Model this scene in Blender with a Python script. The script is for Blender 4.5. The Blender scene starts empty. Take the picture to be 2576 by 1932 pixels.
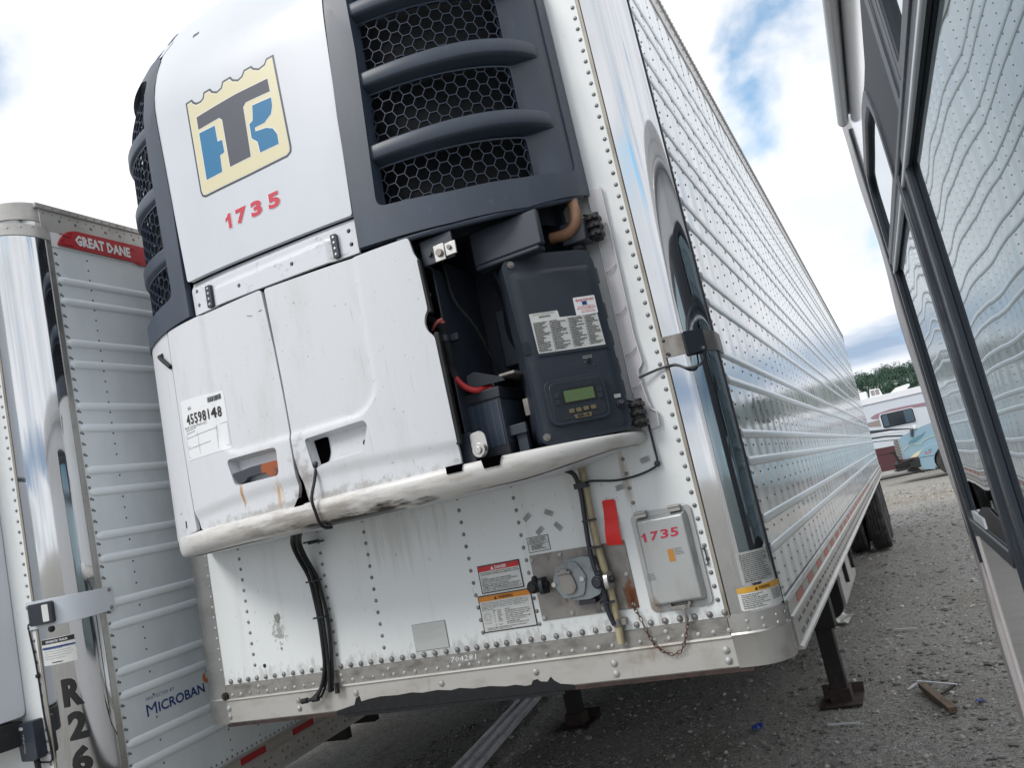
import bpy, bmesh, math, random
import numpy as np
from mathutils import Vector, Matrix
random.seed(7)
scene = bpy.context.scene
C = scene.collection

# ------------------------------------------------------------------ camera
cam_d = bpy.data.cameras.new('camera')
cam = bpy.data.objects.new('camera', cam_d)
C.objects.link(cam)
scene.camera = cam
right = Vector((0.87640818, 0.43594023, -0.20460894))
down = Vector((-0.25543742, 0.06064085, -0.96492197))
fwd = Vector((-0.40824065, 0.89793029, 0.16450159))
mw = Matrix.Identity(4)
for i in range(3):
    mw[i][0] = right[i]; mw[i][1] = -down[i]; mw[i][2] = -fwd[i]
mw[0][3], mw[1][3], mw[2][3] = 0.47874, -2.71136, 1.65826
cam.matrix_world = mw
cam_d.sensor_width = 36.0
cam_d.lens = 36.0 * 2002.7 / 2576.0
cam_d.clip_start = 0.03
cam_d.clip_end = 4000.0

# ------------------------------------------------------------------ view
scene.view_settings.view_transform = 'Standard'
scene.view_settings.look = 'None'
scene.view_settings.exposure = 0.34
scene.view_settings.gamma = 1.0
scene.view_settings.use_curve_mapping = False

def lin(c):
    """sRGB 0-255 triple to linear rgba"""
    o = []
    for v in c:
        v = v / 255.0
        o.append(v / 12.92 if v <= 0.04045 else ((v + 0.055) / 1.055) ** 2.4)
    return (o[0], o[1], o[2], 1.0)

# ------------------------------------------------------------------ world
SUN_EL, SUN_AZ = math.radians(44), math.radians(208)
world = bpy.data.worlds.new('World')
scene.world = world
world.use_nodes = True
nt = world.node_tree
nt.nodes.clear()
def wn(t, **k):
    n = nt.nodes.new(t)
    for a, b in k.items():
        setattr(n, a, b)
    return n
L = nt.links.new
def wmath(op, a, b=None, c=None, clamp=False):
    n = wn('ShaderNodeMath', operation=op, use_clamp=clamp)
    for i, v in enumerate((a, b, c)):
        if v is None: continue
        if isinstance(v, (int, float)): n.inputs[i].default_value = v
        else: L(v, n.inputs[i])
    return n.outputs[0]
out = wn('ShaderNodeOutputWorld'); bg = wn('ShaderNodeBackground')
sky = wn('ShaderNodeTexSky'); sky.sky_type = 'NISHITA'; sky.sun_disc = False
sky.sun_elevation = SUN_EL; sky.sun_rotation = SUN_AZ
sky.air_density = 1.0; sky.dust_density = 0.6; sky.ozone_density = 2.0
tc = wn('ShaderNodeTexCoord')
sep = wn('ShaderNodeSeparateXYZ'); L(tc.outputs['Generated'], sep.inputs[0])
zz = wmath('ADD', wmath('MAXIMUM', sep.outputs[2], 0.0), 0.22)
cx = wmath('DIVIDE', sep.outputs[0], zz); cy = wmath('DIVIDE', sep.outputs[1], zz)
comb = wn('ShaderNodeCombineXYZ'); L(cx, comb.inputs[0]); L(cy, comb.inputs[1]); comb.inputs[2].default_value = 3.1
def wnoise(vec, scale, detail, rough=0.55, dist=0.0):
    n = wn('ShaderNodeTexNoise'); n.inputs['Scale'].default_value = scale
    n.inputs['Detail'].default_value = detail; n.inputs['Roughness'].default_value = rough
    n.inputs['Distortion'].default_value = dist; L(vec, n.inputs['Vector']); return n.outputs['Fac']
n1 = wnoise(comb.outputs[0], 1.7, 7, 0.50, 0.25)
n2 = wnoise(comb.outputs[0], 0.8, 5, 0.5, 0.2)
n3 = wnoise(tc.outputs['Generated'], 6.0, 7, 0.5, 0.3)
# coverage: mostly overcast with a blue gap
dot = wn('ShaderNodeVectorMath', operation='DOT_PRODUCT'); L(tc.outputs['Generated'], dot.inputs[0])
dot.inputs[1].default_value = (-0.050, 0.920, 0.385)
gap = wmath('MULTIPLY', wmath('SUBTRACT', dot.outputs['Value'], 0.988), 1 / 0.012, clamp=True)
cov = wmath('ADD', wmath('MULTIPLY', n1, 0.6), wmath('MULTIPLY', n3, 0.55))
cov = wmath('SUBTRACT', cov, wmath('MULTIPLY', gap, 0.11))
mr = wn('ShaderNodeMapRange'); mr.interpolation_type = 'SMOOTHSTEP'; L(cov, mr.inputs[0])
mr.inputs[1].default_value = 0.355; mr.inputs[2].default_value = 0.50
cloud = mr.outputs[0]
ramp = wn('ShaderNodeValToRGB')
r = ramp.color_ramp
r.elements[0].position = 0.30; r.elements[0].color = (0.64, 0.69, 0.78, 1)
r.elements[1].position = 0.57; r.elements[1].color = (1.0, 1.01, 1.04, 1)
e = r.elements.new(0.44); e.color = (0.80, 0.83, 0.88, 1)
L(wmath('ADD', wmath('MULTIPLY', n2, 0.6), wmath('MULTIPLY', n3, 0.42)), ramp.inputs[0])
# darker slate cloud bank low over the hills
lowm = wn('ShaderNodeMapRange'); lowm.interpolation_type = 'SMOOTHSTEP'
nlow = wn('ShaderNodeMapping'); nlow.inputs['Scale'].default_value = (2.4, 2.4, 13.0); L(tc.outputs['Generated'], nlow.inputs[0])
n4 = wnoise(nlow.outputs[0], 1.5, 6, 0.55, 0.2)
L(wmath('ADD', wmath('ABSOLUTE', wmath('SUBTRACT', sep.outputs[2], 0.107)), wmath('MULTIPLY', wmath('SUBTRACT', n4, 0.5), 0.10)), lowm.inputs[0])
lowm.inputs[1].default_value = 0.036; lowm.inputs[2].default_value = 0.0
mixl = wn('ShaderNodeMixRGB'); L(lowm.outputs[0], mixl.inputs[0]); L(ramp.outputs[0], mixl.inputs[1])
mixl.inputs[2].default_value = (0.33, 0.43, 0.58, 1)
skys = wn('ShaderNodeMixRGB', blend_type='MULTIPLY'); skys.inputs[0].default_value = 1.0
L(sky.outputs[0], skys.inputs[1]); skys.inputs[2].default_value = (1.0, 1.7, 1.75, 1)
scl = wn('ShaderNodeVectorMath', operation='SCALE'); L(mixl.outputs[0], scl.inputs[0]); scl.inputs['Scale'].default_value = 10.2
mix = wn('ShaderNodeMixRGB'); L(cloud, mix.inputs[0]); L(skys.outputs[0], mix.inputs[1]); L(scl.outputs[0], mix.inputs[2])
L(mix.outputs[0], bg.inputs[0]); bg.inputs[1].default_value = 0.095
L(bg.outputs[0], out.inputs[0])

# ------------------------------------------------------------------ sun (behind cloud)
sun_d = bpy.data.lights.new('sun', 'SUN'); sun_d.energy = 1.5; sun_d.angle = math.radians(20)
sun_d.color = (1.0, 0.97, 0.92)
sun = bpy.data.objects.new('sun', sun_d); C.objects.link(sun)
sd = Vector((math.sin(SUN_AZ) * math.cos(SUN_EL), math.cos(SUN_AZ) * math.cos(SUN_EL), math.sin(SUN_EL)))
sun.rotation_euler = (-sd).to_track_quat('-Z', 'Y').to_euler()
sun.location = (0, 0, 30)

# ------------------------------------------------------------------ materials
def mat(name, col, rough=0.5, metal=0.0, layers=(), bump=None, bumps=(), coat=0.0, spec=None, ior=None, emit=None, rlayer=None):
    """col sRGB 0-255. layers: dicts col, amt, scale(xyz), lo, hi, detail, blob=(c, r)"""
    m = bpy.data.materials.new(name); m.use_nodes = True
    t = m.node_tree; t.nodes.clear()
    o = t.nodes.new('ShaderNodeOutputMaterial'); b = t.nodes.new('ShaderNodeBsdfPrincipled')
    t.links.new(b.outputs[0], o.inputs[0])
    b.inputs['Base Color'].default_value = lin(col)
    b.inputs['Roughness'].default_value = rough; b.inputs['Metallic'].default_value = metal
    if coat: b.inputs['Coat Weight'].default_value = coat; b.inputs['Coat Roughness'].default_value = 0.08
    if spec is not None: b.inputs['Specular IOR Level'].default_value = spec
    if ior: b.inputs['IOR'].default_value = ior
    if emit: b.inputs['Emission Color'].default_value = lin(emit[0]); b.inputs['Emission Strength'].default_value = emit[1]
    geo = None
    def pos():
        nonlocal geo
        if geo is None: geo = t.nodes.new('ShaderNodeNewGeometry')
        return geo.outputs['Position']
    def noise(scale, detail=4, dist=0.0, rough_=0.6):
        mp = t.nodes.new('ShaderNodeMapping'); mp.inputs['Scale'].default_value = scale if not isinstance(scale, (int, float)) else (scale,) * 3
        t.links.new(pos(), mp.inputs[0])
        n = t.nodes.new('ShaderNodeTexNoise'); n.inputs['Scale'].default_value = 1.0
        n.inputs['Detail'].default_value = detail; n.inputs['Distortion'].default_value = dist
        n.inputs['Roughness'].default_value = rough_
        t.links.new(mp.outputs[0], n.inputs['Vector']); return n.outputs['Fac']
    cur = None
    for l in layers:
        f = noise(l.get('scale', 5), l.get('detail', 5), l.get('dist', 0.0), l.get('nr', 0.6))
        if 'blob' in l:
            c_, r_ = l['blob']
            mp = t.nodes.new('ShaderNodeMapping'); mp.vector_type = 'POINT'
            mp.inputs['Location'].default_value = tuple(-c_[i] / r_[i] for i in range(3))
            mp.inputs['Scale'].default_value = tuple(1.0 / r_[i] for i in range(3))
            t.links.new(pos(), mp.inputs[0])
            ln = t.nodes.new('ShaderNodeVectorMath'); ln.operation = 'LENGTH'; t.links.new(mp.outputs[0], ln.inputs[0])
            s_ = t.nodes.new('ShaderNodeMath'); s_.operation = 'MULTIPLY_ADD'
            t.links.new(ln.outputs['Value'], s_.inputs[0]); s_.inputs[1].default_value = -0.35; s_.inputs[2].default_value = 0.35
            a_ = t.nodes.new('ShaderNodeMath'); a_.operation = 'ADD'; t.links.new(s_.outputs[0], a_.inputs[0]); t.links.new(f, a_.inputs[1])
            f = a_.outputs[0]
        mr_ = t.nodes.new('ShaderNodeMapRange'); mr_.interpolation_type = 'SMOOTHSTEP'
        mr_.inputs[1].default_value = l.get('lo', 0.45); mr_.inputs[2].default_value = l.get('hi', 0.65)
        mr_.inputs[4].default_value = l.get('amt', 0.5); t.links.new(f, mr_.inputs[0])
        mx = t.nodes.new('ShaderNodeMixRGB'); t.links.new(mr_.outputs[0], mx.inputs[0])
        if cur is None: mx.inputs[1].default_value = lin(col)
        else: t.links.new(cur, mx.inputs[1])
        mx.inputs[2].default_value = lin(l['col']); cur = mx.outputs[0]
    if cur is not None: t.links.new(cur, b.inputs['Base Color'])
    if rlayer:
        f = noise(rlayer[0], 4)
        mr_ = t.nodes.new('ShaderNodeMapRange'); mr_.inputs[1].default_value = 0.35; mr_.inputs[2].default_value = 0.65
        mr_.inputs[3].default_value = rlayer[1]; mr_.inputs[4].default_value = rlayer[2]
        t.links.new(f, mr_.inputs[0]); t.links.new(mr_.outputs[0], b.inputs['Roughness'])
    allb = list(bumps) + ([bump] if bump else [])
    prev = None
    for bp in allb:
        sc, st, ds = bp[:3]
        if len(bp) > 3 and bp[3] == 'wave':
            mp = t.nodes.new('ShaderNodeMapping'); mp.inputs['Scale'].default_value = sc; t.links.new(pos(), mp.inputs[0])
            w = t.nodes.new('ShaderNodeTexWave'); w.bands_direction = bp[4]; w.inputs['Scale'].default_value = 1.0
            w.inputs['Distortion'].default_value = bp[5] if len(bp) > 5 else 0.0
            w.inputs['Detail'].default_value = 1.0
            t.links.new(mp.outputs[0], w.inputs['Vector']); f = w.outputs['Fac']
        else:
            f = noise(sc, bp[3] if len(bp) > 3 else 3)
        bn = t.nodes.new('ShaderNodeBump'); bn.inputs['Strength'].default_value = st; bn.inputs['Distance'].default_value = ds
        t.links.new(f, bn.inputs['Height'])
        if prev: t.links.new(prev, bn.inputs['Normal'])
        prev = bn.outputs[0]
    if prev: t.links.new(prev, b.inputs['Normal'])
    return m

GR = (92, 84, 74)
M = {}
M['wall'] = mat('white_wall', (224, 228, 229), 0.36, layers=[
    dict(col=(168, 162, 148), amt=0.32, scale=(9, 9, 0.7), lo=0.52, hi=0.85, detail=4),
    dict(col=(120, 114, 104), amt=0.5, scale=(60, 60, 25), lo=0.64, hi=0.78, detail=4),
    dict(col=(118, 114, 106), amt=0.38, scale=(40, 40, 18), lo=0.55, hi=0.80, blob=((-1.3, 0, 1.20), (2.2, 9, 0.075))),
    dict(col=(140, 128, 110), amt=0.25, scale=(34, 34, 2), lo=0.55, hi=0.85, blob=((-1.40, 0, 1.72), (0.28, 9, 0.22))),
    dict(col=(140, 112, 76), amt=0.55, scale=(70, 70, 3), lo=0.55, hi=0.85, blob=((-0.40, 0, 1.72), (0.03, 9, 0.16))),
    dict(col=(95, 88, 80), amt=0.6, scale=(60, 60, 60), lo=0.62, hi=0.8, blob=((-2.08, 0, 1.40), (0.06, 9, 0.09))),
    ], bumps=[((9, 9, 3), 0.05, 0.01)])
M['plastic'] = mat('white_plastic', (208, 211, 215), 0.34, layers=[
    dict(col=(176, 172, 164), amt=0.35, scale=(7, 7, 2.2), lo=0.50, hi=0.8),
    dict(col=(105, 98, 90), amt=0.6, scale=(55, 55, 55), lo=0.655, hi=0.73, detail=6),
    dict(col=(150, 146, 138), amt=0.4, scale=(120, 120, 6), lo=0.62, hi=0.78, detail=3),
    dict(col=(125, 115, 104), amt=0.55, scale=(30, 30, 30), lo=0.55, hi=0.85, blob=((-1.40, -0.49, 1.93), (0.07, 0.2, 0.20))),
    dict(col=(120, 112, 100), amt=0.5, scale=(30, 30, 30), lo=0.52, hi=0.85, blob=((-1.45, -0.49, 1.87), (0.9, 0.3, 0.028))),
    dict(col=(178, 118, 40), amt=0.85, scale=(90, 90, 14), lo=0.52, hi=0.80, blob=((-1.70, -0.46, 1.935), (0.013, 0.2, 0.07))),
    dict(col=(190, 140, 60), amt=0.75, scale=(90, 90, 14), lo=0.50, hi=0.85, blob=((-1.525, -0.48, 1.92), (0.020, 0.2, 0.08))),
    ], bump=((40, 40, 40), 0.02, 0.002))
M['plastic_clean'] = mat('white_panel', (203, 207, 214), 0.36, layers=[
    dict(col=(190, 195, 203), amt=0.4, scale=(3, 3, 1.4), lo=0.45, hi=0.75)])
M['strip'] = mat('white_bracket', (210, 212, 218), 0.35, layers=[
    dict(col=(140, 134, 124), amt=0.6, scale=(22, 22, 40), lo=0.56, hi=0.76)])
M['lip'] = mat('scuffed_white_lip', (214, 213, 211), 0.34, layers=[
    dict(col=(160, 148, 132), amt=0.55, scale=(7, 7, 40), lo=0.46, hi=0.75, detail=7),
    dict(col=(86, 80, 74), amt=0.5, scale=(38, 38, 60), lo=0.58, hi=0.78, detail=8, nr=0.7),
    dict(col=(112, 100, 90), amt=0.6, scale=(9, 9, 46), lo=0.44, hi=0.82, detail=8, nr=0.6, blob=((-1.38, -0.5, 1.80), (0.38, 0.2, 0.07))),
    dict(col=(38, 32, 30), amt=0.95, scale=(8, 8, 50), lo=0.50, hi=0.66, detail=7, blob=((-1.20, -0.47, 1.771), (0.34, 0.12, 0.030))),
    ], bump=((30, 30, 30), 0.06, 0.004))
M['shroud'] = mat('slate_shroud', (50, 60, 73), 0.4, layers=[
    dict(col=(68, 80, 98), amt=0.6, scale=(4, 4, 1.5), lo=0.4, hi=0.75),
    dict(col=(100, 106, 112), amt=0.25, scale=(60, 60, 20), lo=0.6, hi=0.78)], bump=((90, 90, 90), 0.08, 0.001))
M['meshbar'] = mat('slate_mesh', (46, 57, 74), 0.45)
M['void'] = mat('void_black', (5, 5, 6), 1.0, spec=0.0)  # near-black colour painted in for the darkness of openings
M['coil'] = mat('black_coil', (22, 25, 32), 0.5, bumps=[((1, 1, 130), 0.9, 0.004, 'wave', 'Z')])
M['black'] = mat('black_plastic', (38, 43, 52), 0.42, layers=[dict(col=(62, 60, 58), amt=0.35, scale=(12, 12, 12), lo=0.55, hi=0.8)], bump=((60, 60, 60), 0.1, 0.002))
M['dark'] = mat('dark_bay', (34, 41, 53), 0.55, layers=[dict(col=(44, 50, 58), amt=0.5, scale=(9, 9, 5), lo=0.5, hi=0.75)])
M['slate'] = mat('slate_box', (44, 51, 62), 0.42, layers=[dict(col=(66, 70, 76), amt=0.35, scale=(9, 9, 9), lo=0.5, hi=0.8)], bump=((120, 120, 120), 0.1, 0.001))
M['rubber'] = mat('rubber', (24, 25, 28), 0.7, layers=[dict(col=(72, 68, 62), amt=0.4, scale=(20, 20, 20), lo=0.5, hi=0.8)])
M['tyre'] = mat('tyre', (44, 44, 45), 0.85, layers=[dict(col=(98, 94, 88), amt=0.6, scale=(9, 9, 9), lo=0.42, hi=0.75)], bump=((40, 40, 40), 0.3, 0.01))
M['chrome'] = mat('polished_stainless', (206, 208, 210), 0.05, 1.0, bumps=[((3.2, 3.2, 0.7), 0.10, 0.02), ((14, 14, 2.2), 0.05, 0.004)],
    layers=[dict(col=(176, 172, 164), amt=0.5, scale=(9, 9, 2), lo=0.5, hi=0.8)], rlayer=((6, 6, 3), 0.03, 0.09))
M['alu'] = mat('mill_aluminium', (176, 175, 172), 0.36, 0.75, layers=[
    dict(col=(120, 114, 104), amt=0.55, scale=(8, 8, 8), lo=0.45, hi=0.75, detail=7)], bump=((30, 30, 30), 0.05, 0.003), rlayer=((5, 5, 5), 0.26, 0.46))
M['rail'] = mat('grey_rail', (186, 184, 180), 0.33, 0.25, layers=[
    dict(col=(142, 136, 126), amt=0.6, scale=(5, 5, 12), lo=0.45, hi=0.75, detail=7),
    dict(col=(96, 90, 82), amt=0.4, scale=(40, 40, 14), lo=0.6, hi=0.8),
    dict(col=(120, 92, 60), amt=0.55, scale=(24, 24, 10), lo=0.5, hi=0.85, blob=((-0.42, 0, 1.17), (0.22, 0.3, 0.08)))], bump=((20, 20, 20), 0.05, 0.004))
M['grime'] = mat('grimy_band', (148, 146, 142), 0.5, 0.3, layers=[
    dict(col=(96, 92, 86), amt=0.7, scale=(14, 14, 30), lo=0.42, hi=0.7, detail=8),
    dict(col=(196, 198, 198), amt=0.3, scale=(20, 20, 20), lo=0.55, hi=0.8)], bump=((60, 60, 60), 0.1, 0.002))
M['trim'] = mat('tan_trim', (158, 153, 143), 0.5, 0.2, layers=[dict(col=(104, 96, 84), amt=0.6, scale=(30, 30, 6), lo=0.45, hi=0.75)])
M['plate'] = mat('weathered_plate', (146, 142, 138), 0.5, 0.45, layers=[
    dict(col=(96, 90, 84), amt=0.7, scale=(16, 16, 9), lo=0.42, hi=0.72, detail=8),
    dict(col=(60, 56, 52), amt=0.7, scale=(30, 30, 12), lo=0.58, hi=0.74),
    dict(col=(120, 66, 28), amt=0.9, scale=(50, 50, 30), lo=0.5, hi=0.72, blob=((-0.472, 0, 1.31), (0.03, 0.1, 0.07)))], bump=((60, 60, 60), 0.12, 0.002))
M['rivet'] = mat('rivet_grey', (142, 141, 140), 0.42, 0.5, layers=[dict(col=(84, 80, 76), amt=0.6, scale=(60, 60, 60), lo=0.4, hi=0.7)])
M['rivet_w'] = mat('rivet_painted', (176, 178, 178), 0.4, 0.2, layers=[dict(col=(110, 106, 100), amt=0.6, scale=(50, 50, 50), lo=0.45, hi=0.7)])
M['rivet_d'] = mat('rivet_dark', (92, 98, 106), 0.4, 0.4)
M['side'] = mat('glossy_side_skin', (238, 242, 244), 0.13, 0.05, coat=0.2, bumps=[
    ((1, 1.57, 1), 0.40, 0.008, 'wave', 'Y', 0.4), ((2, 5, 2.5), 0.06, 0.02, 1)],
    layers=[dict(col=(214, 218, 220), amt=0.5, scale=(3, 3, 1.5), lo=0.45, hi=0.75)], rlayer=((2, 2, 2), 0.09, 0.19))
M['side2'] = mat('dull_side_skin', (222, 230, 234), 0.28, 0.0, bumps=[((2, 5, 2.5), 0.03, 0.02)],
    layers=[dict(col=(188, 197, 203), amt=0.6, scale=(2, 2, 1.0), lo=0.4, hi=0.75)])
M['rib'] = mat('rib_skin', (226, 231, 234), 0.24, 0.05)
M['rib2'] = mat('rib_skin_dull', (224, 232, 236), 0.28)
M['tape'] = mat('torn_black_paint', (19, 21, 26), 0.85, layers=[dict(col=(40, 39, 40), amt=0.5, scale=(40, 40, 40), lo=0.5, hi=0.75)], bump=((70, 70, 70), 0.35, 0.004))
M['rust'] = mat('rusty_steel', (62, 46, 42), 0.75, layers=[dict(col=(34, 30, 31), amt=0.8, scale=(16, 16, 16), lo=0.4, hi=0.65), dict(col=(140, 110, 90), amt=0.5, scale=(60, 60, 60), lo=0.6, hi=0.75)], bump=((60, 60, 60), 0.3, 0.004))
M['under'] = mat('black_underframe', (26, 25, 26), 0.65, layers=[dict(col=(74, 54, 46), amt=0.5, scale=(7, 7, 7), lo=0.5, hi=0.75)])
M['hub'] = mat('wheel_white', (180, 178, 174), 0.45, layers=[dict(col=(110, 96, 84), amt=0.6, scale=(14, 14, 14), lo=0.45, hi=0.75)])
M['red'] = mat('red_tape', (228, 40, 34), 0.5, bump=((30, 30, 60), 0.3, 0.004))
M['red_paint'] = mat('red_digits', (198, 48, 66), 0.4, layers=[dict(col=(170, 52, 84), amt=0.7, scale=(4, 4, 4), lo=0.45, hi=0.65)])
M['red_plate'] = mat('red_plate', (176, 42, 50), 0.4, layers=[dict(col=(150, 60, 64), amt=0.5, scale=(9, 9, 9), lo=0.45, hi=0.75)])
M['white_print'] = mat('white_print', (226, 228, 230), 0.45)
M['label'] = mat('label_white', (208, 210, 208), 0.45, layers=[dict(col=(176, 174, 168), amt=0.5, scale=(20, 20, 20), lo=0.5, hi=0.8)])
M['label_grey'] = mat('faded_label', (176, 178, 176), 0.5, layers=[dict(col=(146, 144, 140), amt=0.6, scale=(30, 30, 30), lo=0.45, hi=0.75)])
M['ghost'] = mat('ghost_label', (186, 190, 188), 0.45)
M['ink'] = mat('black_ink', (24, 24, 26), 0.5)
M['grey_ink'] = mat('grey_ink', (120, 122, 124), 0.5)
M['danger'] = mat('danger_red', (196, 34, 40), 0.45)
M['warning'] = mat('warning_orange', (206, 130, 34), 0.45)
M['warning_y'] = mat('warning_amber', (208, 158, 60), 0.45)
M['cream'] = mat('logo_cream', (214, 206, 172), 0.32)
M['logo_grey'] = mat('logo_charcoal', (66, 70, 82), 0.5)
M['logo_line'] = mat('logo_outline', (62, 68, 68), 0.32)
M['logo_blue'] = mat('logo_blue', (0, 108, 154), 0.5)
M['navy'] = mat('navy_print', (26, 58, 122), 0.4)
M['orange'] = mat('orange_print', (214, 120, 60), 0.4)
M['tagorange'] = mat('orange_sticker', (186, 130, 56), 0.5)
M['refl_red'] = mat('reflective_red', (186, 84, 70), 0.35, layers=[dict(col=(150, 90, 80), amt=0.5, scale=(20, 20, 20), lo=0.5, hi=0.8)])
M['refl_white'] = mat('reflective_white', (168, 164, 154), 0.35)
M['red2'] = mat('deep_red_tape', (170, 34, 42), 0.35)
M['flange'] = mat('grey_flange', (212, 210, 213), 0.42)
M['pipe'] = mat('tan_pipe', (146, 108, 82), 0.5, layers=[dict(col=(172, 140, 112), amt=0.6, scale=(16, 16, 16), lo=0.4, hi=0.7), dict(col=(84, 56, 42), amt=0.7, scale=(30, 30, 30), lo=0.58, hi=0.75)])
M['conduit'] = mat('dirty_conduit', (176, 164, 134), 0.55, layers=[dict(col=(116, 102, 72), amt=0.7, scale=(20, 20, 12), lo=0.42, hi=0.7)])
M['redcable'] = mat('red_cable', (190, 50, 52), 0.45)
M['pink'] = mat('faded_red_clip', (200, 108, 104), 0.5)
M['ribs'] = mat('battery_rib_grey', (66, 78, 96), 0.4)
M['corr'] = mat('corrugated_hose', (46, 52, 62), 0.45, bumps=[((1, 1, 190), 1.0, 0.006, 'wave', 'Z')])
M['steel'] = mat('bright_steel', (196, 194, 190), 0.3, 0.9)
M['socket'] = mat('cast_grey', (134, 142, 146), 0.42, 0.3, layers=[dict(col=(96, 98, 98), amt=0.6, scale=(24, 24, 24), lo=0.45, hi=0.75)], bump=((80, 80, 80), 0.1, 0.002))
M['docbox'] = mat('brushed_docbox', (178, 180, 180), 0.34, 0.35, layers=[dict(col=(146, 144, 140), amt=0.6, scale=(8, 8, 4), lo=0.45, hi=0.75), dict(col=(120, 92, 62), amt=0.5, scale=(30, 30, 30), lo=0.55, hi=0.8, blob=((-0.40, 0, 1.27), (0.05, 0.1, 0.06)))], bump=((60, 60, 12), 0.03, 0.002))
M['chain'] = mat('rusty_chain', (92, 62, 46), 0.6, 0.3)
M['lcd'] = mat('green_lcd', (92, 112, 74), 0.25)
M['amber'] = mat('button_amber', (110, 100, 74), 0.4)
M['handle'] = mat('worn_handle', (54, 58, 66), 0.55, layers=[dict(col=(150, 78, 36), amt=1.0, scale=(30, 30, 30), lo=0.42, hi=0.55, blob=((-1.545, -0.48, 2.03), (0.05, 0.1, 0.06)))])
M['rvwhite'] = mat('rv_gelcoat', (206, 206, 208), 0.12, coat=0.5, layers=[dict(col=(186, 184, 182), amt=0.4, scale=(4, 4, 4), lo=0.45, hi=0.8)], bumps=[((2, 2, 2), 0.05, 0.02)])
M['rvtrim'] = mat('rv_corner_trim', (190, 186, 188), 0.4, layers=[dict(col=(150, 138, 134), amt=0.6, scale=(12, 12, 5), lo=0.45, hi=0.75)])
M['rvblack'] = mat('rv_black_paint', (46, 52, 60), 0.5, spec=0.25)
M['rvframe'] = mat('rv_window_frame', (46, 52, 60), 0.38, layers=[dict(col=(96, 104, 112), amt=0.4, scale=(30, 30, 6), lo=0.5, hi=0.7)])
M['glass'] = mat('mirror_tint_glass', (150, 166, 172), 0.012, 1.0, bumps=[((1.0, 2.0, 2.3), 0.16, 0.016, 0), ((2.5, 5.0, 5.0), 0.05, 0.004, 0)])
M['bg_white'] = mat('motorhome_white', (222, 224, 228), 0.3)
M['bg_grey'] = mat('motorhome_grey', (196, 202, 210), 0.3)
M['bg_maroon'] = mat('motorhome_maroon', (82, 48, 54), 0.4)
M['bg_mauve'] = mat('motorhome_mauve', (146, 118, 128), 0.4)
M['bg_brown'] = mat('motorhome_taupe', (142, 132, 128), 0.4)
M['bg_black'] = mat('motorhome_black', (50, 58, 68), 0.4)
M['bg_glass'] = mat('dark_window', (24, 34, 44), 0.08)
M['bg_glass2'] = mat('dark_window_light', (66, 84, 98), 0.1)
M['tblue'] = mat('sky_blue_truck', (132, 160, 176), 0.3, coat=0.2, layers=[dict(col=(116, 146, 158), amt=0.4, scale=(1.5, 1.5, 1.5), lo=0.4, hi=0.7)])
M['tblue_d'] = mat('truck_teal_shade', (92, 128, 142), 0.3)
M['tyellow'] = mat('truck_pinstripe', (176, 184, 150), 0.4)
M['amberlamp'] = mat('truck_headlamp', (206, 196, 168), 0.15)
M['beam'] = mat('ribbed_beam', (214, 216, 220), 0.45, 0.1, layers=[dict(col=(130, 130, 130), amt=0.5, scale=(6, 6, 6), lo=0.45, hi=0.75)])
M['wood'] = mat('weathered_plank', (112, 96, 78), 0.8, layers=[dict(col=(78, 66, 54), amt=0.7, scale=(30, 8, 30), lo=0.4, hi=0.7)])
M['hiviz'] = mat('hi_vis_fabric', (190, 236, 40), 0.7)
M['bluejunk'] = mat('blue_plastic', (52, 84, 170), 0.4)
M['paper'] = mat('grubby_card', (190, 192, 182), 0.7)

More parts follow.
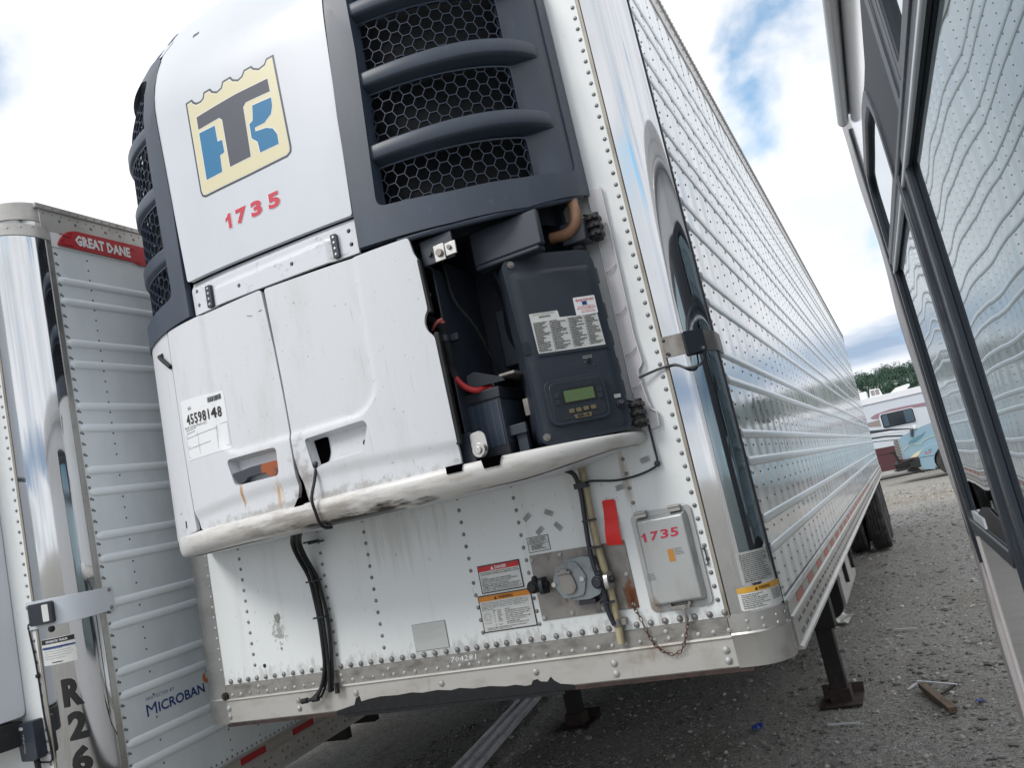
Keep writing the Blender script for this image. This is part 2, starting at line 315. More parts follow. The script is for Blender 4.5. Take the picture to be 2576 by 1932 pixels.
# ------------------------------------------------------------------ mesh tools
class MB:
    def __init__(s): s.v = []; s.f = []
    def add(s, vs, fs):
        n = len(s.v); s.v += [tuple(v) for v in vs]; s.f += [tuple(i + n for i in f) for f in fs]; return s
    def box(s, a, b):
        x0, y0, z0 = a; x1, y1, z1 = b
        return s.add([(x0,y0,z0),(x1,y0,z0),(x1,y1,z0),(x0,y1,z0),(x0,y0,z1),(x1,y0,z1),(x1,y1,z1),(x0,y1,z1)],
              [(0,3,2,1),(4,5,6,7),(0,1,5,4),(1,2,6,5),(2,3,7,6),(3,0,4,7)])
    def beam(s, p, q, w, h, up=(0, 0, 1)):
        p = Vector(p); q = Vector(q); d = (q - p).normalized(); u = Vector(up)
        sx = d.cross(u).normalized() * w / 2; uz = sx.cross(d).normalized() * h / 2
        vs = [e + a * sx + b * uz for e in (p, q) for a, b in ((-1,-1),(1,-1),(1,1),(-1,1))]
        return s.add(vs, [(0,1,2,3),(7,6,5,4),(0,4,5,1),(1,5,6,2),(2,6,7,3),(3,7,4,0)])
    def cyl(s, p, q, r, n=16, r2=None, caps=True):
        p = Vector(p); q = Vector(q); d = (q - p).normalized(); r2 = r if r2 is None else r2
        a = d.orthogonal().normalized(); b = d.cross(a)
        vs = []
        for c_, rr in ((p, r), (q, r2)):
            for i in range(n):
                t = 2 * math.pi * i / n; vs.append(c_ + a * math.cos(t) * rr + b * math.sin(t) * rr)
        fs = [(i, (i + 1) % n, n + (i + 1) % n, n + i) for i in range(n)]
        if caps: fs += [tuple(range(n))[::-1], tuple(range(n, 2 * n))]
        return s.add(vs, fs)
    def tube(s, pts, r, n=8, sub=4, rad=None):
        P = [Vector(p) for p in pts]
        Q = []
        for i in range(len(P) - 1):
            p0 = P[max(i - 1, 0)]; p1 = P[i]; p2 = P[i + 1]; p3 = P[min(i + 2, len(P) - 1)]
            for k in range(sub):
                t = k / sub
                Q.append(0.5 * ((2 * p1) + (-p0 + p2) * t + (2 * p0 - 5 * p1 + 4 * p2 - p3) * t * t + (-p0 + 3 * p1 - 3 * p2 + p3) * t ** 3))
        Q.append(P[-1]); vs = []; prev = None
        for i, c_ in enumerate(Q):
            d = (Q[min(i + 1, len(Q) - 1)] - Q[max(i - 1, 0)]).normalized()
            a = d.orthogonal().normalized() if prev is None else (prev - d * prev.dot(d)).normalized()
            prev = a; b = d.cross(a)
            for k in range(n):
                t = 2 * math.pi * k / n; vs.append(c_ + (a * math.cos(t) + b * math.sin(t)) * r)
        m = len(Q)
        fs = [(i * n + k, i * n + (k + 1) % n, (i + 1) * n + (k + 1) % n, (i + 1) * n + k) for i in range(m - 1) for k in range(n)]
        fs += [tuple(range(n))[::-1], tuple(range((m - 1) * n, m * n))]
        return s.add(vs, fs)
    def dome(s, c_, nrm, r, h, n=8, rings=2):
        c_ = Vector(c_); nrm = Vector(nrm).normalized(); a = nrm.orthogonal().normalized(); b = nrm.cross(a)
        vs = []
        for j in range(rings):
            t = (math.pi / 2) * j / rings
            for k in range(n):
                u = 2 * math.pi * k / n; vs.append(c_ + (a * math.cos(u) + b * math.sin(u)) * r * math.cos(t) + nrm * h * math.sin(t))
        vs.append(c_ + nrm * h); top = len(vs) - 1
        fs = [(j * n + k, j * n + (k + 1) % n, (j + 1) * n + (k + 1) % n, (j + 1) * n + k) for j in range(rings - 1) for k in range(n)]
        fs += [((rings - 1) * n + k, (rings - 1) * n + (k + 1) % n, top) for k in range(n)]
        return s.add(vs, fs)

ORG = {}
def root_loc(o):
    while o.parent: o = o.parent
    return ORG.get(o.name, Vector((0, 0, 0)))
def obj(name, mb, m, parent=None, bevel=0.0, smooth=35, kind=None, label=None, seg=2):
    me = bpy.data.meshes.new(name)
    off = root_loc(parent) if parent is not None else Vector((0, 0, 0))
    me.from_pydata([(v[0] - off.x, v[1] - off.y, v[2] - off.z) for v in mb.v], [], mb.f)
    bm = bmesh.new(); bm.from_mesh(me)
    bmesh.ops.remove_doubles(bm, verts=bm.verts, dist=0.00004)
    bmesh.ops.recalc_face_normals(bm, faces=bm.faces)
    if smooth:
        a = math.radians(smooth)
        for f in bm.faces: f.smooth = True
        for e_ in bm.edges:
            if len(e_.link_faces) == 2 and e_.calc_face_angle(0) > a: e_.smooth = False
    bm.to_mesh(me); bm.free()
    me.materials.append(M[m] if isinstance(m, str) else m)
    o = bpy.data.objects.new(name, me); C.objects.link(o)
    if parent is not None: o.parent = parent
    if bevel:
        md = o.modifiers.new('bevel', 'BEVEL'); md.width = bevel; md.segments = seg; md.limit_method = 'ANGLE'; md.angle_limit = math.radians(40)
    if kind: o['kind'] = kind
    if label: o['label'] = label
    return o
def thing(name, label, cat, loc=(0, 0, 0), group=None, M4=None):
    o = bpy.data.objects.new(name, None); C.objects.link(o); o.empty_display_size = 0.2
    if M4 is not None:
        o.matrix_world = M4; ORG[o.name] = Vector((0, 0, 0))
    else:
        o.location = loc; ORG[o.name] = Vector(loc)
    o['label'] = label; o['category'] = cat
    if group: o['group'] = group
    return o
def tag(o, label, cat, group=None):
    o['label'] = label; o['category'] = cat
    if group: o['group'] = group
    return o

def rrect(x0, z0, x1, z1, r, n=4):
    pts = []
    for cx_, cz_, a0 in ((x1 - r, z0 + r, -90), (x1 - r, z1 - r, 0), (x0 + r, z1 - r, 90), (x0 + r, z0 + r, 180)):
        for i in range(n + 1):
            a = math.radians(a0 + 90 * i / n); pts.append((cx_ + r * math.cos(a), cz_ + r * math.sin(a)))
    return pts
def rpoly(pts, r, n=3):
    o = []; N = len(pts)
    for i in range(N):
        p0 = Vector(pts[i - 1]); p1 = Vector(pts[i]); p2 = Vector(pts[(i + 1) % N])
        d0 = p0 - p1; d2 = p2 - p1; rr = min(r, d0.length * 0.45, d2.length * 0.45)
        a = p1 + d0.normalized() * rr; b = p1 + d2.normalized() * rr
        for k in range(n + 1):
            t = k / n; q = a * (1 - t) ** 2 + p1 * 2 * t * (1 - t) + b * t * t; o.append((q.x, q.y))
    return o
def inset(pts, d):
    N = len(pts); ar = sum(pts[i - 1][0] * pts[i][1] - pts[i][0] * pts[i - 1][1] for i in range(N)); sg = 1 if ar > 0 else -1
    o = []
    for i in range(N):
        p0 = Vector(pts[i - 1]); p1 = Vector(pts[i]); p2 = Vector(pts[(i + 1) % N])
        a = (p1 - p0).normalized(); b = (p2 - p1).normalized()
        n_ = Vector((-(a.y + b.y), a.x + b.x)) * sg
        if n_.length < 1e-6: n_ = Vector((-a.y, a.x)) * sg
        n_.normalize(); k = max(0.45, abs(n_.dot(Vector((-a.y, a.x)))))
        o.append(tuple(p1 + n_ * (d / k)))
    return o
def circ(cx_, cz_, r, n=16): return [(cx_ + r * math.cos(2 * math.pi * i / n), cz_ + r * math.sin(2 * math.pi * i / n)) for i in range(n)]

def flat(outer, holes=(), gu=None, gv=None):
    bm = bmesh.new()
    es = []
    for loop in [outer] + list(holes):
        vs = [bm.verts.new((p[0], p[1], 0)) for p in loop]
        es += [bm.edges.new((vs[i - 1], vs[i])) for i in range(len(vs))]
    if holes: bmesh.ops.triangle_fill(bm, use_beauty=True, use_dissolve=False, edges=es)
    else:
        bmesh.ops.triangle_fill(bm, use_beauty=True, use_dissolve=False, edges=es)
    for g, ax in ((gu, 0), (gv, 1)):
        if not g: continue
        lo = min(v.co[ax] for v in bm.verts); hi = max(v.co[ax] for v in bm.verts)
        k = math.floor(lo / g) + 1
        while k * g < hi:
            co = [0, 0, 0]; co[ax] = k * g; no = [0, 0, 0]; no[ax] = 1
            bmesh.ops.bisect_plane(bm, geom=list(bm.verts) + list(bm.edges) + list(bm.faces), plane_co=co, plane_no=no, dist=1e-6)
            k += 1
    bm.verts.ensure_lookup_table(); bm.faces.ensure_lookup_table(); bm.edges.ensure_lookup_table()
    for i, v in enumerate(bm.verts): v.index = i
    V = [(v.co.x, v.co.y) for v in bm.verts]; F = [tuple(v.index for v in f.verts) for f in bm.faces]
    B = [(e_.verts[0].index, e_.verts[1].index) for e_ in bm.edges if len(e_.link_faces) == 1]
    bm.free(); return V, F, B
def sheet(mb, mapf, outer, off=0.0, th=0.003, holes=(), gu=None, gv=None, offf=None):
    V, F, B = flat(outer, holes, gu, gv); n = len(V)
    fr = [mapf(u, v, off + (offf(u, v) if offf else 0)) for u, v in V]
    bk = [mapf(u, v, off + (offf(u, v) if offf else 0) - th) for u, v in V]
    mb.add(fr + bk, F + [tuple(i + n for i in f[::-1]) for f in F] + [(a, b, b + n, a + n) for a, b in B]); return mb

_tc = {}
def text2d(s, bold=0.0, res=2, spacing=1.0):
    key = (s, bold, res, spacing)
    if key in _tc: return _tc[key]
    cu = bpy.data.curves.new('txt', 'FONT'); cu.body = s; cu.size = 1.0; cu.offset = bold; cu.resolution_u = res
    cu.space_character = spacing
    o = bpy.data.objects.new('txt', cu); C.objects.link(o)
    bpy.context.view_layer.update()
    me = o.evaluated_get(bpy.context.evaluated_depsgraph_get()).to_mesh()
    V = [(v.co.x, v.co.y) for v in me.vertices]; F = [tuple(p.vertices) for p in me.polygons]
    o.evaluated_get(bpy.context.evaluated_depsgraph_get()).to_mesh_clear()
    bpy.data.objects.remove(o); bpy.data.curves.remove(cu)
    if not V: V = [(0, 0)]
    x0 = min(v[0] for v in V); x1 = max(v[0] for v in V); z0 = min(v[1] for v in V); z1 = max(v[1] for v in V)
    _tc[key] = (V, F, x0, x1, z0, z1); return _tc[key]
def put_text(mb, mapf, s, u0, v0, u1, v1, off, bold=0.0, res=2, shear=0.0, spacing=1.0, vdrop=0.0, gu=None):
    """fit text s in the box u0..u1, v0..v1 ; vdrop shifts v along u"""
    V, F, a, b, c_, d = text2d(s, bold, res, spacing)
    w = max(b - a, 1e-4); h = max(d - c_, 1e-4)
    Q = []
    for x, y in V:
        t = (x - a) / w; k = (y - c_) / h
        Q.append((u0 + (u1 - u0) * t + shear * k, v0 + (v1 - v0) * k + vdrop * t))
    if gu:
        bm = bmesh.new(); vs = [bm.verts.new((q[0], q[1], 0)) for q in Q]
        for f in F:
            try: bm.faces.new([vs[i] for i in f])
            except ValueError: pass
        for ax in (0, 1):
            lo = min(q[ax] for q in Q); hi = max(q[ax] for q in Q); kk = math.floor(lo / gu) + 1
            while kk * gu < hi:
                co = [0, 0, 0]; co[ax] = kk * gu; no = [0, 0, 0]; no[ax] = 1
                bmesh.ops.bisect_plane(bm, geom=list(bm.verts) + list(bm.edges) + list(bm.faces), plane_co=co, plane_no=no, dist=1e-7); kk += 1
            if mapf in (W, SD): break
        for i, v in enumerate(bm.verts): v.index = i
        bm.verts.index_update(); Q = [(v.co.x, v.co.y) for v in bm.verts]; F = [tuple(v.index for v in f.verts) for f in bm.faces]; bm.free()
    mb.add([mapf(q[0], q[1], off) for q in Q], F); return mb
def lines(mb, mapf, rows, off):
    """rows of (u0,u1,v,h) short dark bars of fine print"""
    for u0, u1, v, h in rows:
        mb.add([mapf(u0, v, off), mapf(u1, v, off), mapf(u1, v + h, off), mapf(u0, v + h, off)], [(0, 1, 2, 3)])
    return mb
def fineprint(mb, mapf, u0, u1, v0, v1, n, h, off, seed=1, fill=0.75, ragged=0.3):
    rnd = random.Random(seed); dv = (v1 - v0) / n
    rows = []
    for i in range(n):
        v = v1 - (i + 0.7) * dv; u = u0; end = u1 - rnd.random() * ragged * (u1 - u0)
        while u < end:
            w = (u1 - u0) * rnd.uniform(0.03, 0.12); rows.append((u, min(u + w, end), v, h)); u += w + (u1 - u0) * rnd.uniform(0.01, 0.025)
    return lines(mb, mapf, rows, off)

def digit_one(mb, mapf, u0, v0, u1, v1, off):
    P_ = [(0.42, 0), (0.86, 0), (0.86, 1), (0.52, 1), (0.36, 0.84), (0.06, 0.73), (0.06, 0.54), (0.42, 0.68)]
    return sheet(mb, mapf, [(u0 + (u1 - u0) * x, v0 + (v1 - v0) * y) for x, y in P_], off, 0.0003)

# ------------------------------------------------------------------ surface maps
def W(x, z, o=0.0): return (x, -o, z)
def SD(y, z, o=0.0): return (o, y, z)
def corner_map(xs, CRAD):
    fl = xs - CRAD
    def f(a, z, o=0.0):
        if a <= fl: return (-xs + a, -o, z)
        t = (a - fl) / CRAD
        if t > math.pi / 2:
            return (o, CRAD + (t - math.pi / 2) * CRAD, z)
        return (-CRAD + (CRAD + o) * math.sin(t), CRAD - (CRAD + o) * math.cos(t), z)
    return f
CR1 = corner_map(0.165, 0.11); CR2 = corner_map(0.21, 0.145)
RIBS = [1.38, 1.482, 1.685, 1.785, 1.982, 2.08, 2.275, 2.377, 2.573, 2.671, 2.865, 2.965, 3.162, 3.262, 3.46, 3.56]
TL = 14.94

def build_trailer(root, first):
    CRm = CR1 if first else CR2
    xs = 0.165 if first else 0.21
    skin = 'side' if first else 'side2'; ribm = 'rib' if first else 'rib2'
    top = 3.915; CRAD = 0.11 if first else 0.145
    # body core (insulated box)
    mb = MB(); mb.box((-2.598, 0.158, 1.10), (-0.002 - 0.004, TL - 0.02, top - 0.02)); mb.box((-2.44, 0.004, 1.10), (-0.16, 0.16, top - 0.02))
    obj('box_body', mb, 'wall', root)
    # right side skin: full sheet with horizontal joints hidden by ribs
    mb = MB(); sheet(mb, SD, [(CRAD - 0.002, 1.20), (TL, 1.20), (TL, 3.80), (CRAD - 0.002, 3.80)], 0.0, 0.004, gu=0.5)
    side = obj('side_panel', mb, skin, root, smooth=0)
    for z in RIBS:
        mb = MB(); pr = []
        ys = ([0.150, 0.158, 0.18] if first else [0.172, 0.18, 0.20]) + [0.2 + (TL - 0.35) * i / 24 for i in range(1, 25)] + [TL - 0.12, TL - 0.1]
        n = 7; vs = []
        for j, y in enumerate(ys):
            k = (0.0, 0.75, 1.0)[j] if j < 3 else (0.0 if j == len(ys) - 1 else 1.0)
            kk = max(k, 0.35)
            for i in range(n):
                t = math.pi * i / (n - 1); vs.append((0.0005 + (0.0055 if first else 0.009) * k * math.sin(t) ** 1.2, y, z - (0.017 if first else 0.019) * kk * math.cos(t)))
        fs = [(j * n + i, j * n + i + 1, (j + 1) * n + i + 1, (j + 1) * n + i) for j in range(len(ys) - 1) for i in range(n - 1)]
        mb.add(vs, fs); obj('rib', mb, ribm, side, smooth=60)
    # side rivets: thousands, one stuff part
    mb = MB(); ymax = TL - 0.1 if first else 7.0
    cols = [0.186] + [0.345 + 0.2025 * i for i in range(int((ymax - 0.345) / 0.2025) + 1)]
    for ci, y in enumerate(cols):
        if not first and ci > 0 and (ci % 1): continue
        if not first and ci > 0 and ci % 3 != 1 and y < 3: 
            if ci % 3 == 2: continue
        z = 1.245
        while z < 3.76:
            if min(abs(z - r_) for r_ in RIBS) > 0.019:
                mb.dome((0, y, z), (1, 0, 0), 0.0052, 0.0026, 6 if y < 4 else 5, 1 if y > 2 else 2)
            z += 0.0498
    obj('rivets', mb, 'rivet_d', side, kind='stuff', smooth=60)
    mb = MB(); z = 1.25
    while z < 3.78:
        mb.dome((0, 0.134 if first else 0.176, z), (1, 0, 0), 0.0075, 0.005, 8); z += 0.0498
    y = 0.184
    while y < (9 if first else 6): mb.dome((0, y, 1.2175), (1, 0, 0), 0.0072, 0.005, 6, 1); y += 0.035
    obj('seam_rivets', mb, 'rivet', side, kind='stuff', smooth=60)
    # chrome corner
    mb = MB(); aend = xs - CRAD + CRAD * math.pi / 2 - 0.006
    sheet(mb, CRm, [(0.012, 1.205), (aend, 1.205), (aend, 3.80), (0.012, 3.80)], 0.002, 0.003, gu=0.008)
    corner = obj('polished_corner', mb, 'chrome', root, smooth=40)
    mb = MB(); sheet(mb, CRm, [(aend - 0.003, 1.2), (aend + (0.006 if first else 0.022), 1.2), (aend + (0.006 if first else 0.022), 3.80), (aend - 0.003, 3.80)], 0.006, 0.005, gu=0.006)
    obj('corner_trim', mb, 'alu' if not first else 'black', root)
    mb = MB(); sheet(mb, CRm, [(-0.004, 1.2), (0.009, 1.2), (0.009, 3.80), (-0.004, 3.80)], 0.005, 0.005)
    obj('corner_trim', mb, 'trim', root, bevel=0.0015)
    # left corner (seen dull) and left side
    mb = MB()
    mir = lambda a, z, o=0.0: (-2.6 - CRm(a, z, o)[0], CRm(a, z, o)[1], z)
    sheet(mb, mir, [(-0.004, 1.2), (aend + 0.02, 1.2), (aend + 0.02, 3.80), (-0.004, 3.80)], 0.003, 0.004, gu=0.012)
    obj('polished_corner', mb, 'alu', root, smooth=40)
    mb = MB(); mb.box((-2.602, 0.15, 1.2), (-2.598, TL, 3.8)); obj('side_panel', mb, skin, root, smooth=0)
    # front sheets, slightly lapped
    if first:
        xb = [-2.435, -2.232, -1.78, -0.842, -0.388, -0.166]
    else: xb = [-2.39, -1.3, -0.21]
    fw = None
    for i in range(len(xb) - 1):
        mb = MB(); sheet(mb, W, [(xb[i], 1.205), (xb[i + 1], 1.205), (xb[i + 1], 3.80), (xb[i], 3.80)], 0.0015 + 0.0013 * (i % 2), 0.004)
        p = obj('front_sheet', mb, 'wall', root, bevel=0.0006, seg=1)
        fw = fw or p
    # side rail
    mb = MB()
    prof = [(0.0, 1.204), (0.010, 1.204), (0.013, 1.197), (0.009, 1.192), (0.006, 1.190), (0.006, 1.152), (0.014, 1.148), (0.016, 1.142), (0.011, 1.138), (0.011, 1.054), (0.024, 1.048), (0.026, 1.040), (-0.02, 1.038), (-0.02, 1.204)]
    n = len(prof); ys = [0.160, 1, 3, 6, 10, TL]
    vs = [(x, y, z) for y in ys for x, z in prof]
    fs = [(j * n + i, j * n + (i + 1) % n, (j + 1) * n + (i + 1) % n, (j + 1) * n + i) for j in range(len(ys) - 1) for i in range(n)] + [tuple(range(n)), tuple(range((len(ys) - 1) * n, len(ys) * n))[::-1]]
    mb.add(vs, fs); rail = obj('side_rail', mb, 'rail', root, smooth=30)
    mb = MB(); y = 0.27
    while y < 9:
        for z_, dy in ((1.116, 0), (1.074, 0.02)):
            mb.dome((0.011, y + dy, z_), (1, 0, 0), 0.0085, 0.006, 7)
            mb.dome((0.011, y + dy + 0.045, z_), (1, 0, 0), 0.0085, 0.006, 7)
        y += 0.135
    obj('rail_rivets', mb, 'rivet', rail, kind='stuff', smooth=60)
    # reflective tape pieces on the rail
    y = 0.385; k = 0
    while y < 8:
        w = 0.185
        mb = MB(); sheet(mb, SD, rrect(y, 1.155, y + w, 1.188, 0.003, 1), 0.0075, 0.0012)
        obj('reflective_tape', mb, ('refl_red' if first else 'red2') if k % 2 == 0 else 'refl_white', rail); y += 0.2; k += 1
    # top rail
    mb = MB(); mb.box((-0.03, 0.12, 3.79), (0.006, TL, 3.895)); mb.box((-0.03, 0.10, 3.893), (0.014, TL, 3.918))
    tr = obj('top_rail', mb, 'rail', root, bevel=0.003)
    mb = MB(); y = 0.22
    while y < TL: mb.dome((0.006, y, 3.855), (1, 0, 0), 0.009, 0.005, 6, 1); y += 0.085
    y = 0.14
    while y < TL: mb.dome((0.006, y, 3.875), (1, 0, 0), 0.005, 0.004, 5, 1); mb.dome((0.014, y, 3.905), (1, 0, 0), 0.006, 0.004, 5, 1); y += 0.045
    obj('top_rail_rivets', mb, 'rivet', tr, kind='stuff')
    # roof with rolled front edge and corner cap
    mb = MB(); mb.box((-2.58, 0.14, 3.90), (-0.02, TL - 0.02, 3.925)); obj('roof', mb, 'alu', root)
    mb = MB(); ae = aend + 0.02
    sheet(mb, CRm, [(-0.005, 3.785), (ae, 3.745), (ae, 3.80), (-0.005, 3.845)], 0.008, 0.008, gu=0.02)
    sheet(mb, CRm, [(-0.005, 3.845), (ae, 3.83), (ae, 3.918), (-0.005, 3.918)], 0.004, 0.012, gu=0.02)
    for a in (0.03, 0.08, 0.14, 0.19, 0.235): 
        p = CRm(a, 3.80, 0.008); q = CRm(a, 3.80, 0.02); mb.dome(p, Vector(q) - Vector(p), 0.006, 0.004, 6)
    obj('top_corner_cap', mb, 'rail', root, bevel=0.001, seg=1)
    mb = MB(); mb.box((-2.45, -0.010, 3.80), (-xs + 0.004, 0.05, 3.905)); obj('top_front_rail', mb, 'rail', root, bevel=0.004)
    # front sill
    mb = MB(); prof = [(0.0, 1.148), (0.011, 1.146), (0.013, 1.140), (0.006, 1.134), (0.006, 1.046), (0.0, 1.040), (-0.03, 1.040), (-0.03, 1.148)]
    def sweep(mb, path, prof):
        n = len(prof); vs = []
        for pm in path: vs += [pm(o_, z_) for o_, z_ in prof]
        m_ = len(path)
        fs = [(j * n + i, j * n + (i + 1) % n, (j + 1) * n + (i + 1) % n, (j + 1) * n + i) for j in range(m_ - 1) for i in range(n)] + [tuple(range(n)), tuple(range((m_ - 1) * n, m_ * n))[::-1]]
        mb.add(vs, fs)
    path = [(lambda o_, z_, x=x: W(x, z_, o_)) for x in (-2.435, -1.3, -0.166)]
    sweep(mb, path, prof); sill = obj('front_sill', mb, 'rail', root, smooth=30)
    for mm, nm in ((CRm, 0), (mir, 1)):
        mb = MB(); N_ = 22; A0, A1 = -0.001, aend + 0.022
        path = [(lambda o_, z_, a=A0 + (A1 - A0) * i / N_, mm=mm: mm(a, z_, o_)) for i in range(N_ + 1)]
        sweep(mb, path, [(0.004, 1.207), (0.005, 1.150), (0.009, 1.144), (0.007, 1.136), (0.006, 1.04), (-0.012, 1.04), (-0.012, 1.207)])
        cs = obj('corner_sill', mb, 'alu', root, smooth=30)
        if nm == 0:
            mb = MB()
            for a, z_ in [(0.058, 1.183), (0.058, 1.158), (0.108, 1.183), (0.108, 1.158), (0.158, 1.183), (0.158, 1.158), (0.205, 1.181), (0.222, 1.19), (0.222, 1.165), (0.205, 1.150), (0.228, 1.12), (0.228, 1.08)]:
                p = mm(a, z_, 0.005); q = mm(a, z_, 0.02); mb.dome(p, Vector(q) - Vector(p), 0.0068, 0.004, 8)
            obj('corner_rivets', mb, 'rivet_w', cs, kind='stuff')
    mb = MB(); sheet(mb, W, [(-2.432, 1.146), (-0.168, 1.146), (-0.168, 1.2045), (-2.432, 1.2045)], 0.0058, 0.005)
    band = obj('sill_band', mb, 'grime', root, bevel=0.0008, seg=1)
    # floor / underframe
    mb = MB(); mb.box((-2.57, 0.06, 1.043), (-0.03, TL, 1.10)); mb.box((-2.50, 0.02, 1.044), (-0.10, 0.07, 1.10)); obj('floor', mb, 'under', root)
    mb = MB(); mb.box((-1.85, 0.02, 1.026), (-0.20, 1.5, 1.043)); obj('coupler_plate', mb, 'rust', root)
    for y in [1.7 + 0.305 * i for i in range(18)]:
        mb = MB(); mb.box((-2.55, y, 0.95), (-0.04, y + 0.05, 1.043)); obj('crossmember', mb, 'under', root)
    return dict(side=side, corner=corner, front=fw, sill=sill, band=band, rail=rail, CRm=CRm)

def landing_gear(root, y0, zg):
    for x0 in (-0.31, -2.29):
        mb = MB(); mb.box((x0 - 0.085, y0 - 0.08, 0.50), (x0 + 0.085, y0 + 0.08, 1.04)); leg = obj('landing_leg', mb, 'under', root, bevel=0.006)
        mb = MB(); mb.box((x0 - 0.055, y0 - 0.055, zg + 0.05), (x0 + 0.055, y0 + 0.055, 0.52)); obj('inner_leg', mb, 'under', leg, bevel=0.004)
        mb = MB(); mb.box((x0 - 0.135, y0 - 0.15, zg + 0.004), (x0 + 0.135, y0 + 0.15, zg + 0.016))
        mb.add([(x0 - 0.135, y0 + 0.13, zg + 0.01), (x0 + 0.135, y0 + 0.13, zg + 0.01), (x0 + 0.14, y0 + 0.175, zg + 0.075), (x0 - 0.14, y0 + 0.175, zg + 0.075),
                (x0 - 0.135, y0 + 0.145, zg + 0.004), (x0 + 0.135, y0 + 0.145, zg + 0.004), (x0 + 0.14, y0 + 0.187, zg + 0.07), (x0 - 0.14, y0 + 0.187, zg + 0.07)],
               [(0, 1, 2, 3), (4, 7, 6, 5), (0, 4, 5, 1), (1, 5, 6, 2), (2, 6, 7, 3), (3, 7, 4, 0)])
        mb.box((x0 - 0.07, y0 - 0.07, zg + 0.014), (x0 + 0.07, y0 + 0.07, zg + 0.10))
        obj('foot_pad', mb, 'rust', leg, bevel=0.003)
        mb = MB(); s_ = 1 if x0 > -1 else -1
        mb.beam((x0, y0 + 0.06, 0.62), (x0 - s_ * 0.10, y0 + 1.0, 1.03), 0.05, 0.05); mb.beam((x0 + s_ * 0.05, y0 + 0.06, 0.66), (x0, y0 + 0.75, 1.03), 0.04, 0.04)
        obj('brace', mb, 'rust', leg)
    mb = MB(); mb.cyl((-0.31, y0, 0.78), (-2.29, y0, 0.78), 0.02, 10); mb.beam((-0.31, y0, 0.66), (-2.29, y0, 0.98), 0.05, 0.05)
    obj('cross_brace', mb, 'under', root)

def make_wheel_mesh():
    mb = MB(); prof = [(0.27, -0.125), (0.30, -0.135), (0.42, -0.140), (0.475, -0.132), (0.497, -0.112), (0.50, -0.105)]
    half = [(r_, w) for r_, w in prof]
    tread = []
    for w in (-0.075, -0.065, -0.03, -0.022, 0.022, 0.03, 0.065, 0.075):
        pass
    full = half + [(0.502, -0.075), (0.490, -0.072), (0.490, -0.064), (0.503, -0.061), (0.503, -0.028), (0.490, -0.025), (0.490, -0.017), (0.503, -0.014),
                   (0.503, 0.014), (0.490, 0.017), (0.490, 0.025), (0.503, 0.028), (0.503, 0.061), (0.490, 0.064), (0.490, 0.072), (0.502, 0.075)] + [(r_, -w) for r_, w in half[::-1]]
    n = len(full); N_ = 64; vs = []
    for j in range(N_):
        t = 2 * math.pi * j / N_
        for i, (r_, w) in enumerate(full):
            rr = r_ - (0.007 if (j % 2 and r_ > 0.495 and abs(w) > 0.06) else 0)
            vs.append((w, rr * math.cos(t), rr * math.sin(t)))
    fs = [(j * n + i, j * n + i + 1, ((j + 1) % N_) * n + i + 1, ((j + 1) % N_) * n + i) for j in range(N_) for i in range(n - 1)]
    tyre = MB().add(vs, fs)
    rim = MB(); prof = [(0.285, 0.125), (0.285, 0.10), (0.25, 0.09), (0.22, 0.02), (0.12, 0.015), (0.11, 0.07), (0.02, 0.075), (0.0, 0.075)]
    n = len(prof); N_ = 32
    for s_ in (1, -1):
        vs = [(s_ * w, r_ * math.cos(2 * math.pi * j / N_), r_ * math.sin(2 * math.pi * j / N_)) for j in range(N_) for r_, w in prof]
        fs = [(j * n + i, j * n + i + 1, ((j + 1) % N_) * n + i + 1, ((j + 1) % N_) * n + i) for j in range(N_) for i in range(n - 1)]
        rim.add(vs, fs)
    return tyre, rim
TY, RIM = make_wheel_mesh()
_wm = {}
def wheel(root, x, y, z, sc=1.0, rimmat='hub'):
    """tyre part with a rim sub-part, meshes shared"""
    if 'tyre' not in _wm:
        for nm, b_, mt in (('tyre', TY, 'tyre'), ('rim', RIM, rimmat)):
            me = bpy.data.meshes.new(nm); me.from_pydata(b_.v, [], b_.f)
            bm = bmesh.new(); bm.from_mesh(me); bmesh.ops.remove_doubles(bm, verts=bm.verts, dist=1e-5); bmesh.ops.recalc_face_normals(bm, faces=bm.faces)
            for f in bm.faces: f.smooth = True
            for e_ in bm.edges:
                if len(e_.link_faces) == 2 and e_.calc_face_angle(0) > 0.6: e_.smooth = False
            bm.to_mesh(me); bm.free(); me.materials.append(M[mt]); _wm[nm] = me
    o = bpy.data.objects.new('tyre', _wm['tyre']); C.objects.link(o); o.parent = root; o.scale = (sc,) * 3
    off = root_loc(root); o.location = (x - off.x, y - off.y, z - off.z)
    r_ = bpy.data.objects.new('rim', _wm['rim']); C.objects.link(r_); r_.parent = o
    return o

def running_gear(root, dz=0.0):
    for y in (11.45, 12.72):
        for x in (-0.165, -0.50, -2.10, -2.435): wheel(root, x, y, 0.502 + dz)
        mb = MB(); mb.cyl((-0.3, y, 0.502 + dz), (-2.3, y, 0.502 + dz), 0.065, 12); obj('axle', mb, 'under', root)
    mb = MB(); mb.box((-0.75, 10.6, 0.75), (-0.65, 13.6, 1.0)); mb.box((-1.95, 10.6, 0.75), (-1.85, 13.6, 1.0)); obj('bogie_frame', mb, 'under', root)
    for x in (-0.33, -2.27):
        mb = MB(); mb.box((x - 0.3, 13.5, 0.25), (x + 0.3, 13.51, 1.03)); obj('mudflap', mb, 'rubber', root)

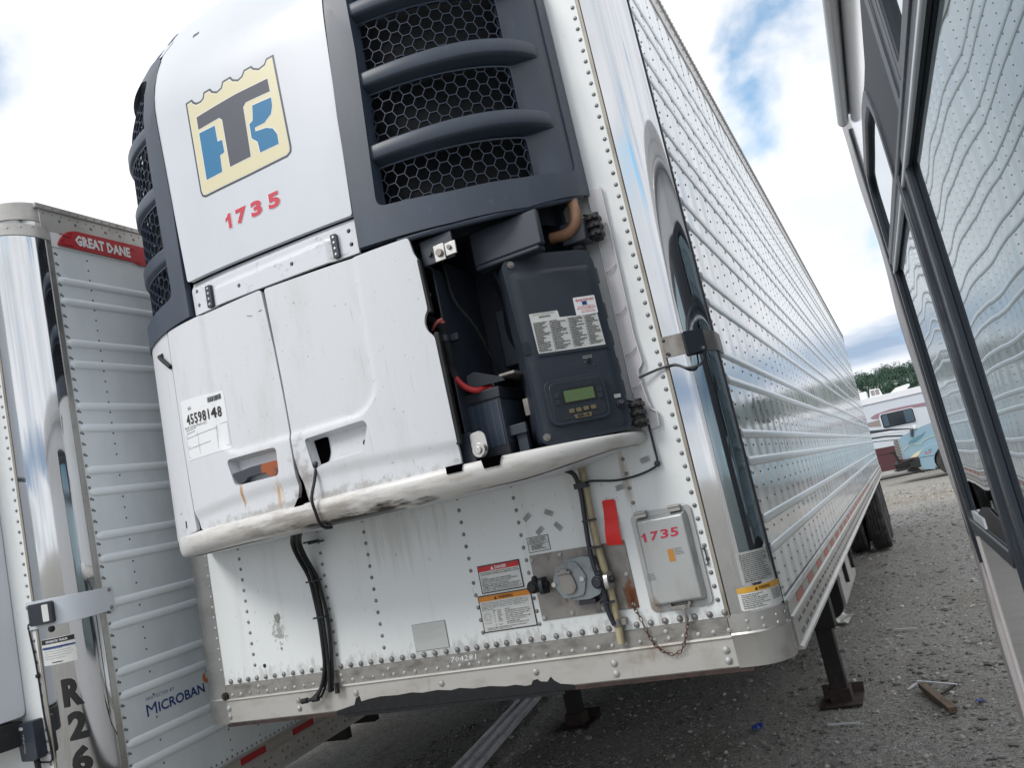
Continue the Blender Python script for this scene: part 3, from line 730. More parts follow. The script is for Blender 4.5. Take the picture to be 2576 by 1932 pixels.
# ------------------------------------------------------------------ ground
def ground():
    mb = MB(); n = 90; ext = []
    xs_ = sorted(set([-1500, -600, -250, -100, -50, -25] + [-14 + 0.5 * i for i in range(57)] + [25, 50, 100, 250, 600, 1500]))
    ys_ = sorted(set([-1500, -400, -100, -40, -20] + [-10 + 0.5 * i for i in range(121)] + [70, 100, 150, 250, 500, 900, 1600]))
    from mathutils import noise as mn
    vs = []
    for y in ys_:
        for x in xs_:
            h = 0.0
            if abs(x) < 60 and -30 < y < 160:
                h = 0.035 * (mn.noise(Vector((x * 0.35, y * 0.35, 0.3)))) + 0.012 * mn.noise(Vector((x * 1.3, y * 1.3, 4.3)))
                h -= 0.012
            vs.append((x, y, h))
    n = len(xs_)
    fs = [(j * n + i, j * n + i + 1, (j + 1) * n + i + 1, (j + 1) * n + i) for j in range(len(ys_) - 1) for i in range(n - 1)]
    mb.add(vs, fs)
    m = mat('gravel_ground', (166, 164, 158), 0.9, layers=[
        dict(col=(132, 131, 127), amt=0.85, scale=(34, 34, 34), lo=0.40, hi=0.62, detail=10, nr=0.75),
        dict(col=(176, 174, 168), amt=0.75, scale=(55, 55, 55), lo=0.56, hi=0.72, detail=8, nr=0.8),
        dict(col=(134, 126, 112), amt=0.6, scale=(0.45, 0.45, 1), lo=0.45, hi=0.72, detail=5),
        dict(col=(168, 165, 158), amt=0.65, scale=(1.1, 0.16, 1), lo=0.50, hi=0.66, detail=7),
        dict(col=(122, 116, 106), amt=0.6, scale=(2.2, 0.7, 1), lo=0.54, hi=0.70, detail=6),
        dict(col=(150, 134, 110), amt=0.4, scale=(1.6, 1.6, 1), lo=0.45, hi=0.75, blob=((2, 21, 0), (14, 3.4, 5))),
        dict(col=(156, 154, 150), amt=0.7, scale=(1.6, 1.6, 1), lo=0.45, hi=0.7, blob=((2, 17.5, 0), (14, 3.2, 5))),
        dict(col=(158, 154, 146), amt=0.7, scale=(2.6, 2.6, 1), lo=0.45, hi=0.7, blob=((2, 27, 0), (14, 4, 5)))],
        bumps=[((50, 50, 50), 0.9, 0.02, 6), ((140, 140, 140), 0.7, 0.006, 4)])
    t = m.node_tree; b = [q for q in t.nodes if q.type == 'BSDF_PRINCIPLED'][0]
    g = [q for q in t.nodes if q.type == 'NEW_GEOMETRY'][0]
    src = b.inputs['Base Color'].links[0].from_socket; cur = src
    for sc_, lo_, hi_ in ((92, 0.66, 1.30), (30, 0.86, 1.14)):
        vo = t.nodes.new('ShaderNodeTexVoronoi'); vo.inputs['Scale'].default_value = sc_; t.links.new(g.outputs['Position'], vo.inputs['Vector'])
        sp = t.nodes.new('ShaderNodeSeparateColor'); t.links.new(vo.outputs['Color'], sp.inputs[0])
        mr_ = t.nodes.new('ShaderNodeMapRange'); t.links.new(sp.outputs[0], mr_.inputs[0]); mr_.inputs[3].default_value = lo_; mr_.inputs[4].default_value = hi_
        mu = t.nodes.new('ShaderNodeVectorMath'); mu.operation = 'SCALE'; t.links.new(cur, mu.inputs[0]); t.links.new(mr_.outputs[0], mu.inputs['Scale']); cur = mu.outputs[0]
        if sc_ == 92:
            bn = t.nodes.new('ShaderNodeBump'); bn.inputs['Strength'].default_value = 0.9; bn.inputs['Distance'].default_value = 0.012; bn.invert = True
            t.links.new(vo.outputs['Distance'], bn.inputs['Height']); pn = b.inputs['Normal'].links[0].from_socket
            t.links.new(pn, bn.inputs['Normal']); t.links.new(bn.outputs[0], b.inputs['Normal'])
    t.links.new(cur, b.inputs['Base Color'])
    o = obj('ground', mb, m, None, kind='structure', smooth=60); return o
gnd = ground()
from mathutils import noise as mn
def gz(x, y): return 0.035 * (mn.noise(Vector((x * 0.35, y * 0.35, 0.3)))) + 0.012 * mn.noise(Vector((x * 1.3, y * 1.3, 4.3))) - 0.012

def gravel():
    rs = np.random.RandomState(5)
    ico_v = []; bm = bmesh.new(); bmesh.ops.create_icosphere(bm, subdivisions=1, radius=1.0)
    iv = np.array([v.co[:] for v in bm.verts]); jf = np.array([[v.index for v in f.verts] for f in bm.faces]); bm.free()
    groups = [('gravel_stones', (156, 154, 148), 26000), ('gravel_stones', (116, 115, 111), 20000), ('gravel_stones', (192, 190, 183), 6000)]
    for nm, col, N_ in groups:
        u = rs.rand(N_); y = 0.8 + 26 * u ** 2.3; x = -3.6 + rs.rand(N_) * (6.2 + 0.05 * y)
        r_ = np.exp(rs.normal(math.log(0.0056), 0.62, N_)); r_ = np.clip(r_, 0.003, 0.024) * (1 + 0.03 * y)
        sc = np.stack([r_ * rs.uniform(0.7, 1.4, N_), r_ * rs.uniform(0.7, 1.4, N_), r_ * rs.uniform(0.4, 0.8, N_)], 1)
        jit = 1 + rs.uniform(-0.28, 0.28, (N_, len(iv), 1))
        P = iv[None] * jit * sc[:, None]
        a = rs.rand(N_) * 6.283; ca, sa = np.cos(a)[:, None], np.sin(a)[:, None]
        X = P[..., 0] * ca - P[..., 1] * sa + x[:, None]; Y = P[..., 0] * sa + P[..., 1] * ca + y[:, None]
        gzv = np.array([gz(x[i], y[i]) for i in range(N_)]); Z = P[..., 2] + (gzv + r_ * 0.15)[:, None]
        V = np.stack([X, Y, Z], -1).reshape(-1, 3); F = (jf[None] + (np.arange(N_) * len(iv))[:, None, None]).reshape(-1, 3)
        me = bpy.data.meshes.new(nm); me.from_pydata(V.tolist(), [], F.tolist())
        m = mat('stone_%d' % col[0], col, 0.85, layers=[dict(col=tuple(int(c_ * 0.8) for c_ in col), amt=0.7, scale=(9, 9, 9), lo=0.4, hi=0.65)])
        me.materials.append(m); o = bpy.data.objects.new(nm, me); C.objects.link(o); o['kind'] = 'stuff'
        o['label'] = {156: 'mid grey crushed stones scattered over the yard', 116: 'dark grey crushed stones scattered over the yard', 192: 'pale crushed stones scattered over the yard'}[col[0]]; o['category'] = 'gravel'
gravel()

# ------------------------------------------------------------------ main trailer
T1 = thing('semi_trailer', 'large white refrigerated trailer with glossy ribbed side and silver box numbered 1735', 'trailer', (0, 0, 0))
P1 = build_trailer(T1, True)
landing_gear(T1, 3.27, 0.0)
running_gear(T1)
fw = P1['front']
# front rivets as individual sub-parts sharing meshes
def rivet_mesh(nm, r, h, m, n=10):
    mb = MB().dome((0, 0, 0), (0, -1, 0), r, h, n, 3); me = bpy.data.meshes.new(nm); me.from_pydata([tuple(v) for v in mb.v], [], mb.f)
    for p in me.polygons: p.use_smooth = True
    me.materials.append(M[m]); return me
rm_small = rivet_mesh('rivet', 0.0078, 0.0045, 'rivet'); rm_w = rivet_mesh('rivet', 0.0082, 0.0045, 'rivet_w')
rm_big = rivet_mesh('rivet', 0.0112, 0.007, 'rivet'); rm_bolt = rivet_mesh('bolt', 0.0135, 0.009, 'rivet_w', 14)
def rivet(me, x, z, o, par, nm='rivet'):
    r_ = bpy.data.objects.new(nm, me); C.objects.link(r_); r_.parent = par; r_.location = (x, -o, z); return r_
z = 1.262
while z < 3.78: rivet(rm_small, -0.184 , z, 0.002, fw); z += 0.0452
for cxv, z0, dz in ((-0.393, 1.628, 0.052), (-0.844, 1.269, 0.0466), (-1.085, 1.268, 0.0466), (-1.546, 1.267, 0.0466), (-1.785, 1.266, 0.0467), (-2.241, 1.274, 0.0463), (-2.443, 1.271, 0.0466)):
    z = z0
    while z < 1.80:
        rivet(rm_small if cxv != -2.443 else rm_w, cxv + random.uniform(-.001, .001), z, 0.002, fw); z += dz
rnd = random.Random(3)
x = -2.394
while x < -0.17:
    rivet(rm_big if rnd.random() < .99 else rm_small, x, 1.2185, 0.003, fw)
    rivet(rm_w, x, 1.161, 0.0058, P1['band']); x += 0.0515 if not (-1.25 < x < -1.0) else 0.043
for x in (-2.24, -1.785, -1.083, -0.388, -1.545): rivet(rm_w, x + 0.006, 1.184, 0.0058, P1['band'])
for x, zs in ((-0.195, (1.101, 1.067)), (-0.591, (1.102, 1.067)), (-0.897, (1.105,)), (-1.306, (1.105,)), (-1.719, (1.107,)), (-2.025, (1.106, 1.073)), (-2.424, (1.106, 1.072))):
    for z in zs: rivet(rm_bolt, x, z, 0.006, P1['sill'], 'bolt')
# torn black strip along the sill
up = [(-1.83, 1.046), (-1.76, 1.058), (-1.735, 1.062), (-1.722, 1.088), (-1.705, 1.094), (-1.70, 1.072), (-1.66, 1.078), (-1.60, 1.083), (-1.52, 1.080), (-1.45, 1.084), (-1.40, 1.078), (-1.33, 1.082), (-1.27, 1.075), (-1.23, 1.080), (-1.17, 1.072), (-1.10, 1.074), (-1.03, 1.066), (-0.99, 1.068), (-0.95, 1.060), (-0.925, 1.062), (-0.915, 1.076), (-0.897, 1.079), (-0.885, 1.069), (-0.858, 1.066), (-0.842, 1.082), (-0.832, 1.068), (-0.81, 1.054), (-0.76, 1.046)]
mb = MB(); sheet(mb, W, up + [(-0.76, 1.032), (-1.0, 1.030), (-1.4, 1.031), (-1.83, 1.032)], 0.0085, 0.003)
mb.box((-1.80, -0.006, 1.016), (-0.80, 0.03, 1.036))
obj('torn_rubber_strip', mb, 'tape', P1['sill'], smooth=0)
for xa, xb_ in ((-0.80, -0.12), (-2.45, -1.83)):
    mb = MB(); mb.box((xa, -0.003, 1.027), (xb_, 0.03, 1.0402)); obj('rusty_lower_edge', mb, 'rust', P1['sill'])
# chalk number
mb = MB(); put_text(mb, W, '704281', -1.247, 1.176, -1.134, 1.196, 0.0066, 0.0, 1, shear=0.004); obj('chalk_number', mb, 'white_print', P1['band'], smooth=0)
# connection plate
mb = MB(); sheet(mb, W, [(-0.828, 1.278), (-0.455, 1.275), (-0.454, 1.508), (-0.828, 1.516)], 0.007, 0.005, holes=[]); pl = obj('connection_plate', mb, 'plate', T1, bevel=0.001, seg=1)
for x, z in ((-0.82, 1.5), (-0.705, 1.5), (-0.59, 1.499), (-0.473, 1.393), (-0.472, 1.288), (-0.584, 1.291), (-0.704, 1.291), (-0.818, 1.289)):
    mb = MB(); mb.cyl((x, -0.006, z), (x, -0.011, z), 0.0085, 6); mb.dome((x, -0.011, z), (0, -1, 0), 0.007, 0.003, 8); obj('bolt', mb, 'rivet_w', pl)
# seven-way socket
hexo = [(-0.722, 1.412), (-0.690, 1.478), (-0.612, 1.482), (-0.578, 1.470), (-0.560, 1.400), (-0.575, 1.345), (-0.620, 1.332), (-0.690, 1.337)]
mb = MB(); sheet(mb, W, rpoly([(x + 0.012, z + 0.002) for x, z in hexo], 0.012), 0.055, 0.05); so = obj('electrical_socket', mb, 'socket', T1, bevel=0.004)
mb = MB(); sheet(mb, W, rpoly([(-0.733, 1.408), (-0.705, 1.468), (-0.632, 1.474), (-0.600, 1.415), (-0.622, 1.352), (-0.700, 1.348)], 0.014), 0.063, 0.009); obj('socket_face', mb, 'socket', so, bevel=0.002)
mb = MB(); sheet(mb, W, rpoly([(-0.700, 1.435), (-0.652, 1.435), (-0.640, 1.385), (-0.655, 1.364), (-0.688, 1.364), (-0.702, 1.388)], 0.016), 0.072, 0.010); mb.cyl((-0.700, -0.072, 1.438), (-0.652, -0.072, 1.438), 0.006, 8); mb.box((-0.690, -0.078, 1.436), (-0.662, -0.07, 1.452))
obj('socket_lid', mb, 'plate', so, bevel=0.002)
for x, z in ((-0.727, 1.404), (-0.617, 1.408)):
    mb = MB(); mb.cyl((x, -0.060, z), (x, -0.068, z), 0.009, 10); obj('screw', mb, 'steel', so)
mb = MB(); mb.box((-0.655, -0.05, 1.318), (-0.59, -0.01, 1.334)); mb.box((-0.585, -0.045, 1.34), (-0.562, -0.01, 1.375)); obj('socket_bracket', mb, 'black', so, bevel=0.003)
# gladhands
def glad(x, z, s_, m1, m2):
    mb = MB(); mb.cyl((x, -0.006, z), (x, -0.045, z), 0.014, 12); mb.cyl((x, -0.04, z + 0.006), (x - s_ * 0.004, -0.085, z + 0.004), 0.026, 16, 0.023)
    mb.cyl((x - s_ * 0.002, -0.084, z + 0.004), (x - s_ * 0.003, -0.094, z + 0.004), 0.017, 14)
    g = obj('gladhand', mb, m1, T1, bevel=0.003)
    mb = MB(); sheet(mb, lambda u, v, o: (x + s_ * (0.026 + o), -0.05 - u, z + v), rpoly([(-0.03, -0.03), (0.03, -0.026), (0.034, 0.0), (0.026, 0.03), (-0.02, 0.032), (-0.03, 0.0)], 0.012), 0.008, 0.016); obj('coupling_plate', mb, m2, g, bevel=0.003)
    mb = MB(); mb.dome((x, -0.06, z + 0.03), (0, -0.3, 1), 0.012, 0.012, 10); mb.cyl((x + s_ * 0.01, -0.05, z + 0.002), (x + s_ * 0.045, -0.05, z + 0.004), 0.012, 12); obj('knuckle', mb, m1, g)
glad(-0.80, 1.405, 1, 'rubber', 'black')
glad(-0.553, 1.385, 1, 'black', 'steel')
# red tag strip
tagp = [(-0.503, 1.652), (-0.497, 1.658), (-0.459, 1.655), (-0.455, 1.648), (-0.458, 1.56), (-0.460, 1.495), (-0.518, 1.502), (-0.508, 1.58)]
mb = MB(); sheet(mb, lambda u, v, o: (u, -0.012 - o - 0.006 * math.sin((v - 1.5) * 38) - 0.05 * max(0, 1.66 - v) * 0.35, v), tagp, 0.0, 0.0015, gv=0.01, gu=0.01)
tag(obj('tag_flag', mb, 'red'), 'bright red plastic flag hanging beside the black cable above the socket plate', 'tag')
# conduit with cable ties, and black cable
mb = MB(); mb.tube([(-0.545, -0.022, 1.80), (-0.547, -0.024, 1.70), (-0.548, -0.028, 1.54), (-0.540, -0.030, 1.42), (-0.536, -0.028, 1.30), (-0.540, -0.026, 1.168)], 0.0135, 12); cd = obj('conduit', mb, 'conduit', T1)
mb = MB(); mb.tube([(-0.60, -0.12, 1.80), (-0.570, -0.06, 1.775), (-0.561, -0.045, 1.735), (-0.559, -0.045, 1.69), (-0.566, -0.046, 1.60), (-0.571, -0.05, 1.50), (-0.566, -0.052, 1.43), (-0.553, -0.048, 1.36), (-0.556, -0.045, 1.29), (-0.545, -0.042, 1.235)], 0.0088, 10); cb = obj('power_cable', mb, 'black', T1)
for z in (1.60, 1.505, 1.315):
    mb = MB(); mb.cyl((-0.556, -0.035, z - 0.003), (-0.556, -0.035, z + 0.003), 0.026, 12); mb.box((-0.535, -0.062, z - 0.004), (-0.52, -0.052, z + 0.004)); obj('cable_tie', mb, 'black', cb)
mb = MB(); mb.box((-0.555, -0.03, 1.228), (-0.506, -0.004, 1.250)); mb.cyl((-0.539, -0.028, 1.226), (-0.539, -0.028, 1.252), 0.0155, 12); obj('conduit_bracket', mb, 'plate', cd, bevel=0.001)
mb = MB(); mb.box((-0.575, -0.06, 1.715), (-0.53, -0.02, 1.735)); mb.tube([(-0.53, -0.04, 1.73), (-0.515, -0.03, 1.733), (-0.435, -0.02, 1.717), (-0.364, -0.02, 1.716), (-0.30, -0.02, 1.726), (-0.270, -0.02, 1.744), (-0.269, -0.016, 1.80), (-0.270, -0.014, 1.88)], 0.0042, 8)
mb.dome((-0.272, -0.016, 1.742), (0, -1, 0), 0.012, 0.012, 8); obj('marker_wire', mb, 'black', T1)
# document box
mb = MB(); sheet(mb, W, rrect(-0.413, 1.252, -0.197, 1.589, 0.020), 0.010, 0.008); dbx = obj('document_box', mb, 'docbox', T1, bevel=0.003)
def pan(u, v):
    d = min(u + 0.398, -0.212 - u, v - 1.268, 1.573 - v); t = max(0, min(1, d / 0.014)); return 0.028 * (t * t * (3 - 2 * t))
mb = MB(); sheet(mb, W, rrect(-0.398, 1.268, -0.212, 1.573, 0.022), 0.0105, 0.003, gu=0.0045, gv=0.0045, offf=pan); lid = obj('box_lid', mb, 'docbox', dbx, smooth=60)
for x in (-0.370, -0.249):
    mb = MB(); mb.box((x - 0.021, -0.030, 1.573), (x + 0.021, -0.006, 1.594)); mb.cyl((x - 0.021, -0.030, 1.590), (x + 0.021, -0.030, 1.590), 0.005, 10)
    h_ = obj('hinge', mb, 'alu', dbx, bevel=0.001)
mb = MB(); mb.box((-0.34, -0.034, 1.254), (-0.272, -0.008, 1.266)); mb.box((-0.345, -0.03, 1.262), (-0.335, -0.01, 1.276)); mb.box((-0.277, -0.03, 1.262), (-0.267, -0.01, 1.276)); mb.tube([(-0.294, -0.035, 1.256), (-0.292, -0.035, 1.235), (-0.296, -0.03, 1.205)], 0.0055, 8)
obj('latch', mb, 'plate', dbx, bevel=0.001)
mb = MB(); mb.box((-0.186, -0.012, 1.38), (-0.183, -0.005, 1.435)); mb.box((-0.194, -0.012, 1.433), (-0.183, -0.005, 1.436)); mb.box((-0.192, -0.012, 1.379), (-0.183, -0.005, 1.382)); obj('latch_hook', mb, 'black', dbx)
for s_, x0, dz in (('1', -0.386, 0), ('7', -0.350, .001), ('3', -0.314, .002), ('5', -0.279, .002)):
    mb = MB(); digit_one(mb, W, x0 + 0.004, 1.490 + dz, x0 + 0.025, 1.520 + dz, 0.0395) if s_ == '1' else put_text(mb, W, s_, x0 + (0.010 if s_ == '1' else 0), 1.490 + dz, x0 + (0.026 if s_ == '1' else 0.028), 1.520 + dz, 0.0395, 0.03, 3, shear=0.004); obj('digit', mb, 'red_paint', lid, smooth=0)
mb = MB(); sheet(mb, W, [(-0.302, 1.412), (-0.281, 1.412), (-0.281, 1.453), (-0.302, 1.453)], 0.0395, 0.0006); obj('sticker', mb, 'tagorange', lid, label='small orange rectangular sticker')
mb = MB(); fineprint(mb, W, -0.278, -0.246, 1.43, 1.455, 4, 0.003, 0.0392, 5); fineprint(mb, W, -0.392, -0.36, 1.36, 1.385, 4, 0.003, 0.0392, 6); obj('faded_marks', mb, 'grey_ink', lid, smooth=0, kind='stuff')
# chain
pts = [(-0.471, 1.337), (-0.473, 1.285), (-0.457, 1.248), (-0.444, 1.192), (-0.428, 1.149), (-0.401, 1.121), (-0.371, 1.108), (-0.340, 1.117), (-0.315, 1.157), (-0.298, 1.200), (-0.294, 1.238)]
seg = []
for i in range(len(pts) - 1):
    for k in range(6): seg.append((pts[i][0] + (pts[i + 1][0] - pts[i][0]) * k / 6, pts[i][1] + (pts[i + 1][1] - pts[i][1]) * k / 6))
acc = [seg[0]]
for p in seg:
    if math.hypot(p[0] - acc[-1][0], p[1] - acc[-1][1]) > 0.0125: acc.append(p)
mb = MB()
for i in range(len(acc) - 1):
    p, q = Vector((acc[i][0], -0.018, acc[i][1])), Vector((acc[i + 1][0], -0.018, acc[i + 1][1])); d = (q - p).normalized(); c_ = (p + q) / 2
    s_ = Vector((0, 1, 0)) if i % 2 else d.cross(Vector((0, 1, 0)))
    ring = [tuple(c_ + d * math.cos(t) * 0.0105 + s_ * math.sin(t) * 0.0052) for t in [2 * math.pi * k / 10 for k in range(11)]]
    mb.tube(ring, 0.0014, 5, 1)
obj('chain', mb, 'chain', dbx, smooth=60)
# labels on the front
def label(x0, z0, x1, z1, base='label', border='ink', bw=0.004, o=0.004, par=None, lab=None, mapf=W):
    mb = MB(); sheet(mb, mapf, [(x0, z0), (x1, z0), (x1, z1), (x0, z1)], o, 0.001, gu=0.02)
    b = obj('label', mb, border, par, smooth=40, label=lab)
    mb = MB(); sheet(mb, mapf, [(x0 + bw, z0 + bw), (x1 - bw, z0 + bw), (x1 - bw, z1 - bw), (x0 + bw, z1 - bw)], o + 0.0006, 0.0006, gu=0.02); return b, mb
def textrows(mb, rows, x0, z1, h, lead, o, cw, mapf=W):
    z = z1
    for s_ in rows:
        if s_: put_text(mb, mapf, s_, x0, z - h, x0 + cw * len(s_), z, o, 0.01, 1)
        z -= lead
    return mb
b, face = label(-1.055, 1.408, -0.874, 1.512, par=T1, lab='white danger sticker with red header and black border')
obj('label_face', face, 'label', b)
mb = MB(); sheet(mb, W, [(-1.051, 1.489), (-0.878, 1.489), (-0.878, 1.508), (-1.051, 1.508)], 0.0054, 0.0006); obj('label_header', mb, 'danger', b)
mb = MB(); put_text(mb, W, 'DANGER', -0.980, 1.4925, -0.930, 1.5045, 0.0062, 0.03, 2); sheet(mb, W, [(-0.998, 1.492), (-0.985, 1.492), (-0.9915, 1.505)], 0.006, 0.0004); obj('label_text', mb, 'white_print', b, smooth=0)
mb = MB(); textrows(mb, ['THIS TRAILER IS EQUIPPED WITH SPRING BRAKE', 'ACTUATORS FOR PARKING AND EMERGENCY BRAKES.', '', 'DO NOT:', 'OPERATE TRAILER WITH SPRING BRAKE', 'ACTUATORS REMOVED OR WITH POWER SPRINGS', 'MECHANICALLY COMPRESSED (CAGED).', 'MANUALLY UNCAGE POWER SPRINGS', 'UNLESS WHEELS ARE CHOCKED FRONT AND REAR.', 'ATTEMPT TO DISASSEMBLE BRAKE ACTUATORS.', 'FAILURE TO HEED THIS WARNING CAN RESULT IN', 'PROPERTY DAMAGE, SERIOUS INJURY OR DEATH.'], -1.046, 1.485, 0.0046, 0.0061, 0.0055, 0.0039)
obj('label_text', mb, 'ink', b, smooth=0)
b, face = label(-1.078, 1.265, -0.852, 1.402, par=T1, lab='white warning sticker with orange header and black border')
obj('label_face', face, 'label', b)
mb = MB(); sheet(mb, W, [(-1.074, 1.379), (-0.856, 1.379), (-0.856, 1.398), (-1.074, 1.398)], 0.0054, 0.0006); obj('label_header', mb, 'warning', b)
mb = MB(); put_text(mb, W, 'WARNING', -0.990, 1.3825, -0.928, 1.3945, 0.0062, 0.02, 2); sheet(mb, W, [(-1.008, 1.382), (-0.995, 1.382), (-1.0015, 1.395)], 0.006, 0.0004)
textrows(mb, ['TRAILER IS EQUIPPED WITH ANTI-LOCK BRAKE SYSTEM (ABS). NO. 7', '(BLUE) CIRCUIT IS INTENDED FOR CONTINUOUS POWER SUPPLY TO ABS', 'FOR MOST EFFECTIVE ABS OPERATION, TOWING VEHICLE MUST SUPPLY', 'MINIMUM OF 10 AMPS AT 12.5 VOLTS TO NO. 1 (ABS) AND NO. 7', '(BLUE) CIRCUITS'], -1.068, 1.374, 0.0042, 0.0062, 0.0055, 0.0033)
for i, (a_, c1, c2) in enumerate((('PIN', 'COLOR', 'CIRCUIT'), ('1', 'WHITE', 'GROUND RETURN TO TOWING VEHICLE'), ('2', 'BLACK', 'CLEARANCE, SIDE MARKER & ID LAMPS'), ('3', 'YELLOW', 'LEFT TURN SIGNAL & HAZARD LAMPS'), ('4', 'RED', 'STOP LAMPS & ABS POWER'), ('5', 'GREEN', 'RIGHT TURN SIGNAL & HAZARD LAMPS'), ('6', 'BROWN', 'TAIL, LICENSE, CLEARANCE &'), ('', '', 'SIDE MARKER LAMPS'), ('7', 'BLUE', 'ABS CONTINUOUS ENABLED POWER'))):
    z = 1.344 - i * 0.0066
    for s_, x0 in ((a_, -1.022), (c1, -1.006), (c2, -0.974)):
        if s_: put_text(mb, W, s_, x0, z - 0.0042, x0 + 0.0033 * len(s_), z, 0.0055, 0.01, 1)
textrows(mb, ['FAILURE TO HEED THIS WARNING CAN RESULT IN PROPERTY', 'DAMAGE, SERIOUS INJURY OR DEATH.'], -1.060, 1.282, 0.0042, 0.0062, 0.0055, 0.0033)
put_text(mb, W, 'J560 SOCKET', -1.066, 1.296, -1.036, 1.2995, 0.0055, 0.01, 1)
obj('label_text', mb, 'ink', b, smooth=0)
mb = MB()
for cxx, czz, rr in [(-1.049, 1.322, 0.0165)] + [(-1.049 + 0.010 * math.cos(k * 1.047), 1.322 + 0.010 * math.sin(k * 1.047), 0.0022) for k in range(6)]:
    N_ = 18; vs = []; 
    for k in range(N_):
        t = 2 * math.pi * k / N_; vs += [W(cxx + rr * math.cos(t), czz + rr * math.sin(t), 0.0057), W(cxx + (rr - .0008) * math.cos(t), czz + (rr - .0008) * math.sin(t), 0.0057)]
    mb.add(vs, [(2 * k, 2 * ((k + 1) % N_), 2 * ((k + 1) % N_) + 1, 2 * k + 1) for k in range(N_)])
obj('label_diagram', mb, 'grey_ink', b, smooth=0)
b, face = label(-0.826, 1.524, -0.737, 1.580, bw=0.0022, par=T1, lab='small white sticker with thin black border and table')
obj('label_face', face, 'label', b)
mb = MB(); put_text(mb, W, 'GREAT DANE TRAILERS', -0.815, 1.5705, -0.748, 1.5755, 0.0055, 0.02, 1); fineprint(mb, W, -0.820, -0.745, 1.556, 1.570, 3, 0.0022, 0.0055, 3); fineprint(mb, W, -0.812, -0.752, 1.532, 1.552, 4, 0.0028, 0.0055, 4)
lines(mb, W, [(-0.824, -0.739, 1.554, 0.0012)], 0.0055); obj('label_text', mb, 'ink', b, smooth=0)
b, face = label(-1.396, 1.233, -1.241, 1.336, 'ghost', 'grey_ink', 0.0018, par=T1, lab='worn off blank label with thin grey outline')
obj('label_face', face, 'ghost', b)
mb = MB(); fineprint(mb, W, -1.388, -1.25, 1.27, 1.33, 7, 0.0015, 0.0054, 8, ragged=0.6); obj('label_text', mb, 'label_grey', b, smooth=0)
# little torn sticker remains
for x, z, a in ((-0.805, 1.655, 0.6), (-0.715, 1.655, -0.5), (-0.765, 1.598, 0.6), (-0.69, 1.600, -0.9), (-0.425, 1.690, 0.1), (-0.315, 1.765, 0.15)):
    mb = MB(); ca, sa = math.cos(a), math.sin(a); f_ = lambda u, v, o, x=x, z=z, ca=ca, sa=sa: W(x + u * ca - v * sa, z + u * sa + v * ca, o)
    sheet(mb, f_, rrect(-0.018, -0.010, 0.018, 0.010, 0.003, 2), 0.0045, 0.0006); s_ = obj('sticker_scrap', mb, 'label_grey', T1)
    mb = MB(); fineprint(mb, f_, -0.014, 0.014, -0.008, 0.008, 4, 0.0018, 0.0052, int(x * -1000)); obj('sticker_print', mb, 'grey_ink', s_, smooth=0)
# labels on the polished corner
b, face = label(0.072, 1.297, 0.192, 1.399, 'label_grey', 'label_grey', 0.003, 0.0042, P1['corner'], 'grey certification sticker full of small print', CR1)
obj('label_face', face, 'label_grey', b) if False else obj('label_face', face, 'label_grey', P1['corner'])
mb = MB(); fineprint(mb, CR1, 0.082, 0.184, 1.302, 1.394, 15, 0.0020, 0.0066, 11, ragged=0.25); obj('label_text', mb, 'ink', P1['corner'], smooth=0)
mb = MB(); sheet(mb, CR1, rrect(0.050, 1.214, 0.222, 1.288, 0.008), 0.0046, 0.001, gu=0.01); obj('label', mb, 'label', P1['corner'], label='white warning sticker with amber header wrapped low on the corner')
mb = MB(); sheet(mb, CR1, rrect(0.050, 1.270, 0.222, 1.288, 0.004), 0.0054, 0.0008, gu=0.01); obj('label_header', mb, 'warning_y', P1['corner'])
mb = MB(); put_text(mb, CR1, 'WARNING', 0.118, 1.2745, 0.160, 1.2840, 0.0066, 0.02, 2, gu=0.008); sheet(mb, CR1, [(0.106, 1.274), (0.116, 1.274), (0.111, 1.285)], 0.0062, 0.0004)
fineprint(mb, CR1, 0.060, 0.150, 1.219, 1.266, 8, 0.0020, 0.0062, 12, ragged=0.5); fineprint(mb, CR1, 0.160, 0.214, 1.232, 1.266, 7, 0.0018, 0.0062, 13, ragged=0.2); obj('label_text', mb, 'ink', P1['corner'], smooth=0)
# strap with marker lamp round the corner
mb = MB(); sheet(mb, CR1, [(0.006, 2.090), (0.300, 2.078), (0.300, 2.150), (0.006, 2.164)], 0.0075, 0.0025, gu=0.008); st = obj('corner_strap', mb, 'plate', T1, smooth=40)
mb = MB()
for a, z in ((0.014, 2.150), (0.016, 2.102), (0.022, 2.098)):
    p = CR1(a, z, 0.0075); mb.dome(p, (0, -1, 0), 0.006, 0.004, 8)
obj('strap_screw', mb, 'black', st)
fl_ = lambda u, v, o: tuple(Vector(CR1(0.108, 0, 0.012 + o)) + Vector((math.cos(0.62), math.sin(0.62), 0)) * u + Vector((0, 0, v)))
mb = MB(); sheet(mb, fl_, rrect(-0.036, 2.080, 0.036, 2.157, 0.004), 0.022, 0.024); md_ = obj('marker_module', mb, 'black', st, bevel=0.003)
mb = MB(); sheet(mb, fl_, [(0.018, 2.086), (0.028, 2.086), (0.028, 2.096), (0.018, 2.096)], 0.0226, 0.0004); put_text(mb, fl_, 'C', 0.008, 2.089, 0.013, 2.094, 0.0228, 0.0, 1); obj('module_print', mb, 'grey_ink', md_)
mb = MB(); mb.tube([CR1(0.118, 2.08, 0.02), CR1(0.116, 2.05, 0.035), CR1(0.10, 2.032, 0.04), CR1(0.07, 2.035, 0.03), CR1(0.035, 2.058, 0.014), (-0.165, -0.012, 2.060), (-0.20, -0.014, 2.057), (-0.26, -0.03, 2.045)], 0.0045, 8); obj('module_wire', mb, 'black', st)
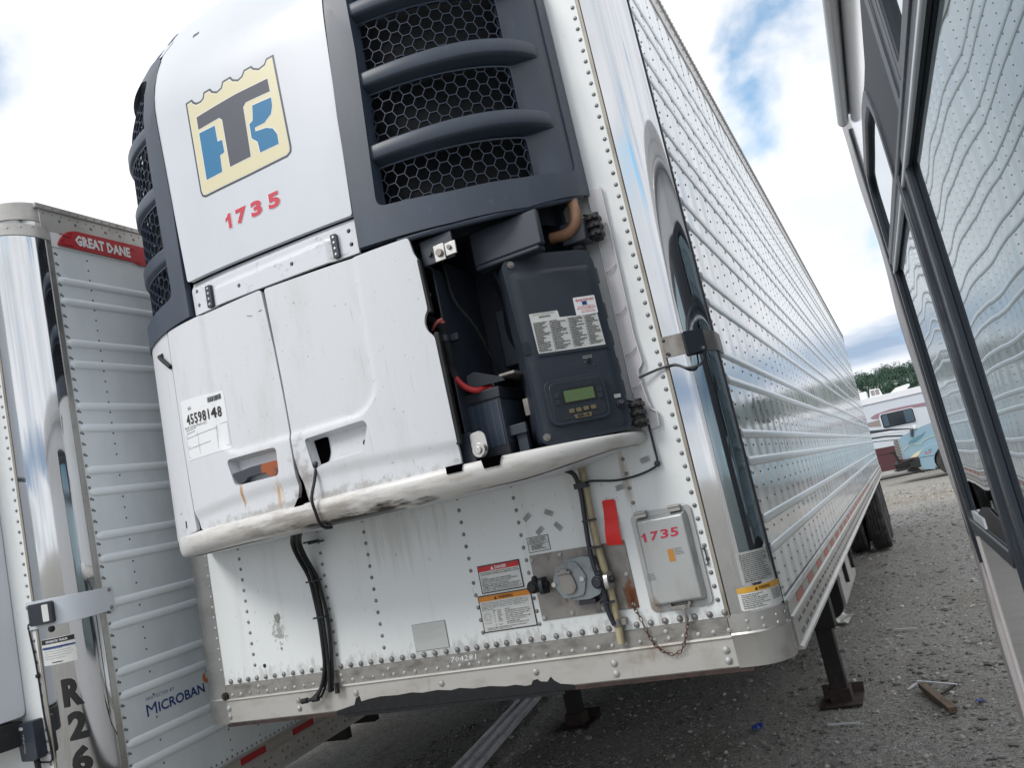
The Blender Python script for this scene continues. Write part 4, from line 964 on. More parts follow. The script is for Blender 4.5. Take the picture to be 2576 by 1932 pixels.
# worn number on the side
mb = MB()
for s_, y0, y1 in (('1', 0.58, 0.63), ('3', 0.72, 0.82), ('5', 0.86, 0.955)):
    digit_one(mb, SD, y0, 1.83, y1 + 0.02, 1.935, 0.0012) if s_ == '1' else put_text(mb, SD, s_, y0, 1.835 if s_ != '3' else 1.83, y1, 1.935, 0.0012, 0.01, 3)
obj('worn_number', mb, 'grey_ink', P1['side'], smooth=0)
# fuel tank under the floor, hose bundle
mb = MB(); sheet(mb, lambda u, v, o: (u, 3.95 + o, v), rrect(-0.95, 0.44, -0.19, 1.0, 0.10, 5), 1.5, 1.5); tk = obj('fuel_tank', mb, 'hub', T1, bevel=0.01)
mb = MB(); sheet(mb, lambda u, v, o: (u, 3.94 + o, v), rrect(-0.96, 0.43, -0.21, 1.0, 0.10, 5), 0.0, 0.06); obj('shaded_tank_end', mb, 'under', tk)  # dark colour paints the shade on the tank's front end
mb = MB(); mb.box((-0.185, 4.3, 0.95), (-0.16, 4.36, 0.62)); mb.box((-0.185, 5.1, 0.95), (-0.16, 5.16, 0.62)); obj('tank_strap', mb, 'under', tk)
hb = None
for i in range(5):
    dx = (i - 2) * 0.010; dy = (i % 2) * 0.012
    base = [(-1.62, -0.30, 1.80), (-1.70, -0.22, 1.785), (-1.80, -0.12, 1.748), (-1.835, -0.06, 1.69), (-1.822, -0.03, 1.60), (-1.812, -0.025, 1.50), (-1.808, -0.025, 1.42), (-1.814, -0.025, 1.32), (-1.825, -0.025, 1.22)]
    tail = [(-1.845, -0.03, 1.16), (-1.90, -0.035, 1.112), (-1.935, -0.04, 1.108)] if i == 0 else ([(-1.85, -0.03, 1.15), (-1.88, -0.035, 1.112)] if i < 3 else [(-1.83, -0.03, 1.16), (-1.832, -0.03, 1.13)])
    w = [math.sin(i * 2.1 + k * 0.9) * 0.004 for k in range(20)]
    mb = MB(); mb.tube([(p[0] + dx + w[k], p[1] - dy, p[2]) for k, p in enumerate(base + tail)], 0.0075 if i != 2 else 0.0055, 8)
    if i in (0, 1): e_ = (base + tail)[-1]; mb.cyl((e_[0] + dx + .01, e_[1] - dy, e_[2]), (e_[0] + dx - 0.02, e_[1] - dy, e_[2] - 0.002), 0.011, 10)
    if i == 4: mb.cyl((-1.79 , -0.03, 1.16), (-1.792, -0.03, 1.12), 0.010, 10)
    obj('drain_hose', mb, 'rubber', T1)
for z, x in ((1.742, -1.80), (1.58, -1.820), (1.43, -1.812), (1.735, -1.775)):
    mb = MB(); mb.box((x - 0.027, -0.052, z - 0.0035), (x + 0.027, -0.010, z + 0.0035)); mb.box((x - 0.034, -0.045, z - 0.004), (x - 0.024, -0.03, z + 0.003)); obj('cable_tie', mb, 'black', T1, bevel=0.002)
for pp_ in (0, 1, 2): pass
mb = MB(); sheet(mb, W, rpoly([(-2.09, 1.468), (-2.06, 1.474), (-2.055, 1.45), (-2.075, 1.43), (-2.088, 1.445)], 0.006), 0.004, 0.0008); obj('puncture', mb, 'grime', T1)
mb = MB(); sheet(mb, W, circ(-2.185, 1.265, 0.009, 10), 0.004, 0.0008); obj('puncture', mb, 'ink', T1)
mb = MB(); sheet(mb, W, circ(-2.075, 1.325, 0.006, 9), 0.004, 0.0008); obj('puncture', mb, 'grime', T1)
mb = MB(); mb.cyl((-2.432, -0.004, 1.16), (-2.432, -0.016, 1.16), 0.017, 14); mb.cyl((-2.432, -0.014, 1.16), (-2.432, -0.022, 1.16), 0.009, 8); obj('ground_bolt', mb, 'rust', T1)

# ------------------------------------------------------------------ refrigeration unit surface
UXC, UA, UD, UP = -1.355, 1.055, 0.48, 3.0
_t = np.linspace(-math.pi / 2, math.pi / 2, 1201)
_u = np.sign(np.sin(_t)) * np.abs(np.sin(_t)) ** (2 / UP)
_x = UXC + UA * _u; _y = -UD * np.cos(_t)
_dx = np.gradient(_x); _dy = np.gradient(_y); _l = np.hypot(_dx, _dy) + 1e-12
_nx = _dy / _l; _ny = -_dx / _l
_s = np.concatenate([[0], np.cumsum(np.hypot(np.diff(_x), np.diff(_y)))]); _s -= _s[600]
def US(s, z, o=0.0):
    if z > 3.55: o = o - 0.75 * (z - 3.55) ** 2
    x = float(np.interp(s, _s, _x)); y = float(np.interp(s, _s, _y)); nx = float(np.interp(s, _s, _nx)); ny = float(np.interp(s, _s, _ny))
    l = math.hypot(nx, ny); return (x + nx / l * o, y + ny / l * o, z)
def smooth01(t): t = max(0.0, min(1.0, t)); return t * t * (3 - 2 * t)
SC = -0.064
def mirs(s): return 2 * SC - s

TK = thing('refrigeration_unit', 'white and slate transport refrigeration unit with open service bay, mounted high on the middle trailer', 'refrigeration unit', (-1.355, -0.1, 1.75))
# inner core: dark sheets added so the gaps look black
mb = MB(); sheet(mb, US, [(-1.22, 1.87), (0.50, 1.87), (0.50, 2.68), (-1.22, 2.68)], -0.060, 0.02, gu=0.04); sheet(mb, US, [(-1.2, 2.66), (1.2, 2.66), (1.2, 3.85), (-1.2, 3.85)], -0.11, 0.02, gu=0.04, gv=0.1)
obj('dark_core', mb, 'dark', TK)
# central white panel
mb = MB(); sheet(mb, US, rpoly([(-0.470, 2.824), (0.352, 2.806), (0.366, 3.18), (0.386, 3.65), (0.392, 4.05), (-0.548, 4.05), (-0.540, 3.83), (-0.508, 3.37)], 0.012), 0.012, 0.02, gu=0.02, gv=0.06)
cp = obj('centre_panel', mb, 'plastic_clean', TK, bevel=0.004)
mb = MB(); sheet(mb, US, [(-0.306, 3.854), (-0.270, 3.856), (-0.270, 3.868), (-0.306, 3.871)], 0.0128, 0.0006); obj('panel_slot', mb, 'logo_grey', cp)
LO = [(-0.327, 3.536), (-0.289, 3.537), (-0.281, 3.523), (-0.267, 3.512), (-0.245, 3.510), (-0.231, 3.516), (-0.222, 3.537), (-0.185, 3.537), (-0.175, 3.521), (-0.154, 3.510), (-0.131, 3.515), (-0.118, 3.537), (-0.075, 3.538), (-0.064, 3.521), (-0.041, 3.510), (-0.021, 3.515), (-0.006, 3.534), (0.033, 3.534), (0.043, 3.520), (0.066, 3.508), (0.093, 3.513), (0.107, 3.530), (0.144, 3.530), (0.153, 3.146), (0.148, 3.127), (0.128, 3.116), (-0.069, 3.114), (-0.294, 3.117), (-0.312, 3.127), (-0.319, 3.148)]
LT = [(-0.277, 3.452), (-0.179, 3.454), (-0.061, 3.456), (0.099, 3.449), (0.100, 3.396), (-0.020, 3.403), (-0.036, 3.390), (-0.038, 3.185), (-0.145, 3.185), (-0.148, 3.385), (-0.162, 3.399), (-0.277, 3.398)]
LB = [(-0.276, 3.382), (-0.190, 3.378), (-0.188, 3.309), (-0.164, 3.307), (-0.162, 3.254), (-0.186, 3.250), (-0.188, 3.182), (-0.274, 3.182)]
RB = [(0.008, 3.377), (0.101, 3.370), (0.099, 3.335), (0.088, 3.308), (0.051, 3.287), (0.003, 3.287), (0.003, 3.271), (0.055, 3.264), (0.085, 3.249), (0.100, 3.220), (0.100, 3.180), (0.009, 3.182), (0.005, 3.228), (-0.020, 3.252), (-0.020, 3.311), (-0.002, 3.318), (0.003, 3.341)]
def decal(nm, poly, o, m, par, lab=None):
    mb = MB(); sheet(mb, US, poly, o, 0.0004, gu=0.03); return obj(nm, mb, m, par, label=lab)
lg = decal('logo_border', LO, 0.0128, 'logo_line', cp, 'stamp shaped emblem with grey outline on cream')
decal('logo_keyline', inset(LO, 0.0085), 0.0132, 'white_print', cp); decal('logo_field', inset(LO, 0.0108), 0.0136, 'cream', cp)
for nm, P_, m_ in (('logo_letter', LT, 'logo_grey'), ('logo_letter', LB, 'logo_blue'), ('logo_letter', RB, 'logo_blue')):
    decal('logo_keyline', inset(P_, -0.0028), 0.0140, 'white_print', cp); decal(nm, P_, 0.0145, m_, cp)
for s_, x0, x1 in (('1', -0.204, -0.178), ('7', -0.158, -0.100), ('3', -0.082, -0.024), ('5', 0.004, 0.064)):
    mb = MB(); digit_one(mb, US, -0.216, 2.947, -0.174, 3.013, 0.0132) if s_ == '1' else put_text(mb, US, s_, x0, 2.948, x1, 3.012, 0.0132, 0.065, 3, gu=0.012); mk = obj('digit_outline', mb, 'white_print', cp, smooth=0)
    mb = MB(); digit_one(mb, US, -0.213, 2.950, -0.177, 3.010, 0.0140) if s_ == '1' else put_text(mb, US, s_, x0 + .002, 2.950, x1 - .002, 3.010, 0.0140, 0.05, 3, gu=0.012); obj('digit', mb, 'red_paint', cp, smooth=0)
# bracket strip
def stripo(s, z):
    a = smooth01((s + 0.350) / 0.02) * smooth01((0.235 - s) / 0.02) * smooth01((2.762 - z) / 0.012); b = smooth01((2.818 - z) / 0.03)
    return -0.014 * (1 - a) * 0.6 - 0.012 * (1 - b)
mb = MB(); hol = [circ(-0.444, 2.780, 0.0085, 10), circ(-0.441, 2.722, 0.0085, 10), circ(-0.204, 2.724, 0.0085, 10), circ(0.058, 2.722, 0.0085, 10), circ(0.319, 2.711, 0.0085, 10), circ(0.317, 2.762, 0.0085, 10)]
sheet(mb, US, [(-0.470, 2.688), (0.345, 2.672), (0.352, 2.800), (-0.474, 2.820)], 0.004, 0.012, holes=hol, gu=0.01, gv=0.008, offf=stripo); br = obj('mounting_bracket', mb, 'strip', TK, smooth=50)
for s0, s1, z0 in ((-0.378, -0.350, 2.688), (0.246, 0.270, 2.678)):
    mb = MB(); sheet(mb, US, rrect(s0, z0, s1, z0 + 0.088, 0.003, 2), 0.010, 0.014); pl_ = obj('hinge_plate', mb, 'slate', br, bevel=0.0015)
    for dz in (0.012, 0.034, 0.056, 0.076):
        mb = MB(); p = US((s0 + s1) / 2, z0 + dz, 0.010); mb.dome(p, (0, -1, 0), 0.0055, 0.003, 8); obj('screw', mb, 'steel', br)
# slate grille shrouds both sides
MESH_O = -0.036
OPEN = [(2.785, 2.957), (3.025, 3.238), (3.318, 3.520), (3.595, 3.835)]
FINS = [(2.957, 3.040), (3.238, 3.318), (3.520, 3.595)]
for side_ in (1, -1):
    MESH_O = -0.036 if side_ == 1 else -0.014
    T = (lambda s: s) if side_ == 1 else mirs
    Um = (lambda s, z, o=0.0, T=T: US(T(s), z, o))
    Um2 = (lambda s, z, o=0.0, T=T: US(T(s) , z, o))
    e_s = 1.272
    topz = 3.93
    outer = [(0.356, 2.678), (0.70, 2.668), (0.96, 2.674), (e_s, 2.745), (e_s, 3.80), (e_s - 0.06, 3.90), (1.0, topz), (0.60, topz + 0.02), (0.46, topz - 0.01), (0.405, 3.86), (0.395, 3.65), (0.366, 3.18)]
    if side_ == -1: outer = [(s, z + (0.01 if z < 2.7 else 0)) for s, z in outer]
    hr = 1.205
    hole = rpoly([(0.452, 2.800), (0.72, 2.778), (0.97, 2.783), (hr, 2.820), (hr, 3.82), (1.0, 3.85), (0.60, 3.86), (0.484, 3.80), (0.484, 3.40)], 0.035, 4)
    mb = MB(); sheet(mb, Um, outer, 0.016, 0.028, holes=[hole], gu=0.03, gv=0.12); sh = obj('grille_shroud', mb, 'shroud', TK, bevel=0.006, seg=3)
    # reveal walls from the frame down to the mesh
    hin = [(s + (0.008 if s < 0.8 else -0.0), z + (0.008 if z < 3.2 else -0.008)) for s, z in hole]
    mb = MB(); n = len(hole)
    vs = [Um(s, z, 0.006) for s, z in hole] + [Um(min(s, 1.05) if s > 1.0 else s, z, MESH_O - 0.01) for s, z in hin]
    mb.add(vs, [(i, (i + 1) % n, n + (i + 1) % n, n + i) for i in range(n)])
    # side panel sloping from the mesh to the outer rim
    g = []
    NS, NZ = 8, 12
    for j in range(NZ + 1):
        z = 2.80 + (3.85 - 2.80) * j / NZ
        for i in range(NS + 1):
            s = 1.035 + (hr + 0.005 - 1.035) * i / NS; k = i / NS; g.append(Um(s, z, MESH_O - 0.012 + (0.058) * smooth01(k * 1.15)))
    mb.add(g, [(j * (NS + 1) + i, j * (NS + 1) + i + 1, (j + 1) * (NS + 1) + i + 1, (j + 1) * (NS + 1) + i) for j in range(NZ) for i in range(NS)])
    obj('shroud_reveal', mb, 'shroud', sh)
    mb = MB(); sheet(mb, Um, [(0.44, 2.74), (1.06, 2.74), (1.06, 3.9), (0.44, 3.9)], MESH_O - 0.045, 0.004, gu=0.04, gv=0.2); obj('condenser_coil', mb, 'coil', TK)
    # honeycomb screens
    for z0, z1 in OPEN:
        mb = MB(); R_ = 0.0275; dxs = 1.5 * R_; dzs = math.sqrt(3) * R_; edges = set()
        s0, s1 = 0.462, 1.040
        def key(p): return (round(p[0], 4), round(p[1], 4))
        nc = int((s1 - s0) / dxs) + 3; nr = int((z1 - z0) / dzs) + 3
        for i in range(-1, nc):
            for j in range(-1, nr):
                cxh = s0 + i * dxs; czh = z0 + j * dzs + (dzs / 2 if i % 2 else 0) + 0.008
                pts_ = [(cxh + R_ * math.cos(math.radians(60 * k)), czh + R_ * math.sin(math.radians(60 * k))) for k in range(6)]
                for k in range(6):
                    a, b = key(pts_[k]), key(pts_[(k + 1) % 6]); edges.add((min(a, b), max(a, b)))
        def clampseg(a, b):
            t0, t1 = 0.0, 1.0; d = (b[0] - a[0], b[1] - a[1])
            for ax, lo, hi in ((0, s0, s1), (1, z0 - 0.004, z1 + 0.004)):
                if abs(d[ax]) < 1e-9:
                    if a[ax] < lo or a[ax] > hi: return None
                    continue
                ta, tb = (lo - a[ax]) / d[ax], (hi - a[ax]) / d[ax]
                if ta > tb: ta, tb = tb, ta
                t0 = max(t0, ta); t1 = min(t1, tb)
            if t1 - t0 < 0.05: return None
            return ((a[0] + d[0] * t0, a[1] + d[1] * t0), (a[0] + d[0] * t1, a[1] + d[1] * t1))
        w = 0.00125
        for a, b in sorted(edges):
            sg = clampseg(a, b)
            if not sg: continue
            a, b = sg; d = Vector((b[0] - a[0], b[1] - a[1])); 
            if d.length < 1e-4: continue
            n_ = Vector((-d.y, d.x)).normalized() * w
            q = [(a[0] - n_.x, a[1] - n_.y), (a[0] + n_.x, a[1] + n_.y), (b[0] + n_.x, b[1] + n_.y), (b[0] - n_.x, b[1] - n_.y)]
            vs = [Um(s, z, MESH_O) for s, z in q] + [Um(s, z, MESH_O - 0.009) for s, z in q]
            mb.add(vs, [(0, 1, 2, 3), (0, 4, 5, 1), (1, 5, 6, 2), (2, 6, 7, 3), (3, 7, 4, 0)])
        fr_o = rrect(s0 - 0.004, z0 - 0.006, s1 + 0.004, z1 + 0.006, 0.018, 3); fr_i = inset(fr_o, 0.006)
        sheet(mb, Um, fr_o, MESH_O + 0.001, 0.010, holes=[fr_i], gu=0.04)
        obj('mesh_screen', mb, 'meshbar', sh, smooth=0)
    # fins
    for z0, z1 in FINS:
        tip = 1.185
        NS = 40; sec = []
        vs = []; prof_n = 10
        for i in range(NS + 1):
            s = 0.440 + (tip - 0.440) * i / NS; k = (tip - s) / 0.05
            end = math.sqrt(max(0.0, 1 - (1 - min(1, k)) ** 2)) if k < 1 else 1.0
            zc = (z0 + z1) / 2 + 0.012 * smooth01((s - 0.6) / 0.5); hh = (z1 - z0) / 2 * (0.86 + 0.10 * math.sin((s - 0.44) * 4)) * max(end, 0.05)
            fo = (0.004 if side_ == 1 else -0.006) + 0.008 * math.sin(min(1, (s - 0.44) / 0.5) * math.pi / 2) ; bk = MESH_O - 0.012
            dep = fo - bk
            for (a, b) in ((1, 0), (1, 0.78), (0.93, 0.95), (0.8, 1.0), (-0.30, 0.96), (-0.48, 0.90), (-0.60, 0.72), (-0.85, 0.3), (-1.0, 0.0)):
                vs.append(Um(s, zc + hh * a, bk + dep * b * (end if b > 0.5 else 1) ))
        pn = 9
        fs = [(i * pn + j, i * pn + j + 1, (i + 1) * pn + j + 1, (i + 1) * pn + j) for i in range(NS) for j in range(pn - 1)] + [tuple(range(NS * pn, (NS + 1) * pn))]
        mb = MB().add(vs, fs); obj('grille_fin', mb, 'shroud', sh, smooth=50)
# top cap
mb = MB(); sheet(mb, US, [(-1.20, 3.94), (-0.50, 3.96), (-0.552, 3.90), (-0.552, 4.06), (-1.15, 4.04)], 0.014, 0.02, gu=0.03, gv=0.05)
sheet(mb, US, [(0.395, 3.965), (1.15, 3.945), (1.15, 4.05), (0.395, 4.06)], 0.014, 0.02, gu=0.03, gv=0.05)
obj('top_cap', mb, 'plastic_clean', TK, bevel=0.004)
mb = MB(); vs = [US(-1.15 + 2.3 * i / 40, 4.05, 0.0) for i in range(41)]; vs2 = [(v[0], 0.0, 4.08) for v in vs]
mb.add(vs + vs2, [(i, i + 1, 41 + i + 1, 41 + i) for i in range(40)]); obj('top_cover', mb, 'plastic_clean', TK)
mb = MB(); sheet(mb, US, [(-0.575, 3.985), (-0.548, 4.0), (-0.548, 4.045), (-0.575, 4.035)], 0.016, 0.006); obj('top_vent', mb, 'shroud', TK)
# doors
def emb(s, z):
    # shallow U-shaped pressing across both doors
    d = min(0.318 - s + 0.02 * (z - 2.3), s + 0.43)
    r_ = 0.11; cxr = 0.318 - r_; czr = 2.110 + r_
    if s > cxr and z < czr: dd = r_ - math.hypot(s - cxr, czr - z)
    elif s < -0.43 + r_ and z < czr: dd = r_ - math.hypot(-0.43 + r_ - s, czr - z)
    else: dd = min(d, z - 2.110)
    a = -0.0085 * smooth01(dd / 0.022 + 0.5)
    c_ = 0.010 * smooth01((z - (1.955 + 0.02 * math.cos(s * 3))) / -0.05)
    return a - c_
mb = MB()
hl = rpoly([(-0.400, 2.093), (-0.145, 2.087), (-0.150, 1.984), (-0.372, 1.988)], 0.02, 4)
sheet(mb, US, rpoly([(-0.668, 2.680), (-0.336, 2.674), (-0.106, 2.676), (-0.088, 2.440), (-0.079, 2.214), (-0.076, 1.926), (-0.096, 1.862), (-0.632, 1.864), (-0.650, 1.93), (-0.664, 2.204)], 0.014), 0.010, 0.016, holes=[hl], gu=0.011, gv=0.011, offf=emb)
dl = obj('service_door', mb, 'plastic', TK, bevel=0.003, smooth=50, label='left lower service door with auction label and rusty handle')
def tray(poly, dep, slope=0.012, ztop=0.0):
    n = len(poly); inn = inset(poly, slope)
    vs = [US(s, z, 0.002 + emb(s, z)) for s, z in poly] + [US(s, z, -dep) for s, z in inn]
    mb = MB().add(vs, [(i, (i + 1) % n, n + (i + 1) % n, n + i) for i in range(n)])
    V, F, B = flat(inn); k = len(mb.v); mb.add([US(u, v, -dep) for u, v in V], F); return mb
obj('handle_recess', tray(hl, 0.034, 0.008), 'plastic', dl, smooth=40)
hp = [(-0.384, 2.036), (-0.278, 2.042), (-0.152, 2.040), (-0.142, 2.012), (-0.150, 1.994), (-0.180, 1.986), (-0.202, 1.992), (-0.212, 2.008), (-0.305, 2.008), (-0.325, 1.994), (-0.358, 1.992)]
mb = MB(); sheet(mb, US, rpoly(hp, 0.008), 0.006, 0.022, gu=0.02); obj('door_handle', mb, 'handle', dl, bevel=0.003)
mb = MB(); he = rpoly([(-0.010, 2.083), (0.250, 2.090), (0.262, 2.070), (0.228, 1.985), (0.050, 1.980), (0.010, 1.968)], 0.014, 4)
outr = rpoly([(-0.088, 2.672), (0.334, 2.656), (0.541, 2.660), (0.549, 2.600), (0.560, 2.577), (0.560, 2.395), (0.548, 2.38), (0.540, 2.355), (0.545, 2.325), (0.566, 2.300), (0.571, 1.963), (0.570, 1.858), (0.30, 1.860), (-0.040, 1.862), (-0.050, 1.93), (-0.067, 2.034), (-0.072, 2.3)], 0.012)
sheet(mb, US, outr, 0.012, 0.016, holes=[he], gu=0.011, gv=0.011, offf=emb); dr = obj('service_door', mb, 'plastic', TK, bevel=0.003, smooth=50, label='wide lower service door with black latch hole and empty handle recess')
obj('handle_recess', tray(he, 0.030, 0.010), 'plastic', dr, smooth=40)
mb = MB(); sheet(mb, US, rpoly([(-0.003, 2.078), (0.064, 2.076), (0.064, 2.020), (0.050, 1.990), (0.014, 1.984), (-0.002, 1.998)], 0.012), -0.026, 0.003); obj('latch_hole_dark', mb, 'void', dr)  # flat black plate painted as the dark inside of the latch hole
mb = MB(); sheet(mb, US, circ(0.219, 2.018, 0.012, 14), -0.026, 0.003); obj('knob_hole_dark', mb, 'void', dr)  # black disc painted as the dark of the knob hole
mb = MB(); sheet(mb, US, [(0.560, 2.385), (0.574, 2.385), (0.566, 2.575), (0.556, 2.575)], 0.013, 0.03); sheet(mb, US, [(0.566, 1.93), (0.584, 1.93), (0.580, 2.315), (0.564, 2.315)], 0.010, 0.03); obj('door_seal', mb, 'rubber', dr, bevel=0.003)
mb = MB(); sheet(mb, US, rpoly([(-1.0, 2.690), (-0.676, 2.686), (-0.672, 2.20), (-0.660, 1.93), (-0.655, 1.867), (-0.95, 1.850), (-1.27, 1.84), (-1.27, 2.69)], 0.010), 0.008, 0.014, gu=0.015, gv=0.04)
ls = obj('side_cowl', mb, 'plastic', TK, bevel=0.003, smooth=50)
mb = MB(); p = US(-0.752, 2.604, 0.008); q = US(-0.752, 2.604, 0.02); mb.dome(p, Vector(q) - Vector(p), 0.014, 0.010, 12); mb.tube([q, US(-0.735, 2.585, 0.018), US(-0.672, 2.535, 0.014)], 0.0095, 8); obj('rubber_latch', mb, 'rubber', ls)
mb = MB(); sheet(mb, US, rrect(-0.750, 1.888, -0.738, 1.918, 0.005, 3), 0.0088, 0.001); sheet(mb, US, [(-0.80, 1.950), (-0.78, 1.953), (-0.78, 1.955), (-0.80, 1.952)], 0.0088, 0.001); obj('cowl_slot', mb, 'ink', ls)
# auction label on the left door
DL = lambda s, z, o=0.0: US(s, z, o + 0.010 + emb(s, z))
mb = MB(); sheet(mb, DL, [(-0.640, 2.140), (-0.368, 2.132), (-0.370, 2.357), (-0.638, 2.382)], 0.0012, 0.0008, gu=0.015, gv=0.015); pp = obj('paper_label', mb, 'white_print', dl, smooth=60, label='translucent paper label with the lot number and bar code')
mb = MB(); put_text(mb, DL, '45598148', -0.608, 2.276, -0.394, 2.318, 0.0030, 0.02, 2, spacing=1.12, vdrop=-0.014, gu=0.008); put_text(mb, DL, 'North Carolina Movers LLC', -0.627, 2.262, -0.478, 2.273, 0.0028, 0.0, 1, vdrop=-0.006)
x = -0.455; r9 = random.Random(4)
while x < -0.390: 
    w = r9.choice((0.0012, 0.0022, 0.0034)); sheet(mb, DL, [(x, 2.330), (x + w, 2.330), (x + w, 2.350), (x, 2.350)], 0.0028, 0.0004); x += w + r9.choice((0.0012, 0.0022))
put_text(mb, DL, 'IAA', -0.588, 2.332, -0.566, 2.346, 0.0028, 0.0, 1)
obj('label_number', mb, 'ink', dl, smooth=0)
mb = MB(); lines(mb, DL, [(-0.628, -0.372, 2.236, 0.0012), (-0.628, -0.43, 2.192, 0.0012), (-0.628, -0.372, 2.148, 0.0012)], 0.0028)
for xx in (-0.628, -0.545, -0.43, -0.373): lines(mb, DL, [(xx, xx + 0.0012, 2.148 if xx != -0.545 else 2.15, 0.088)], 0.0028)
fineprint(mb, DL, -0.622, -0.54, 2.240, 2.262, 2, 0.0022, 0.0028, 9); fineprint(mb, DL, -0.622, -0.38, 2.222, 2.234, 1, 0.0018, 0.0028, 19); fineprint(mb, DL, -0.622, -0.44, 2.180, 2.190, 1, 0.0018, 0.0028, 29)
obj('label_form', mb, 'grey_ink', dl, smooth=0)
mb = MB()
for (a, b) in (((-0.19, 2.600), (-0.19, 2.632)), ((-0.19, 2.600), (-0.165, 2.592)), ((-0.13, 2.598), (-0.115, 2.600)), ((-0.112, 2.615), (-0.112, 2.655))):
    mb.beam(DL(a[0], a[1], 0.0015), DL(b[0], b[1], 0.0015), 0.002, 0.0012)
obj('scratch', mb, 'grey_ink', dl)
# lower bumper lip
mb = MB(); prof = [(-0.070, 1.862), (0.004, 1.8635), (0.016, 1.860), (0.022, 1.852), (0.024, 1.835), (0.019, 1.814), (0.006, 1.796), (-0.014, 1.784), (-0.045, 1.778), (-0.070, 1.777)]
NS = 110; vs = []; pn = len(prof)
for i in range(NS + 1):
    s = -1.276 + 2.55 * i / NS; k = 1 - (0.50 if s > 0 else 0.2) * smooth01((abs(s) - 0.70) / 0.5); sag = 0.012 * math.exp(-((s - 0.15) / 0.35) ** 2)
    for o_, z_ in prof:
        vs.append(US(s, 1.862 - (1.862 - z_) * k - (sag if z_ < 1.80 else 0) - (0.014 if s > 1.0 else 0) * smooth01((s - 1.0) / 0.2) * 0, o_ * k * (1 - 0.8 * smooth01((-s - 0.6) / 0.4))))
fs = [(i * pn + j, i * pn + (j + 1) % pn, (i + 1) * pn + (j + 1) % pn, (i + 1) * pn + j) for i in range(NS) for j in range(pn)] + [tuple(range(pn)), tuple(range(NS * pn, (NS + 1) * pn))[::-1]]
mb.add(vs, fs); lip = obj('lower_lip', mb, 'lip', TK, smooth=60)
mb = MB(); n = 60; ks_ = lambda s: 1 - (0.50 if s > 0 else 0.2) * smooth01((abs(s) - 0.70) / 0.5)
a = [US(-1.27 + 2.54 * i / n, 1.862 - 0.088 * ks_(-1.27 + 2.54 * i / n), -0.05 * ks_(-1.27 + 2.54 * i / n)) for i in range(n + 1)]; b = [(p[0], -0.002, p[2] + 0.004) for p in a]
mb.add(a + b, [(i, i + 1, n + 1 + i + 1, n + 1 + i) for i in range(n)]); obj('underside', mb, 'plastic_clean', TK)
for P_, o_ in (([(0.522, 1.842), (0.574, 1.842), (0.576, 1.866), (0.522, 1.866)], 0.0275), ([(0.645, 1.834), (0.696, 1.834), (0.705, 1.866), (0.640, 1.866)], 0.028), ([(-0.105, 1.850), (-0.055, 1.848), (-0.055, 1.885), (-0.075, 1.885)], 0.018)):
    mb = MB(); sheet(mb, US, P_, o_, 0.03); obj('dark_notch_block', mb, 'void', lip)  # proud black blocks stand in for the dark notches cut in the lip
mb = MB(); mb.tube([US(0.020, 1.985, 0.006), US(0.012, 1.93, 0.020), US(0.004, 1.87, 0.040), US(0.004, 1.82, 0.032), US(0.002, 1.785, 0.018), US(-0.002, 1.765, -0.01), US(-0.004, 1.762, -0.05)], 0.0055, 8); p = US(0.02, 1.985, 0.01); mb.dome(p, (0, -1, 0.2), 0.012, 0.01, 8); obj('tie_strap', mb, 'ink', TK)
# ------ open bay
mb = MB(); mb.box((-1.00, -0.055, 1.86), (-0.395, -0.02, 2.75)); bay = obj('bay_back', mb, 'dark', TK)
mb = MB(); fl_ = [US(0.48 + 0.78 * i / 10, 1.857, -0.03) for i in range(11)] + [(-0.32, -0.004, 1.857), (-0.95, -0.004, 1.857)]; mb.add(fl_, [tuple(range(len(fl_)))]); obj('bay_floor', mb, 'dark', TK)
mb = MB(); mb.add([US(0.50, 2.672, -0.02), US(0.75, 2.672, -0.02), US(1.0, 2.69, -0.02), US(1.2, 2.74, -0.01), (-0.40, -0.02, 2.72), (-0.95, -0.02, 2.70)], [(0, 1, 2, 3, 4, 5)]); obj('bay_ceiling', mb, 'dark', TK)
mb = MB(); mb.box((-0.885, -0.37, 1.862), (-0.80, -0.33, 2.60)); mb.box((-0.80, -0.37, 1.862), (-0.790, -0.06, 2.60)); fp = obj('frame_post', mb, 'slate', TK, bevel=0.003)
for z in (2.47, 2.20):
    mb = MB(); mb.cyl((-0.825, -0.372, z), (-0.825, -0.385, z), 0.011, 6); obj('bolt', mb, 'plate', fp)
mb = MB(); mb.box((-0.665, -0.30, 2.535), (-0.400, -0.27, 2.66)); mb.box((-0.665, -0.295, 2.520), (-0.415, -0.24, 2.540)); obj('air_duct', mb, 'slate', TK, bevel=0.006)
mb = MB(); mb.box((-0.80, -0.415, 2.555), (-0.672, -0.405, 2.648)); mb.box((-0.80, -0.41, 2.555), (-0.79, -0.30, 2.648)); bk_ = obj('latch_bracket', mb, 'slate', TK, bevel=0.003)
mb = MB(); mb.box((-0.745, -0.425, 2.553), (-0.703, -0.414, 2.612)); mb.box((-0.702, -0.422, 2.562), (-0.660, -0.414, 2.608)); la = obj('latch_plate', mb, 'steel', bk_, bevel=0.002)
mb = MB(); mb.cyl((-0.722, -0.425, 2.580), (-0.722, -0.436, 2.580), 0.014, 16, 0.012); mb.cyl((-0.684, -0.422, 2.588), (-0.684, -0.430, 2.588), 0.008, 6); obj('latch_stud', mb, 'plate', bk_)
mb = MB(); mb.cyl((-0.765, -0.415, 2.592), (-0.765, -0.424, 2.592), 0.009, 10); obj('stud', mb, 'black', bk_)
